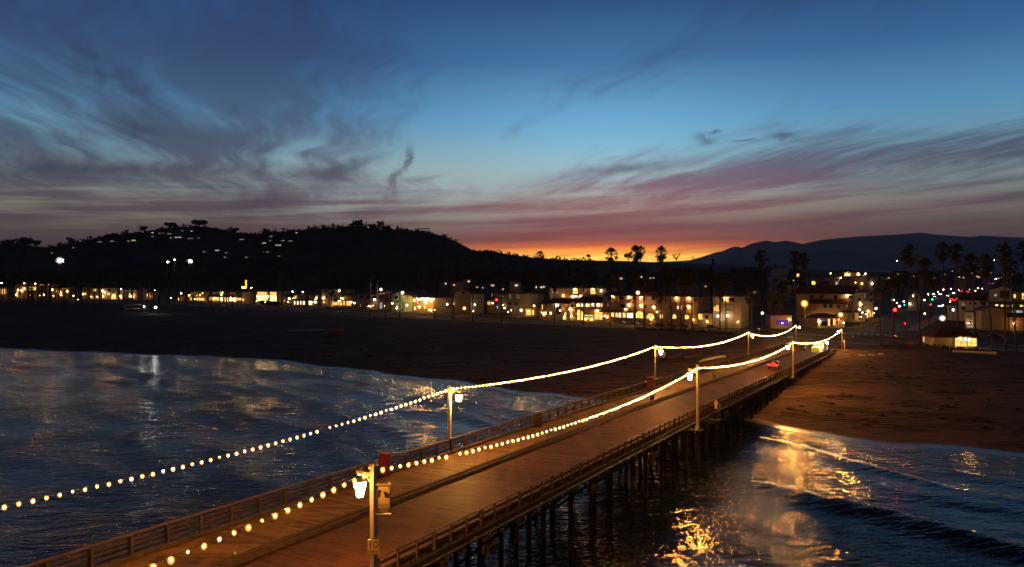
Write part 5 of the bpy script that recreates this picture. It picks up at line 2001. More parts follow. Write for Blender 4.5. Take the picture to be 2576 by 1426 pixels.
M_WLAMPW = glow('white_wall_lamp_light', (1.0, 0.80, 0.55), 110.0)


def building(name, label, zk, x0, x1, yb0, yb1, ye, roof, yr, wall, wins=(), lamps=(), extra=(), depth=13.0, Y=None, group=None, lampr=0.33, apex=None):
    """a house front seen at x0..x1; places come from the photograph and stand on the ground or at distance Y"""
    X0, X1 = zx(zk, x0), zx(zk, x1)
    if Y is None:
        A, B = gp(X0, zy(zk, yb0)), gp(X1, zy(zk, yb1))
    else:
        YA, YB = Y if hasattr(Y, '__len__') else (Y, Y)
        A, B = at(X0, zy(zk, yb0), YA), at(X1, zy(zk, yb1), YB)
        A.z, B.z = float(ground(A.x, A.y)), float(ground(B.x, B.y))
    a2, b2 = Vector((A.x, A.y)), Vector((B.x, B.y))
    d = b2 - a2
    L = d.length
    d.normalize()
    n = Vector((-d.y, d.x))
    if n.dot(a2) < 0:
        n = -n

    def fp(x, y, out=0.0):
        k = (zx(zk, x) - CX) / F_
        den = d.x - k * d.y
        tau = (k * a2.y - a2.x) / den
        p = a2 + d * tau
        z = CAMZ - (zy(zk, y) - HZ) / F_ * p.y
        p = p - n * out
        return Vector((p.x, p.y, z)), tau
    z0 = min(A.z, B.z) - 1.0
    ze = fp((x0 + x1) / 2, ye)[0].z
    zr = fp((x0 + x1) / 2, yr)[0].z
    base = Vector(((A.x + B.x) / 2, (A.y + B.y) / 2, min(A.z, B.z)))
    o = thing(name, label, 'building', tuple(base), 0.0, group)

    def P(u, w, z):
        q = a2 + d * u + n * w
        return (q.x, q.y, z)
    wm = WALLS[wall] if isinstance(wall, str) else wall
    mb = MB()
    if roof == 'front':
        ua = L / 2 if apex is None else fp(apex, ye)[1]
        mb.poly([P(0, 0, z0), P(L, 0, z0), P(L, 0, ze), P(ua, 0, zr), P(0, 0, ze)], [P(0, depth, z0), P(L, depth, z0), P(L, depth, ze), P(ua, depth, zr), P(0, depth, ze)])
    else:
        mb.poly([P(0, 0, z0), P(L, 0, z0), P(L, depth, z0), P(0, depth, z0)], [P(0, 0, ze), P(L, 0, ze), P(L, depth, ze), P(0, depth, ze)])
    mb.build('wall', wm, o)
    rb = MB()
    e = 0.55
    t_ = 0.25
    if roof == 'hip':
        i = min(L * .35, depth * .45)
        rb.poly([P(-e, -e, ze + .02), P(L + e, -e, ze + .02), P(L + e, depth + e, ze + .02), P(-e, depth + e, ze + .02)], [P(-e, -e, ze + t_), P(L + e, -e, ze + t_), P(L + e, depth + e, ze + t_), P(-e, depth + e, ze + t_)])
        vs = [P(-e, -e, ze + t_), P(L + e, -e, ze + t_), P(L + e, depth + e, ze + t_), P(-e, depth + e, ze + t_), P(i, depth / 2, max(zr, ze + .8)), P(L - i, depth / 2, max(zr, ze + .8))]
        rb.add(vs, [(0, 1, 5, 4), (1, 2, 5), (2, 3, 4, 5), (3, 0, 4)])
        mt = M_ROOF
    elif roof == 'gable':
        zr = max(zr, ze + .8)
        rb.poly([P(-e, -e, ze), P(-e, -e, ze + t_), P(-e, depth / 2, zr + t_), P(-e, depth + e, ze + t_), P(-e, depth + e, ze), P(-e, depth / 2, zr)][::-1],
                [P(L + e, -e, ze), P(L + e, -e, ze + t_), P(L + e, depth / 2, zr + t_), P(L + e, depth + e, ze + t_), P(L + e, depth + e, ze), P(L + e, depth / 2, zr)][::-1])
        tri = MB()
        for u in (0.02, L - 0.02):
            tri.add([P(u, 0, ze), P(u, depth, ze), P(u, depth / 2, zr)], [(0, 1, 2)])
        tri.build('gable_end', wm, o)
        mt = M_ROOF
    elif roof == 'front':
        rb.poly([P(-e, -e, ze - e * .3), P(ua, -e, zr + .02), P(L + e, -e, ze - e * .3), P(L + e, -e, ze - e * .3 + t_), P(ua, -e, zr + .02 + t_), P(-e, -e, ze - e * .3 + t_)],
                [P(-e, depth + e, ze - e * .3), P(ua, depth + e, zr + .02), P(L + e, depth + e, ze - e * .3), P(L + e, depth + e, ze - e * .3 + t_), P(ua, depth + e, zr + .02 + t_), P(-e, depth + e, ze - e * .3 + t_)])
        mt = M_ROOF
    else:
        rb.poly([P(-.15, -.15, ze + .01), P(L + .15, -.15, ze + .01), P(L + .15, depth + .15, ze + .01), P(-.15, depth + .15, ze + .01)], [P(-.15, -.15, ze + .4), P(L + .15, -.15, ze + .4), P(L + .15, depth + .15, ze + .4), P(-.15, depth + .15, ze + .4)])
        mt = M_ROOFG
    rb.build('roof', mt, o)
    for w in wins:
        wx0, wx1, wy0, wy1, kind = w
        arch = kind[0] == '^'
        kind = kind.strip('^')
        p0, u0 = fp(wx0, wy1)
        p1, u1 = fp(wx1, wy0)
        if u1 < u0:
            u0, u1 = u1, u0
        zb, zt = p0.z, p1.z
        m2 = MB()
        if arch:
            um, r = (u0 + u1) / 2, (u1 - u0) / 2
            zs = max(zb + 0.1, zt - r)
            ring = [(u0, zb), (u1, zb)] + [(um + r * math.cos(q), zs + (zt - zs) * math.sin(q)) for q in np.linspace(0, math.pi, 7)]
            m2.poly([P(u, -.09, z) for u, z in ring], [P(u, .02, z) for u, z in ring])
        else:
            m2.poly([P(u0, -.09, zb), P(u1, -.09, zb), P(u1, .02, zb), P(u0, .02, zb)], [P(u0, -.09, zt), P(u1, -.09, zt), P(u1, .02, zt), P(u0, .02, zt)])
        wo = m2.build('window', LIT[kind], o)
        if (u1 - u0) > 1.0 and kind != 'dark':
            m3 = MB()
            nm = max(1, int((u1 - u0) / 1.6))
            for q in range(nm + 1):
                uu = u0 + (u1 - u0) * q / nm
                m3.poly([P(uu - .07, -.16, zb - .05), P(uu + .07, -.16, zb - .05), P(uu + .07, -.05, zb - .05), P(uu - .07, -.05, zb - .05)], [P(uu - .07, -.16, zt + .05), P(uu + .07, -.16, zt + .05), P(uu + .07, -.05, zt + .05), P(uu - .07, -.05, zt + .05)])
            m3.build('mullions', M_TIMBER, wo)
    for lx, ly, *kd in lamps:
        p, u = fp(lx, ly, 0.55)
        kd = kd[0] if kd else 'w'
        m2 = MB()
        r = lampr * (1.6 if kd.isupper() else 1.1)
        m2.ball(tuple(p), r * 1.7, 8, 6)  # halo shell, drawn wider than the lamp itself
        lo = m2.build('wall_lamp', M_WHALOW if kd in 'cC' else M_WHALO, o)
        MB().ball(tuple(p), r * .55, 6, 4).build('lamp_bulb', M_WLAMPW if kd in 'cC' else M_WLAMP, lo)
        q, _ = fp(lx, ly, 0.0)
        MB().bar(q + Vector((0, 0, r + .06)), p + Vector((0, 0, r + .06)), .08, .08).build('lamp_bracket', M_IRON, lo)
    if Y is None and name not in ('hall', 'beach_hut'):
        rg = random.Random(int(X0 * 7 + X1))
        for q in range(max(1, int(L / 8))):  # filler lamps added at random for a warm band along the fronts
            u = rg.uniform(.6, max(.7, L - .6))
            w_ = rg.uniform(.5, 2.5)
            z = base.z + rg.uniform(2.2, 3.4) + (rg.choice((0, 0, 3.0)) if ze - base.z > 7 else 0)
            pc = P(u, -w_, z)
            r = rg.uniform(.13, .24)
            lo = MB().ball(pc, r * 2.0, 7, 5).build('filler_lamp', M_WHALO, o)
            MB().ball(pc, r * .8, 6, 4).build('lamp_bulb', M_WLAMP, lo)
            MB().bar(P(u, 0, z + r * 2), P(u, -w_, z + r * 2), .05, .05).build('lamp_bracket', M_IRON, lo)
    for nm, ex0, ex1, ey0, ey1, dep, mt in extra:
        p0, u0 = fp(ex0, ey1)
        p1, u1 = fp(ex1, ey0)
        zb, zt = p0.z, p1.z
        m2 = MB()
        lo_ = .03 if nm != 'porch_roof' else .0
        if nm in ('porch_roof', 'awning'):
            m2.poly([P(u0, -dep, zb), P(u1, -dep, zb), P(u1, .03, zb), P(u0, .03, zb)], [P(u0, -dep, zb + .18), P(u1, -dep, zb + .18), P(u1, .03, zt), P(u0, .03, zt)])
        else:
            m2.poly([P(u0, -dep, zb), P(u1, -dep, zb), P(u1, .03, zb), P(u0, .03, zb)], [P(u0, -dep, zt), P(u1, -dep, zt), P(u1, .03, zt), P(u0, .03, zt)])
        m2.build(nm, mt, o)
    return o

def build_buildings():
    B = building
    R_ = M_ROOF
    # ---- far left sea front
    B('house', 'orange-lit house at the left edge of the sea front', '7', -70, 112, 398, 400, 255, 'flat', 240, 'tan', [(8, 90, 275, 350, 'org'), (30, 60, 285, 320, 'lit')])
    B('hotel', 'dark hotel with a row of lamps under its eave at far left', '7', 225, 760, 408, 410, 212, 'hip', 160, 'pink',
      [(435, 535, 240, 292, 'lit'), (385, 425, 240, 275, 'dim'), (590, 640, 200, 218, 'yel'), (560, 600, 300, 330, 'dark'), (650, 690, 300, 330, 'dark')],
      [(365, 190), (465, 196, 'W'), (525, 194, 'W'), (635, 194), (726, 206), (270, 290), (325, 300, 'W'), (362, 272)], [('garden_wall', 470, 755, 392, 412, 5.0, WALLS['grey'])], lampr=.5)
    B('motel', 'small motel with four bright door lamps, next to the dark hotel', '7', 768, 1015, 412, 414, 262, 'gable', 235, 'pink', [(815, 840, 300, 320, 'yel'), (930, 956, 265, 279, 'yel'), (860, 890, 340, 372, 'dim')],
      [(776, 286, 'W'), (890, 320, 'W'), (996, 310, 'W'), (906, 362, 'W')], lampr=.5)
    B('house', 'plain pale house front between the two left motels', '7', 1205, 1318, 424, 426, 252, 'flat', 240, 'cream', [(1235, 1265, 285, 310, 'dark')], [(1230, 352)], lampr=.5)
    B('motel', 'white motel with a lit archway left of the beach net', '7', 1338, 1735, 428, 430, 263, 'hip', 238, 'white',
      [(1380, 1426, 275, 306, 'yel'), (1462, 1488, 280, 340, 'dark'), (1600, 1640, 275, 305, 'dark'), (1645, 1722, 345, 425, '^lit')], [(1522, 305, 'W'), (1550, 330, 'W'), (1535, 380), (1690, 372, 'W')], lampr=.45)
    B('motel', 'long low motel with small lit windows behind the beach net', '7', 1752, 2055, 430, 432, 288, 'gable', 258, 'pink',
      [(1762, 1812, 362, 425, '^lit'), (1832, 1872, 362, 400, 'dim'), (1892, 1926, 366, 400, 'yel'), (1904, 1928, 292, 330, 'dim'), (1962, 2012, 292, 330, 'dim')], [(1788, 380, 'W'), (1968, 372)], lampr=.45)
    B('shop', 'low shop crowded with white lamps right of the long motel', '7', 2058, 2215, 425, 426, 328, 'flat', 318, 'pink', [(2090, 2130, 380, 410, 'lit'), (2150, 2200, 385, 410, 'dim')],
      [(2082, 332, 'W'), (2078, 352, 'W'), (2146, 350, 'W'), (2181, 376), (2130, 292), (2065, 404), (2140, 404), (2245, 384)], lampr=.5)
    # ---- left of centre
    B('cottage', 'small dark cottage left of the gabled motel', '6', 40, 165, 408, 410, 318, 'hip', 288, 'pink', [(78, 112, 340, 382, 'dark'), (125, 145, 345, 375, 'dim')])
    B('motel', 'gabled motel with a row of yellow ground-floor windows', '6', 262, 498, 412, 414, 282, 'front', 236, 'cream', [(265, 300, 350, 392, 'org'), (360, 405, 355, 396, 'yel'), (412, 462, 355, 396, 'yel'), (455, 492, 258, 290, 'yel')], [(252, 312, 'W'), (488, 375)], apex=380)
    B('motel', 'long two-storey motel with blazing ground-floor rooms', '6', 500, 1132, 418, 446, 254, 'hip', 232, 'cream',
      [(592, 640, 322, 392, 'org'), (645, 692, 340, 400, 'lit'), (700, 760, 340, 396, 'lit'), (770, 812, 345, 406, 'whi'), (835, 902, 340, 416, 'lit'), (920, 1030, 350, 406, 'whi'), (1036, 1122, 332, 392, 'lit'),
       (540, 575, 268, 300, 'dim'), (650, 690, 264, 290, 'dim'), (720, 750, 264, 290, 'dark'), (930, 960, 264, 286, 'dim'), (990, 1016, 264, 290, 'dim'), (860, 890, 264, 290, 'dark')],
      [(766, 262), (812, 264), (796, 300, 'W'), (1046, 336, 'W'), (690, 352, 'W'), (1160, 380)], [('porch_roof', 580, 1130, 318, 334, 2.0, R_)])
    B('restaurant', 'brightest glowing glass-fronted restaurant on the left sea front', '6', 1366, 1722, 448, 458, 246, 'flat', 238, 'cream',
      [(1385, 1545, 256, 310, 'lit'), (1380, 1550, 316, 402, 'blz'), (1575, 1702, 256, 310, 'lit'), (1575, 1702, 316, 408, 'blz')], [(1390, 330, 'W'), (1560, 330, 'W')])
    B('house', 'dim house with a lamp row right of the glowing restaurant', '6', 1745, 1980, 456, 462, 330, 'hip', 290, 'grey', [(1752, 1768, 330, 398, 'lit'), (1880, 1920, 370, 410, 'dim')], [(1752, 262, 'W')])
    B('inn', 'pale inn with a lit arcade of four narrow arches', '6', 1984, 2392, 480, 490, 305, 'hip', 280, 'white',
      [(1992, 2014, 404, 462, '^whi'), (2044, 2064, 404, 462, '^whi'), (2092, 2114, 404, 462, '^whi'), (2138, 2172, 404, 462, '^whi'), (2230, 2294, 400, 466, 'whi'), (2318, 2370, 396, 442, 'whi'), (2000, 2036, 320, 356, 'yel'), (2310, 2340, 322, 360, 'dark')],
      [(2470 - 110, 350)], [('porch_roof', 1984, 2392, 376, 396, 1.8, R_)])
    B('house', 'white stepped house left of the tall cream tower house', '5', -40, 168, 690, 695, 300, 'flat', 285, 'white', [(30, 90, 320, 362, 'dark'), (64, 106, 440, 486, 'dark'), (0, 40, 560, 610, 'dim')], [(12, 495, 'W')])
    B('house', 'tall cream tower house with a lit arcade at its foot', '5', 232, 446, 692, 698, 292, 'flat', 280, 'cream', [(245, 285, 434, 476, 'dark'), (236, 272, 580, 656, '^lit'), (290, 362, 580, 652, '^lit'), (380, 446, 588, 662, '^lit')],
      [(385, 326, 'C'), (434, 495, 'W'), (380, 562, 'W'), (198, 500)], [('porch_roof', 214, 650, 512, 545, 2.5, R_)])
    B('house', 'low lit annex right of the cream tower house', '5', 448, 668, 698, 708, 440, 'gable', 400, 'cream', [(540, 640, 565, 668, 'lit'), (600, 682, 574, 602, 'yel'), (470, 505, 560, 660, 'yel')], [(655, 588)])
    B('apartment_block', 'long two-storey pinkish apartment block with dark square windows', '5', 790, 1588, 748, 780, 416, 'hip', 330, 'pink',
      [(850, 925, 440, 490, 'dark'), (1000, 1082, 446, 512, 'dark'), (1152, 1232, 450, 512, 'dark'), (1298, 1362, 456, 522, 'dark'), (1470, 1505, 500, 560, 'dark'), (1306, 1366, 592, 732, '^cool'), (850, 880, 630, 690, 'dim'), (990, 1040, 620, 690, 'dark')], [(1196, 530, 'C'), (735, 605, 'C')])
    B('house', 'pale green gabled house lit by a bright lamp', '5', 1590, 1872, 800, 812, 432, 'front', 345, 'green', [(1654, 1722, 440, 506, 'dark'), (1655, 1678, 660, 784, 'dim'), (1700, 1718, 670, 784, 'dim'), (1690, 1740, 560, 600, 'dark')], [], apex=1745)
    B('restaurant', 'low beach restaurant under a wavy string of lights', '5', 2085, 2565, 806, 838, 486, 'hip', 405, 'tan',
      [(2095, 2132, 680, 772, '^lit'), (2195, 2262, 668, 742, 'lit'), (2330, 2412, 548, 622, 'blz'), (2150, 2205, 558, 622, 'org'), (2430, 2522, 560, 602, 'lit'), (2420, 2472, 738, 802, 'yel'), (2240, 2300, 540, 600, 'org')], [(2370, 585, 'W'), (2225, 690, 'W'), (2115, 550, 'W'), (2500, 770, 'W')])
    B('house', 'big gabled house end standing behind the white verandah house', '8', 560, 925, 760, 770, 380, 'front', 262, 'grey', [(720, 780, 330, 370, 'dark')], Y=(478, 470), apex=750)
    B('house', 'white verandah house with pale columns left of the red signal', '8', 468, 868, 766, 778, 466, 'flat', 455, 'white', [(490, 530, 482, 562, 'dark'), (640, 668, 486, 562, 'dark'), (722, 745, 486, 562, 'dark'), (800, 830, 490, 560, 'dark'), (560, 620, 620, 700, 'dim')], [(684, 600, 'C'), (580, 590)])
    B('shop', 'small orange-lit shop below the red signal', '8', 1268, 1436, 790, 796, 515, 'flat', 500, 'tan', [(1284, 1302, 548, 612, 'org'), (1312, 1344, 545, 616, 'lit'), (1368, 1424, 568, 592, 'whi')], [(1500, 590, 'c')])
    B('house', 'dim grey house with one pale window right of the red signal', '8', 1438, 1700, 800, 812, 385, 'hip', 335, 'grey', [(1484, 1516, 640, 692, 'cool'), (1370, 1402, 372, 440, 'dim'), (1600, 1630, 420, 450, 'dim')], [])
    B('apartment_block', 'unlit block with pale balcony posts left of the big hotel', '8', 1705, 2110, 815, 850, 375, 'flat', 360, 'grey', [(1760, 1800, 385, 470, 'dim'), (1910, 1940, 390, 470, 'dim'), (1960, 1985, 395, 480, 'dim'), (1740, 1800, 560, 630, 'dark'), (1880, 1930, 560, 630, 'dark'), (2160, 2180, 540, 580, 'dim')], [])
    B('cafe', 'low cafe with two wide yellow windows at the left end of the hotel', '8', 2110, 2345, 862, 872, 700, 'hip', 655, 'cream', [(2135, 2238, 735, 832, 'yel'), (2254, 2302, 735, 832, 'yel')], [(2312, 640, 'W')])
    # ---- the big hotel
    B('hotel_wing', 'tan end wing of the hotel with an orange stairwell', '3', -22, 176, 1095, 1106, 676, 'gable', 560, 'tan', [(34, 72, 690, 830, 'org'), (70, 114, 890, 1002, 'whi'), (130, 160, 890, 962, 'whi'), (0, 42, 868, 912, 'lit')])
    B('hotel_wing', 'blank cream hotel wing with one small lit arch', '3', 182, 786, 1110, 1132, 660, 'gable', 535, 'cream', [(250, 312, 890, 962, 'whi'), (436, 492, 760, 965, 'dark'), (504, 552, 720, 965, 'dark'), (616, 716, 980, 1100, '^yel'), (664, 712, 915, 962, 'whi')], [(455, 706, 'C')])
    B('hotel_wing', 'narrow gabled hotel entrance with an outside stair', '3', 786, 1006, 1134, 1142, 662, 'front', 588, 'cream', [(858, 896, 692, 762, 'dark'), (830, 880, 900, 960, 'lit')], [(830, 820, 'W')], apex=912)
    B('hotel_wing', 'hotel centre with a glowing arcade and a lit upper gallery', '3', 1006, 1722, 1144, 1166, 642, 'gable', 490, 'cream',
      [(1010, 1082, 680, 742, 'whi'), (1120, 1192, 666, 738, 'whi'), (1255, 1372, 670, 742, 'lit'), (1410, 1482, 655, 732, 'whi'), (1550, 1642, 660, 742, 'whi'), (1650, 1716, 660, 742, 'lit'),
       (1012, 1098, 830, 1112, '^yel'), (1108, 1182, 872, 1112, '^yel'), (1222, 1470, 976, 1002, 'yel'), (1255, 1340, 1030, 1110, '^yel'), (1490, 1720, 905, 1096, 'lit')], [(1566, 862, 'W'), (1040, 705), (1290, 700), (1600, 690), (1250, 1085), (1420, 1090)], [('porch_roof', 1006, 1722, 750, 800, 3.0, R_)])
    B('hotel_wing', 'rear hotel block with two golden balconies above the gallery roof', '3', 252, 1815, 1050, 1060, 238, 'gable', 192, 'cream',
      [(890, 1036, 240, 392, 'lit'), (1380, 1522, 245, 392, 'lit'), (312, 402, 250, 352, 'org'), (590, 652, 420, 462, 'yel'), (880, 1022, 438, 482, 'whi'), (1190, 1280, 250, 350, 'dim')], [(386, 272, 'C'), (900, 455, 'W'), (1100, 455), (1682, 306, 'c'), (960, 262, 'W'), (1450, 262, 'W'), (640, 440)],
      [('balcony', 850, 1110, 392, 430, 1.4, WALLS['cream']), ('balcony', 1200, 1620, 400, 440, 1.4, WALLS['cream'])], Y=(446, 424))
    B('hotel_wing', 'three-storey hotel block with lamps on its landings and lit arches below', '4', -385, 708, 880, 936, 342, 'gable', 262, 'pink',
      [(-212, -145, 682, 766, 'yel'), (-122, -60, 690, 776, 'lit'), (-50, -2, 690, 776, 'whi'), (28, 96, 685, 782, 'yel'), (118, 246, 690, 786, 'whi'), (300, 460, 650, 792, '^yel'), (520, 692, 700, 802, '^yel'),
       (-40, 44, 352, 406, 'dark'), (-70, -54, 345, 450, 'dim'), (240, 312, 350, 420, 'dark'), (440, 522, 350, 430, 'dim'), (-20, 72, 510, 576, 'dark'), (460, 516, 525, 582, 'dark'), (630, 702, 350, 420, 'dark'), (630, 700, 520, 580, 'dark'), (-280, -200, 345, 420, 'dark'), (-290, -270, 490, 560, 'dim')],
      [(165, 362, 'W'), (165, 526, 'W'), (100, 606, 'W'), (415, 372, 'W'), (415, 542, 'W'), (682, 566, 'W'), (-170, 345)], [('porch_roof', -385, 272, 630, 665, 2.5, R_), ('balcony', 60, 240, 425, 460, 1.4, WALLS['pink']), ('balcony', 60, 240, 575, 600, 1.4, WALLS['pink'])])
    B('hotel_wing', 'hotel block half hidden by palms, with three quarter-round lit arches', '4', 710, 1590, 938, 975, 356, 'hip', 268, 'pink',
      [(796, 864, 715, 797, '^yel'), (1060, 1144, 718, 804, '^yel'), (1300, 1404, 732, 814, '^yel'), (1220, 1252, 540, 624, 'yel'), (1160, 1182, 545, 607, 'whi'), (905, 942, 390, 462, 'dark'), (1310, 1362, 560, 612, 'dark'), (1500, 1540, 390, 450, 'dark'), (1000, 1040, 540, 600, 'dark')],
      [(1150, 382, 'W'), (1405, 386, 'W'), (1405, 562, 'W')], [('balcony', 1080, 1192, 470, 515, 1.4, WALLS['pink']), ('balcony', 1270, 1475, 470, 515, 1.4, WALLS['pink'])])
    B('kiosk', 'small kiosk with one yellow window at the right end of the hotel', '4', 1592, 1885, 978, 988, 695, 'hip', 640, 'cream', [(1597, 1687, 712, 817, 'yel'), (1735, 1795, 740, 802, 'dark')])
    B('house', 'balconied house with one lamp just left of the dark palm clump', '4', 1900, 2482, 992, 1012, 350, 'flat', 335, 'cream',
      [(2080, 2112, 375, 462, 'dark'), (2225, 2342, 375, 462, 'dark'), (1924, 1952, 560, 642, 'lit'), (1970, 2012, 530, 652, 'lit'), (2175, 2332, 560, 652, 'dim'), (1985, 2020, 745, 775, 'whi')], [(2170, 392, 'W')], [('balcony', 2080, 2475, 470, 502, 1.8, WALLS['white'])])
    # ---- right of the wharf
    B('inn', 'two-storey inn with long tiled roofs behind the street lamps', 'a', 20, 1160, 1250, 1275, 722, 'gable', 565, 'cream',
      [(290, 382, 740, 802, 'dark'), (480, 572, 740, 802, 'dark'), (768, 842, 745, 812, 'dark'), (1060, 1160, 755, 812, 'dark'), (560, 622, 925, 992, 'dark'), (680, 742, 925, 992, 'dark'), (832, 880, 935, 1000, 'dark'), (1000, 1050, 930, 985, 'dim')], [(1040, 752, 'W')],
      [('porch_roof', 300, 1150, 820, 905, 4.0, R_), ('sign_panel', 225, 452, 945, 1062, .5, surf('ochre_sign_paint', (0.62, 0.38, 0.10), None, 1.0, 0.7))])
    B('corner_building', 'cream corner building with a lit arcade along the street', 'a', 1162, 1560, 1272, 1190, 690, 'hip', 630, 'cream',
      [(1250, 1304, 800, 862, 'dark'), (1360, 1400, 710, 800, 'dim'), (1430, 1462, 720, 802, 'dark'), (1480, 1520, 690, 762, 'dark'), (1480, 1516, 830, 882, 'dark'), (1420, 1452, 1070, 1192, '^lit'), (1475, 1502, 1070, 1182, '^lit'), (1520, 1542, 1060, 1172, '^lit')], [(1286, 922, 'W'), (1440, 1066)], [('balcony', 1370, 1520, 815, 850, 1.5, M_TIMBER)])
    B('kiosk', 'small tile-roofed corner shop right of the yellow sign', 'a', 1050, 1392, 1282, 1270, 1092, 'hip', 1022, 'cream', [(1150, 1177, 1120, 1222, 'dark'), (1262, 1312, 1110, 1232, 'dark'), (1340, 1370, 1100, 1180, 'dim')])
    B('shop', 'cream shop with a purple neon sign at the street corner', 'a', 450, 984, 1402, 1392, 1196, 'hip', 1112, 'cream',
      [(510, 636, 1262, 1352, 'dark'), (690, 742, 1240, 1342, 'dark'), (652, 688, 1222, 1352, 'lit'), (746, 802, 1210, 1342, 'lit'), (490, 582, 1212, 1252, 'pur')], [(468, 1266, 'W'), (840, 1230)], [('sign_panel', 818, 982, 1092, 1236, .8, surf('amber_sign_paint', (0.72, 0.46, 0.10), None, 1.0, 0.7))])
    B('shop', 'dark shop with violet window lamps left of the purple neon sign', 'r', 228, 425, 1018, 1020, 898, 'hip', 845, 'pink', [(290, 392, 938, 988, 'pur'), (240, 260, 912, 938, 'pur'), (400, 418, 945, 1000, 'dim')], [(402, 938, 'w')])
    B('house', 'flat-roofed mauve house with two lit windows on the rise', 'a', 248, 884, 570, 575, 392, 'flat', 380, 'pink', [(325, 402, 465, 532, 'yel'), (795, 852, 475, 532, 'cool'), (520, 662, 470, 522, 'dark')], [(905, 400), (700, 310, 'w')], Y=(490, 484))
    B('house', 'floodlit villa on the rise above the inn', 'a', 958, 1270, 520, 530, 288, 'hip', 228, 'cream', [(980, 1092, 310, 372, 'blz'), (1220, 1277, 310, 352, 'whi'), (1030, 1152, 420, 477, 'blz'), (1105, 1222, 340, 382, 'dim')], [(1050, 326, 'W'), (1262, 330, 'W'), (1090, 446, 'W')], Y=(540, 545))
    B('house', 'dark house with two small white lamps right of the floodlit villa', 'a', 1285, 1650, 540, 545, 370, 'flat', 355, 'pink', [(1450, 1500, 400, 450, 'dark')], [(1385, 316, 'C'), (1525, 512, 'C'), (1186, 492), (1322, 512)], Y=(530, 540))
    B('tower_block', 'white box tower above the dark trees', 'r', 308, 392, 610, 612, 462, 'flat', 455, 'white', [(330, 345, 560, 585, 'dark')], Y=(640, 642))
    B('house', 'low white house with a lit corner at the foot of the white tower', 'r', 238, 492, 625, 625, 548, 'flat', 540, 'white', [(412, 442, 555, 582, 'whi'), (468, 492, 515, 562, 'lit'), (260, 300, 565, 590, 'dark')], [(432, 572, 'W')], Y=(610, 608))
    B('house', 'white gabled house with a dark shuttered window at far right', 'b', 1315, 1645, 700, 705, 446, 'front', 392, 'white', [(1460, 1592, 460, 556, 'dark'), (1385, 1420, 505, 530, 'cool')], Y=(352, 345), apex=1520)
    B('house', 'tan wing with yellow windows beside the white gabled house', 'b', 1645, 1860, 700, 705, 472, 'flat', 455, 'tan', [(1648, 1690, 505, 556, 'yel'), (1772, 1804, 490, 576, 'yel')], Y=(345, 340))
    B('restaurant', 'dark verandah with a strip of small lit panes below the white gable', 'b', 1330, 1860, 900, 905, 632, 'flat', 622, 'grey', [(1398, 1442, 650, 664, 'whi'), (1472, 1512, 652, 677, 'yel'), (1538, 1592, 655, 687, 'dim'), (1628, 1667, 655, 687, 'yel'), (1738, 1777, 655, 692, 'yel'), (1786, 1830, 655, 692, 'yel')], Y=(334, 328))
    B('hall', 'wide tan gable wall lit orange at far right', 'b', 1205, 1602, 1004, 1010, 732, 'front', 680, 'tan', [], apex=1345)
    B('shop', 'dark shop with a pale sign strip right of the tan gable', 'b', 1604, 1860, 1012, 1018, 705, 'flat', 690, 'pink', [(1640, 1672, 735, 760, 'cool'), (1688, 1782, 733, 762, 'cool')], [], [('sign_panel', 1560, 1860, 764, 822, 1.2, M_BLACK)])
    B('house', 'grey house under a dark roof left of the white gable', 'b', 882, 1312, 900, 905, 596, 'gable', 495, 'white', [(935, 982, 630, 722, 'dark'), (1035, 1062, 610, 650, 'dark'), (1110, 1140, 610, 650, 'dark'), (1190, 1300, 605, 650, 'dark')], Y=(368, 356))
    B('house', 'white flat-fronted house behind the round white lamp', 'b', 724, 884, 900, 905, 664, 'flat', 655, 'white', [(760, 800, 700, 740, 'dark')], Y=(372, 368))
    B('kiosk', 'white kiosk with dark slits in front of the grey house', 'b', 980, 1104, 975, 980, 756, 'flat', 748, 'white', [(1010, 1062, 800, 830, 'dark'), (1010, 1062, 880, 900, 'dark'), (1020, 1092, 948, 962, 'cool')])
    B('beach_hut', 'low hip-roofed beach hut with a brightly lit alcove', 'b', 548, 1155, 1226, 1234, 1112, 'hip', 972, 'cream', [(832, 1000, 1118, 1226, 'lit'), (1008, 1142, 1118, 1226, 'yel')], [(975, 1130, 'W'), (905, 1124, 'W'), (1030, 1134, 'W')], depth=8.0)
    B('beach_hut', 'small side hut with two orange windows left of the bright alcove', 'b', 380, 546, 1188, 1200, 1085, 'hip', 1050, 'pink', [(395, 432, 1100, 1166, 'org'), (490, 542, 1095, 1127, 'yel')], [], depth=6.0)
    B('house', 'cream gabled house half lit beside the street traffic', 'b', 185, 362, 640, 640, 520, 'front', 462, 'cream', [(245, 266, 510, 542, 'whi'), (285, 302, 490, 506, 'yel'), (330, 352, 565, 602, 'dark')], [(210, 640, 'c')], Y=(452, 448), apex=275)

    # string of lights on the beach restaurant
    pts = [gp(zx('5', x), zy('5', 812 + (x - 2085) * .06)) for x in (2160, 2565)]
    a, b = pts
    za = CAMZ - (zy('5', 500) - HZ) / F_ * a.y
    zb = CAMZ - (zy('5', 512) - HZ) / F_ * b.y
    o = thing('light_string', 'wavy string of lights along the low beach restaurant', 'string lights', (a.x, a.y - 1.5, za))
    cab, n = [], 36
    bm = MB().ball((0, 0, 0), 0.17, 6, 4).mesh('bulb', M_WLAMP)
    for k in range(n + 1):
        u = k / n
        q = Vector(((b.x - a.x) * u, (b.y - a.y) * u, (zb - za) * u - 0.7 * abs(math.sin(u * math.pi * 3))))
        cab.append(q)
        link('bulb', bm, o, tuple(q))
    link('cable', MB().tube(cab, 0.03, 4).mesh('cable', M_CABLE), o)
    # vertical lit motel sign
    p = gp(zx('6', 1180), zy('6', 425))
    z1, z0 = at(0, zy('6', 55), p.y).z - p.z, at(0, zy('6', 205), p.y).z - p.z
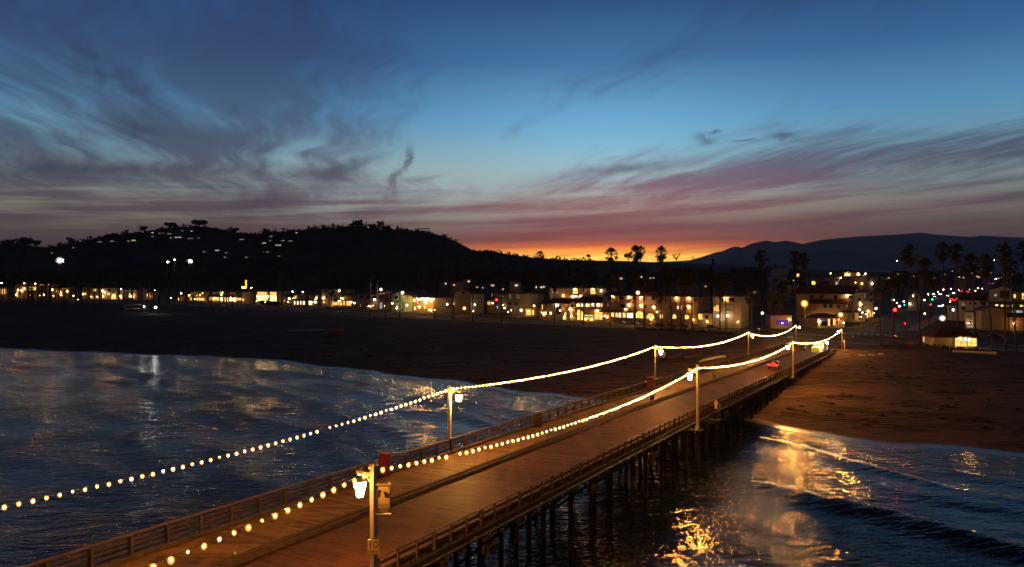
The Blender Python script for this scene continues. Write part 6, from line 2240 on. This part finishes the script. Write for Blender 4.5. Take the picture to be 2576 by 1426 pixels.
    o = thing('motel_sign', 'tall yellow lit pylon sign over the long motel', 'sign', tuple(p))
    link('pylon', MB().box((1.2, .6, z1 / 2 + .5), (2.4, .5, z1 + 1)).mesh('pylon', M_BLACK), o)
    sg = MB()
    H = z1 - z0
    for k in range(4):
        sg.box((.5 + (.3 if k % 2 else 0), .28, z0 + H * (.30 + .2 * k)), (1.5, .12, H * .15))
    link('lit_panels', sg.mesh('lit_panels', glow('sign_yellow_light', (1.0, 0.62, 0.03), 2.2)), o)
    link('arrow', MB().box((-1.2, .28, z0 + 1.4), (4.2, .12, 2.0)).mesh('arrow', glow('sign_amber_light', (1.0, 0.55, 0.05), 5.0)), o)
    # white service cabinet before the palm clump
    p = gp(zx('4', 2268), zy('4', 984))
    o = thing('service_cabinet', 'white service cabinet on the promenade left of the wharf', 'cabinet', tuple(p), .4)
    link('case', MB().box((0, 0, 1.1), (1.4, 1.0, 2.2)).mesh('case', M_WHITE), o)
    link('door', MB().box((0, -.52, 1.1), (1.1, .04, 1.9)).mesh('door', M_GREYM), o)


def build_hill_houses():
    wl = litpane('hill_window_pale', (1.0, 0.86, 0.68), 0.3, False)
    wb = litpane('hill_window_bright', (1.0, 0.92, 0.80), 0.75, False)
    wy = litpane('hill_window_yellow', (1.0, 0.72, 0.22), 0.55, False)
    L = [('1', 1080, 338, 28, 9, wl), ('1', 808, 397, 14, 10, wb), ('1', 832, 397, 12, 9, wl), ('1', 735, 463, 26, 8, wl), ('1', 520, 517, 12, 9, wl), ('1', 1000, 405, 50, 7, wl), ('1', 1125, 398, 50, 6, wl), ('1', 1288, 398, 18, 14, wy),
         ('1', 1340, 389, 48, 18, wy), ('1', 1435, 303, 18, 10, wl), ('1', 1532, 312, 30, 9, wb), ('1', 1530, 350, 30, 7, wl), ('1', 1620, 319, 60, 5, wl), ('1', 1700, 322, 50, 5, wl), ('1', 1715, 365, 26, 7, wl), ('1', 1790, 361, 70, 8, wb),
         ('1', 1832, 292, 12, 9, wl), ('1', 1926, 295, 18, 9, wb), ('1', 1915, 370, 60, 6, wl), ('1', 1888, 245, 22, 6, wl), ('1', 1995, 366, 24, 6, wl), ('1', 2445, 380, 80, 6, wl), ('1', 2180, 492, 54, 8, wb), ('1', 2050, 506, 22, 7, wl), ('1', 2272, 516, 26, 8, wl), ('1', 2262, 562, 20, 7, wl), ('1', 2475, 563, 18, 7, wl),
         ('2', 150, 348, 40, 6, wl), ('2', 138, 392, 26, 6, wl), ('2', 265, 393, 32, 8, wb), ('2', 80, 417, 44, 9, wb), ('2', 222, 440, 60, 8, wb), ('2', 345, 398, 50, 6, wl), ('2', 66, 506, 24, 8, wl), ('2', 116, 506, 12, 8, wl), ('2', 225, 551, 26, 9, wl), ('2', 405, 313, 14, 10, wb),
         ('2', 1120, 257, 30, 14, wb), ('2', 1254, 279, 16, 8, wl), ('2', 1460, 298, 14, 10, wb), ('2', 798, 262, 14, 9, wl), ('2', 2174, 494, 20, 9, wl)]
    L.sort(key=lambda q: zx(q[0], q[1]))
    n = len(L)
    for i, (zk, x, y, w, h, m) in enumerate(L):
        px, py = zx(zk, x), zy(zk, y)
        p = on_hill(px, py + 3)
        W = max(5, w * .25 / F_ * p.y)
        Hh = max(1.6, h * .25 / F_ * p.y * .8)
        lab = '%s lit house on the dark hill, counting from its %s end' % ((ORD[i], 'left') if i < 20 else (('%s' % ORD[n - 1 - i], 'right') if n - 1 - i < 20 else ('middle', 'left')))
        if 20 <= i and n - 1 - i >= 20:
            lab = ('lit hill house in the very middle of the scattered hill lights', 'lit hill house just right of the middle of the hill lights')[i - 20]
        o = thing('hill_house', lab, 'house', (p.x, p.y, p.z), 0.0, 'lit houses on the hill')
        link('wall', MB().box((0, 5, 1.5), (W + 4, 8, 7)).mesh('wall', WALLS['grey']), o)
        link('roof', MB().hexa([(-W / 2 - 3, .4, 5), (W / 2 + 3, .4, 5), (W / 2 + 3, 10, 5), (-W / 2 - 3, 10, 5), (-W / 2, 4, 6.6), (W / 2, 4, 6.6), (W / 2, 6, 6.6), (-W / 2, 6, 6.6)]).mesh('roof', M_ROOFG), o)
        k = max(1, int(W / 6))
        for q in range(k):
            cw = W / k
            link('window', MB().box((-W / 2 + cw * (q + .5), .9, 3.2), (cw * .82, .2, Hh)).mesh('window', m), o)
    # open pergola house on the right slope
    p = on_hill(1066, 583)
    o = thing('pergola', 'open flat-roofed pergola on the skyline right of the summit', 'pergola', tuple(p))
    link('roof', MB().box((0, 0, 10), (28, 8, 1.2)).mesh('roof', M_ROOFG), o)
    for x in (-13, -5, 4, 13):
        link('post', MB().box((x, 0, 5), (1.0, 1.0, 10)).mesh('post', M_ROOFG), o)
    # stadium floodlights
    fl = glow('stadium_light', (1.0, 0.90, 0.84), 110.0)
    for px, py, yb, r, lab in ((150, 655, 690, 2.6, 'dazzling white floodlight mast left of all others'), (477, 657, 695, 2.2, 'dazzling white floodlight mast behind the tall palm pair'),
                               (422, 659, 694, 1.1, 'dimmer white floodlight mast left of the tall palm pair'), (439, 653, 694, .8, 'small white floodlight between the two right masts')):
        Y = 1090.0
        p = at(px, yb, Y)
        p.z = float(ground(p.x, Y))
        h = at(px, py, Y).z - p.z
        o = thing('floodlight_mast', lab, 'floodlight', tuple(p), 0.0, 'sports ground floodlights')
        link('mast', MB().tube([(0, 0, 0), (0, 0, h - r)], [.5, .3], 8).mesh('mast', M_GREYM), o)
        hd = MB()
        for i in (-1, 0, 1):
            for j in (0, 1):
                hd.ball((i * r * .5, 0, h + (j - .5) * r * .7), r * .34, 7, 5)
        link('lamps', hd.mesh('lamps', fl), o)
        link('halo_ball', MB().ball((0, 0, h), r * 1.9, 12, 8).mesh('halo_ball', halo_shell('flood_halo', (1.0, 0.85, 0.75), 0.8, .3)), o)  # halo ball added round the whole lamp cluster
        link('frame', MB().box((0, r * 2.1, h), (r * 2.2, .4, r * 1.7)).mesh('frame', M_GREYM), o)


# ------------------------------------------------------------------ street lamps, signals, traffic
def build_far_houses():
    """small houses among the trees whose lights show between the crowns"""
    rg = random.Random(77)
    L = [(1116, 712), (1150, 716), (1176, 709), (1205, 722), (1236, 718), (1262, 728), (1296, 716), (1330, 724), (1362, 722), (1555, 699), (1606, 697), (1637, 699), (1722, 714), (1782, 719), (1898, 736), (2150, 706), (2180, 694), (2232, 700),
         (2262, 690), (2300, 694), (2330, 686), (2352, 700), (2380, 690), (2398, 682), (2420, 698), (2440, 688), (2462, 696), (2488, 686), (2515, 700), (2545, 690)]
    mats = [litpane('far_window_white', (1.0, 0.82, 0.6), 1.1, False), litpane('far_window_warm', (1.0, 0.6, 0.25), 1.0, False)]
    nL = sum(1 for a in L if a[0] < 2000)
    for i, (px, py) in enumerate(L):
        Y = rg.uniform(520, 640) if px < 2000 else rg.uniform(700, 1000)
        p = at(px, py, Y)
        z = float(ground(p.x, Y))
        hh = max(3.0, p.z - z)
        if px < 2000:
            lab = '%s small lit house among the town trees, counting from the left' % ORD[i]
        else:
            lab = '%s small lit house on the right slope of town, counting from the left' % ORD[i - nL]
        o = thing('town_house', lab, 'house', (p.x, Y, z), 0.0, 'small lit houses behind the sea front')
        w = rg.uniform(6, 10)
        link('wall', MB().box((0, 3.2, hh / 2 + .5), (w, 6, hh + 3)).mesh('wall', WALLS[rg.choice(('cream', 'grey', 'white', 'pink'))]), o)
        t = hh + 2
        link('roof', MB().hexa([(-w / 2 - .5, -.2, t), (w / 2 + .5, -.2, t), (w / 2 + .5, 6.6, t), (-w / 2 - .5, 6.6, t), (-w / 4, 2.6, t + 1.8), (w / 4, 2.6, t + 1.8), (w / 4, 3.8, t + 1.8), (-w / 4, 3.8, t + 1.8)]).mesh('roof', M_ROOF), o)
        for q in range(rg.choice((1, 1, 2, 2, 3))):
            link('window', MB().box((rg.uniform(-w / 2 + 1, w / 2 - 1), .1, hh + rg.uniform(-.6, .5)), (rg.uniform(.8, 2.0), .1, rg.uniform(.8, 1.4))).mesh('window', rg.choice(mats)), o)


def build_lamps():
    gl = (glow('street_globe_light', (1.0, 0.60, 0.24), 170.0), halo_shell('street_globe_halo', (1.0, 0.52, 0.18), 1.4))  # each pair: bulb light, then the added halo shell
    glw = (glow('street_white_light', (1.0, 0.84, 0.62), 170.0), halo_shell('street_white_halo', (1.0, 0.74, 0.5), 1.2))
    so = (glow('sodium_light', (1.0, 0.40, 0.03), 420.0), halo_shell('sodium_halo', (1.0, 0.33, 0.01), 2.0, .5))
    wa = (glow('street_amber_light', (1.0, 0.55, 0.14), 260.0), halo_shell('street_amber_halo', (1.0, 0.44, 0.08), 1.6))
    K = {'g': (gl, .42), 'w': (glw, .40), 'W': (glw, .7), 's': (so, .6), 'S': (so, .85), 'a': (wa, .62), 'x': (glw, .28)}
    L = [('7', 20, 187, 402, 'W', 'dazzling white street lamp at the left edge'), ('7', 690, 76, 404, 'w', 'high white lamp over the dark hotel at far left'), ('7', 1792, 276, 432, 'x', 'small white lamp over the low motel behind the net'),
         ('7', 2286, 294, 440, 'w', 'single white lamp right of the crowded lamp shop'), ('6', 120, 276, 425, 'w', 'white lamp over the small dark cottage'),
         ('6', 1912, 366, 478, 'a', 'warm globe lamp left of the arcaded inn'), ('6', 1966, 250, 470, 'w', 'high white lamp behind the arcaded inn'), ('6', 2135, 255, 480, 'x', 'small high lamp over the right half of the arcaded inn'), ('6', 1285, 186, 440, 'x', 'small lamp right of the pylon sign'),
         ('5', 1332, 296, 770, 'W', 'dazzling lamp above the roof of the pinkish apartment block'), ('5', 1828, 372, 815, 'W', 'bright white lamp at the green gabled house'), ('5', 1596, 616, 812, 'g', 'globe lamp at the left corner of the green house'),
         ('5', 1930, 660, 822, 'x', 'small white lamp right of the green house'), ('8', 405, 602, 800, 'w', 'white lamp left of the verandah house'), ('8', 1006, 612, 815, 'x', 'small white lamp right of the orange sodium lamp'),
         ('8', 776, 690, 850, 's', 'orange sodium lamp on the promenade in mid view'), ('8', 1658, 686, 850, 'g', 'bright globe lamp left of the low cafe, nearer the signal'), ('8', 2016, 736, 868, 'a', 'bright square lamp at the left corner of the low cafe'),
         ('4', 2205, 746, 1010, 'g', 'globe lamp before the balconied house'), ('4', 2002, 756, 1000, 'x', 'small lamp left of the balconied house globe'), ('4', 342, 270, 930, 'a', 'pinkish lamp on a tall mast over the three-storey hotel block'),
         ('r', 153, 878, 1035, 'g', 'globe lamp in the dark palm clump by the third left-hand post'), ('r', 540, 790, 1052, 'S', 'largest orange sodium lamp, beside the ochre sign'), ('r', 872, 892, 1045, 'a', 'amber lamp in front of the yellow sign at the corner shop'),
         ('r', 1046, 846, 1010, 'g', 'globe lamp at the tile-roofed corner shop'), ('r', 1198, 834, 1000, 'g', 'globe lamp in front of the lit street arcade'), ('r', 1355, 756, 985, 'g', 'globe lamp above the red traffic light'),
         ('r', 1806, 924, 1060, 'W', 'bright warm globe lamp left of the beach hut palms'), ('r', 1905, 848, 1035, 'w', 'round white lamp on the white flat-fronted house'), ('r', 1412, 814, 960, 'g', 'small globe lamp right of the red traffic light'),
         ('r', 1452, 772, 935, 'x', 'small white lamp over the teal signal'), ('r', 1640, 758, 940, 'x', 'small white lamp by the cream street house'), ('r', 2297, 562, 760, 'x', 'distant white street lamp top right of the traffic'),
         ('r', 2282, 392, 640, 'x', 'pinkish lit sign lamp far off on the right slope'), ('r', 1390, 398, 620, 'x', 'single far white lamp above the roofs, left of the tall palms')]
    meshes = {}
    for zk, x, y, yb, kd, lab in L:
        m, r = K[kd]
        px = zx(zk, x)
        p = gp(px, zy(zk, yb))
        h = at(px, zy(zk, y), p.y).z - p.z
        if p.y > 600:
            r *= p.y / 600 * 1.0
        o = thing('street_lamp', lab, 'street lamp', tuple(p), 0.0, 'street lamps along the sea front')
        link('post', MB().tube([(0, 0, 0), (0, 0, .8), (0, 0, h - r * .8)], [.14, .09, .06], 8).mesh('post', M_IRON), o)
        gb = link('globe', MB().ball((0, 0, h), r * 1.75, 10, 7).mesh('globe', m[1]), o)  # globe enlarged into a glow shell that adds the halo
        link('bulb', MB().ball((0, 0, h), r * .7, 7, 5).mesh('bulb', m[0]), gb)
        link('finial', MB().lathe([(r * .35, h + r * .92), (r * .2, h + r * 1.15), (.01, h + r * 1.4)], 6).mesh('finial', M_IRON), o)
    rg = random.Random(12)
    extra = []
    for sd in (-1, 1):
        u = 50.0 if sd < 0 else 72.0
        for i in range(9):
            q = STREET[0] + STREET[1] * u + STREET[2] * sd * rg.uniform(10.2, 13.0)
            extra.append((q, rg.uniform(4.2, 6.4), rg.uniform(.2, .36), rg.choice((gl, wa, gl, glw)), 'street', i, sd))
            u += rg.uniform(28, 70)
    for k, (q, h, r, m, _, i, sd) in enumerate(extra):
        z = float(ground(q.x, q.y))
        o = thing('street_lamp', '%s globe lamp up the street on its %s side, counting from the crossing' % (ORD[i], 'left' if sd < 0 else 'right'), 'street lamp', (q.x, q.y, z), 0.0, 'globe lamps up the street')
        link('post', MB().tube([(0, 0, 0), (0, 0, .8), (0, 0, h)], [.14, .09, .06], 6).mesh('post', M_IRON), o)
        rr = r * max(1, q.y / 600)
        gb = link('globe', MB().ball((0, 0, h + rr), rr * 1.7, 8, 6).mesh('globe', m[1]), o)  # oversized emissive globe, an added halo
        link('bulb', MB().ball((0, 0, h + rr), rr * .6, 6, 4).mesh('bulb', m[0]), gb)
    px = 40  # extra kerb lamps, added to thicken the band of town glow
    i = 0
    while px < 1300:
        p = gp(px, float(np.interp(px, [0, 420, 644, 944, 1288], [751, 763, 775, 794, 811])))
        o = thing('street_lamp', ('%s small added amber lamp along the boulevard kerb, counting from the left edge' % ORD[i]), 'street lamp', tuple(p), 0.0, 'added amber lamps along the boulevard')
        h = rg.uniform(4.2, 5.2)
        link('post', MB().tube([(0, 0, 0), (0, 0, .8), (0, 0, h)], [.14, .09, .06], 6).mesh('post', M_IRON), o)
        rr = .26 * max(1, p.y / 500)
        gb = link('globe', MB().ball((0, 0, h + rr), rr * 1.7, 8, 6).mesh('globe', wa[1]), o)  # globe doubles as an added glow shell
        link('bulb', MB().ball((0, 0, h + rr), rr * .6, 6, 4).mesh('bulb', wa[0]), gb)
        px += rg.uniform(60, 100)
        i += 1
    # white flagpoles over the pinkish block
    for x, y0, yb, lab in ((1100, 55, 765, 'white flagpole in front of the pinkish apartment block'), (1247, 105, 770, 'thinner pole beside the dazzling roof lamp')):
        px = zx('5', x)
        p = gp(px, zy('5', yb))
        h = at(px, zy('5', y0), p.y).z - p.z
        o = thing('flagpole', lab, 'pole', tuple(p))
        link('pole', MB().tube([(0, 0, 0), (0, 0, h)], [.16, .1], 8).mesh('pole', M_WHITE), o)
        link('ball', MB().ball((0, 0, h + .12), .2, 6, 5).mesh('ball', M_WHITE), o)
    # curved mast arm by the sodium lamp
    p = gp(2025, 834)
    o = thing('signal_mast', 'tall signal mast with a long curved arm at the wharf head', 'mast', tuple(p))
    h = at(2025, 764, p.y).z - p.z
    link('mast', MB().tube([(0, 0, 0), (0, 0, h * .9)], [.2, .14], 8).mesh('mast', M_GREYM), o)
    link('arm', MB().tube([(0, 0, h * .55), (3, 0, h * .64), (7, 0, h * .72), (11, 0, h * .75)], [.12, .1, .08, .06], 6).mesh('arm', M_CREAM), o)


def build_signals():
    C = {'red': glow('signal_red_light', (1.0, 0.002, 0.0015), 160.0), 'green': glow('signal_green_light', (0.004, 1.0, 0.4), 8.0)}
    L = [(2251, 779, 858, 'red', .46, 'large red traffic light over the wharf-end crossing'), (2345, 753, 800, 'green', .34, 'green traffic light up the street'), (2341, 766, 800, 'red', .28, 'small red signal below the green one up the street'),
         (2275, 767, 810, 'green', .26, 'teal signal between the lamps left of the palms'), (2277, 813, 858, 'red', .24, 'low red pedestrian signal at the crossing corner'), (1248.6, 754, 800, 'red', .42, 'lone red signal on the boulevard in mid view'), (2107, 806, 838, 'red', .22, 'dim red signal below the amber lamp')]
    for px, py, yb, c, r, lab in L:
        p = gp(px, yb)
        h = at(px, py, p.y).z - p.z
        o = thing('traffic_signal', lab, 'traffic light', tuple(p), 0.0, 'traffic lights')
        link('post', MB().tube([(0, .3, 0), (0, .3, h)], .09, 6).mesh('post', M_IRON), o)
        hd = link('head', MB().box((0, .12, h - (r * 2 if c == 'red' else -r * 2)), (r * 2.4, .4, r * 7)).mesh('head', M_BLACK), o)
        link('lens', MB().ball((0, -.12, h), r, 8, 6).mesh('lens', C[c]), hd)
    # do-not-enter sign by the crossing
    p = gp(2204, 870)
    h = at(2204, 816, p.y).z - p.z
    o = thing('road_sign', 'red no-entry sign on a tall post at the crossing corner', 'sign', tuple(p))
    link('post', MB().tube([(0, .1, 0), (0, .1, h)], .06, 6).mesh('post', M_IRON), o)
    pl = link('plate', MB().box((0, 0, h), (1.3, .06, 1.3)).mesh('plate', M_RED), o)
    link('bar', MB().box((0, -.05, h), (.9, .05, .24)).mesh('bar', M_WHITE), pl)


def build_traffic():
    d = STREET[1]
    up = math.atan2(d.y, d.x)
    nose = glow('far_head_light', (1.0, 0.76, 0.5), 320.0)
    rear = glow('far_tail_light', (1.0, 0.0015, 0.0012), 420.0)
    tails = [(2393, 752), (2401, 754), (2410, 750), (2436, 732), (2418, 731), (2459, 719), (2486, 711), (2497, 710), (2428, 742), (2404, 768), (2446, 726), (2470, 722)]
    heads = [(2338, 739), (2349, 738), (2366, 738), (2352, 744), (2399, 735), (2373, 719), (2425, 717), (2444, 718), (2441, 726), (2366, 768), (2384, 742), (2410, 728)]
    for i, (x, y) in enumerate(tails):
        p = gp(x, y + 4)
        car('%s car with red tail lights going up the street, counting from the left' % ORD[i], tuple(p), up, PAINTS[i % 6], rear, None, 'cars driving up the street', sc=1.25)
    for i, (x, y) in enumerate(heads):
        p = gp(x, y + 4)
        car('%s car with headlights coming down the street, counting from the left' % ORD[i], tuple(p), up + math.pi, PAINTS[(i + 2) % 6], None, nose, 'cars driving down the street', sc=1.25)

    def bl(px, py):
        p = gp(px, py)
        s, t = to_st(p.x, p.y)
        x1, y1 = st(float(s_pr(t + 2)), t + 2)
        x0, y0 = st(float(s_pr(t - 2)), t - 2)
        return p, math.atan2(y1 - y0, x1 - x0)
    for px, py, fw, tl, hd, ci, lab in ((2257, 852, 0, M_TAIL, None, 5, 'dark car with red tail lights waiting on the boulevard at the crossing'),
                                        (1908, 836, 0, M_TAIL, None, 2, 'left of two cars with red tail lights behind the third left-hand post'), (1927, 836, 0, M_TAIL, None, 4, 'right of two cars with red tail lights behind the third left-hand post'),
                                        (2455, 850, 0, M_TAIL, None, 5, 'car with a red tail light behind the beach hut'), (2505, 850, 0, M_TAIL, None, 2, 'car with a red tail light near the right edge'),
                                        (162, 750, 0, rear, None, 0, 'car showing red at far left below the lamp motel'), (195, 755, 1, None, nose, 1, 'car with white headlights at far left'),
                                        (824, 777, 0, rear, None, 2, 'car with red tail lights before the arcaded inn'), (850, 786, 0, M_TAIL, None, 0, 'car with dim red lights before the cream tower house'), (875, 786, 0, None, None, 0, 'white car parked before the low lit annex')):
        p, a = bl(px, py)
        car(lab, tuple(p), a + (math.pi if fw == 0 and px < 1500 else 0) * (0 if tl else 1), PAINTS[ci], tl, hd, 'cars on the boulevard')
    row = [(1565, 815), (1598, 817), (1626, 819), (1659, 821), (1690, 822), (1722, 823), (1754, 825), (1791, 826)]
    for i, (px, py) in enumerate(row):
        p, a = bl(px, py)
        car('%s car parked along the front of the hotel, counting from the left' % ORD[i], tuple(p), a, PAINTS[(0, 1, 0, 5, 1, 2, 0, 1)[i]], None, None, 'cars parked along the hotel')
    row = [(505, 770), (560, 772), (655, 776), (725, 780), (752, 781), (790, 782)]
    for i, (px, py) in enumerate(row):
        p, a = bl(px, py)
        car('%s car parked along the left sea front, counting from the left' % ORD[i], tuple(p), a, PAINTS[(1, 0, 5, 1, 0, 1)[i]], None, None, 'cars parked along the left sea front')


def build_hedges():
    hedge('dark clipped hedge along the front of the three-storey hotel block', [(1532, 808), (1600, 811), (1652, 813), (1720, 816), (1792, 820)], 2.2, 2.0, 1)
    hedge('dark shrubs in front of the glowing restaurant', [(656, 764), (675, 766), (702, 768)], 3.6, 3.0, 2)
    hedge('dark shrubs before the lit alcove of the beach hut', [(2392, 882), (2430, 884), (2478, 886)], 1.7, 2.0, 3)
    hedge('low dark bushes on the sand edge left of the beach hut', [(2222, 872), (2290, 874), (2345, 877), (2385, 880)], 1.5, 2.0, 4)
    hedge('dark bushes on the promenade before the palm rows of the hotel', [(1600, 829), (1680, 832), (1760, 836), (1850, 842)], 1.4, 2.0, 5)
    p = gp(2451, 888)
    o = tag(link('sea_wall', MB().box((0, 0, .25), (11, .5, .7)).mesh('sea_wall', M_WHITE)), 'short pale kerb wall on the sand before the beach hut', 'wall')
    o.location = p
    o.rotation_euler = (0, 0, math.atan2(TD.y, TD.x))


build_palms()
build_ridge_trees()
build_woods()
build_buildings()
build_hill_houses()
build_far_houses()
build_lamps()
build_signals()
build_traffic()
build_hedges()

# ------------------------------------------------------------------ air
def build_haze():
    m = bpy.data.materials.new('sea_air')
    m.use_nodes = True
    t = m.node_tree
    t.nodes.clear()
    v = t.nodes.new('ShaderNodeVolumePrincipled')
    v.inputs['Color'].default_value = (0.86, 0.88, 0.95, 1)
    v.inputs['Density'].default_value = 0.00004
    v.inputs['Anisotropy'].default_value = 0.35
    o = t.nodes.new('ShaderNodeOutputMaterial')
    t.links.new(v.outputs[0], o.inputs['Volume'])
    h = MB().box((0, 2000, 330), (21000, 17000, 684)).build('haze', m)
    structure(h, 'stuff')
    tag(h, 'thin evening haze over sea and town', 'haze')


build_haze()
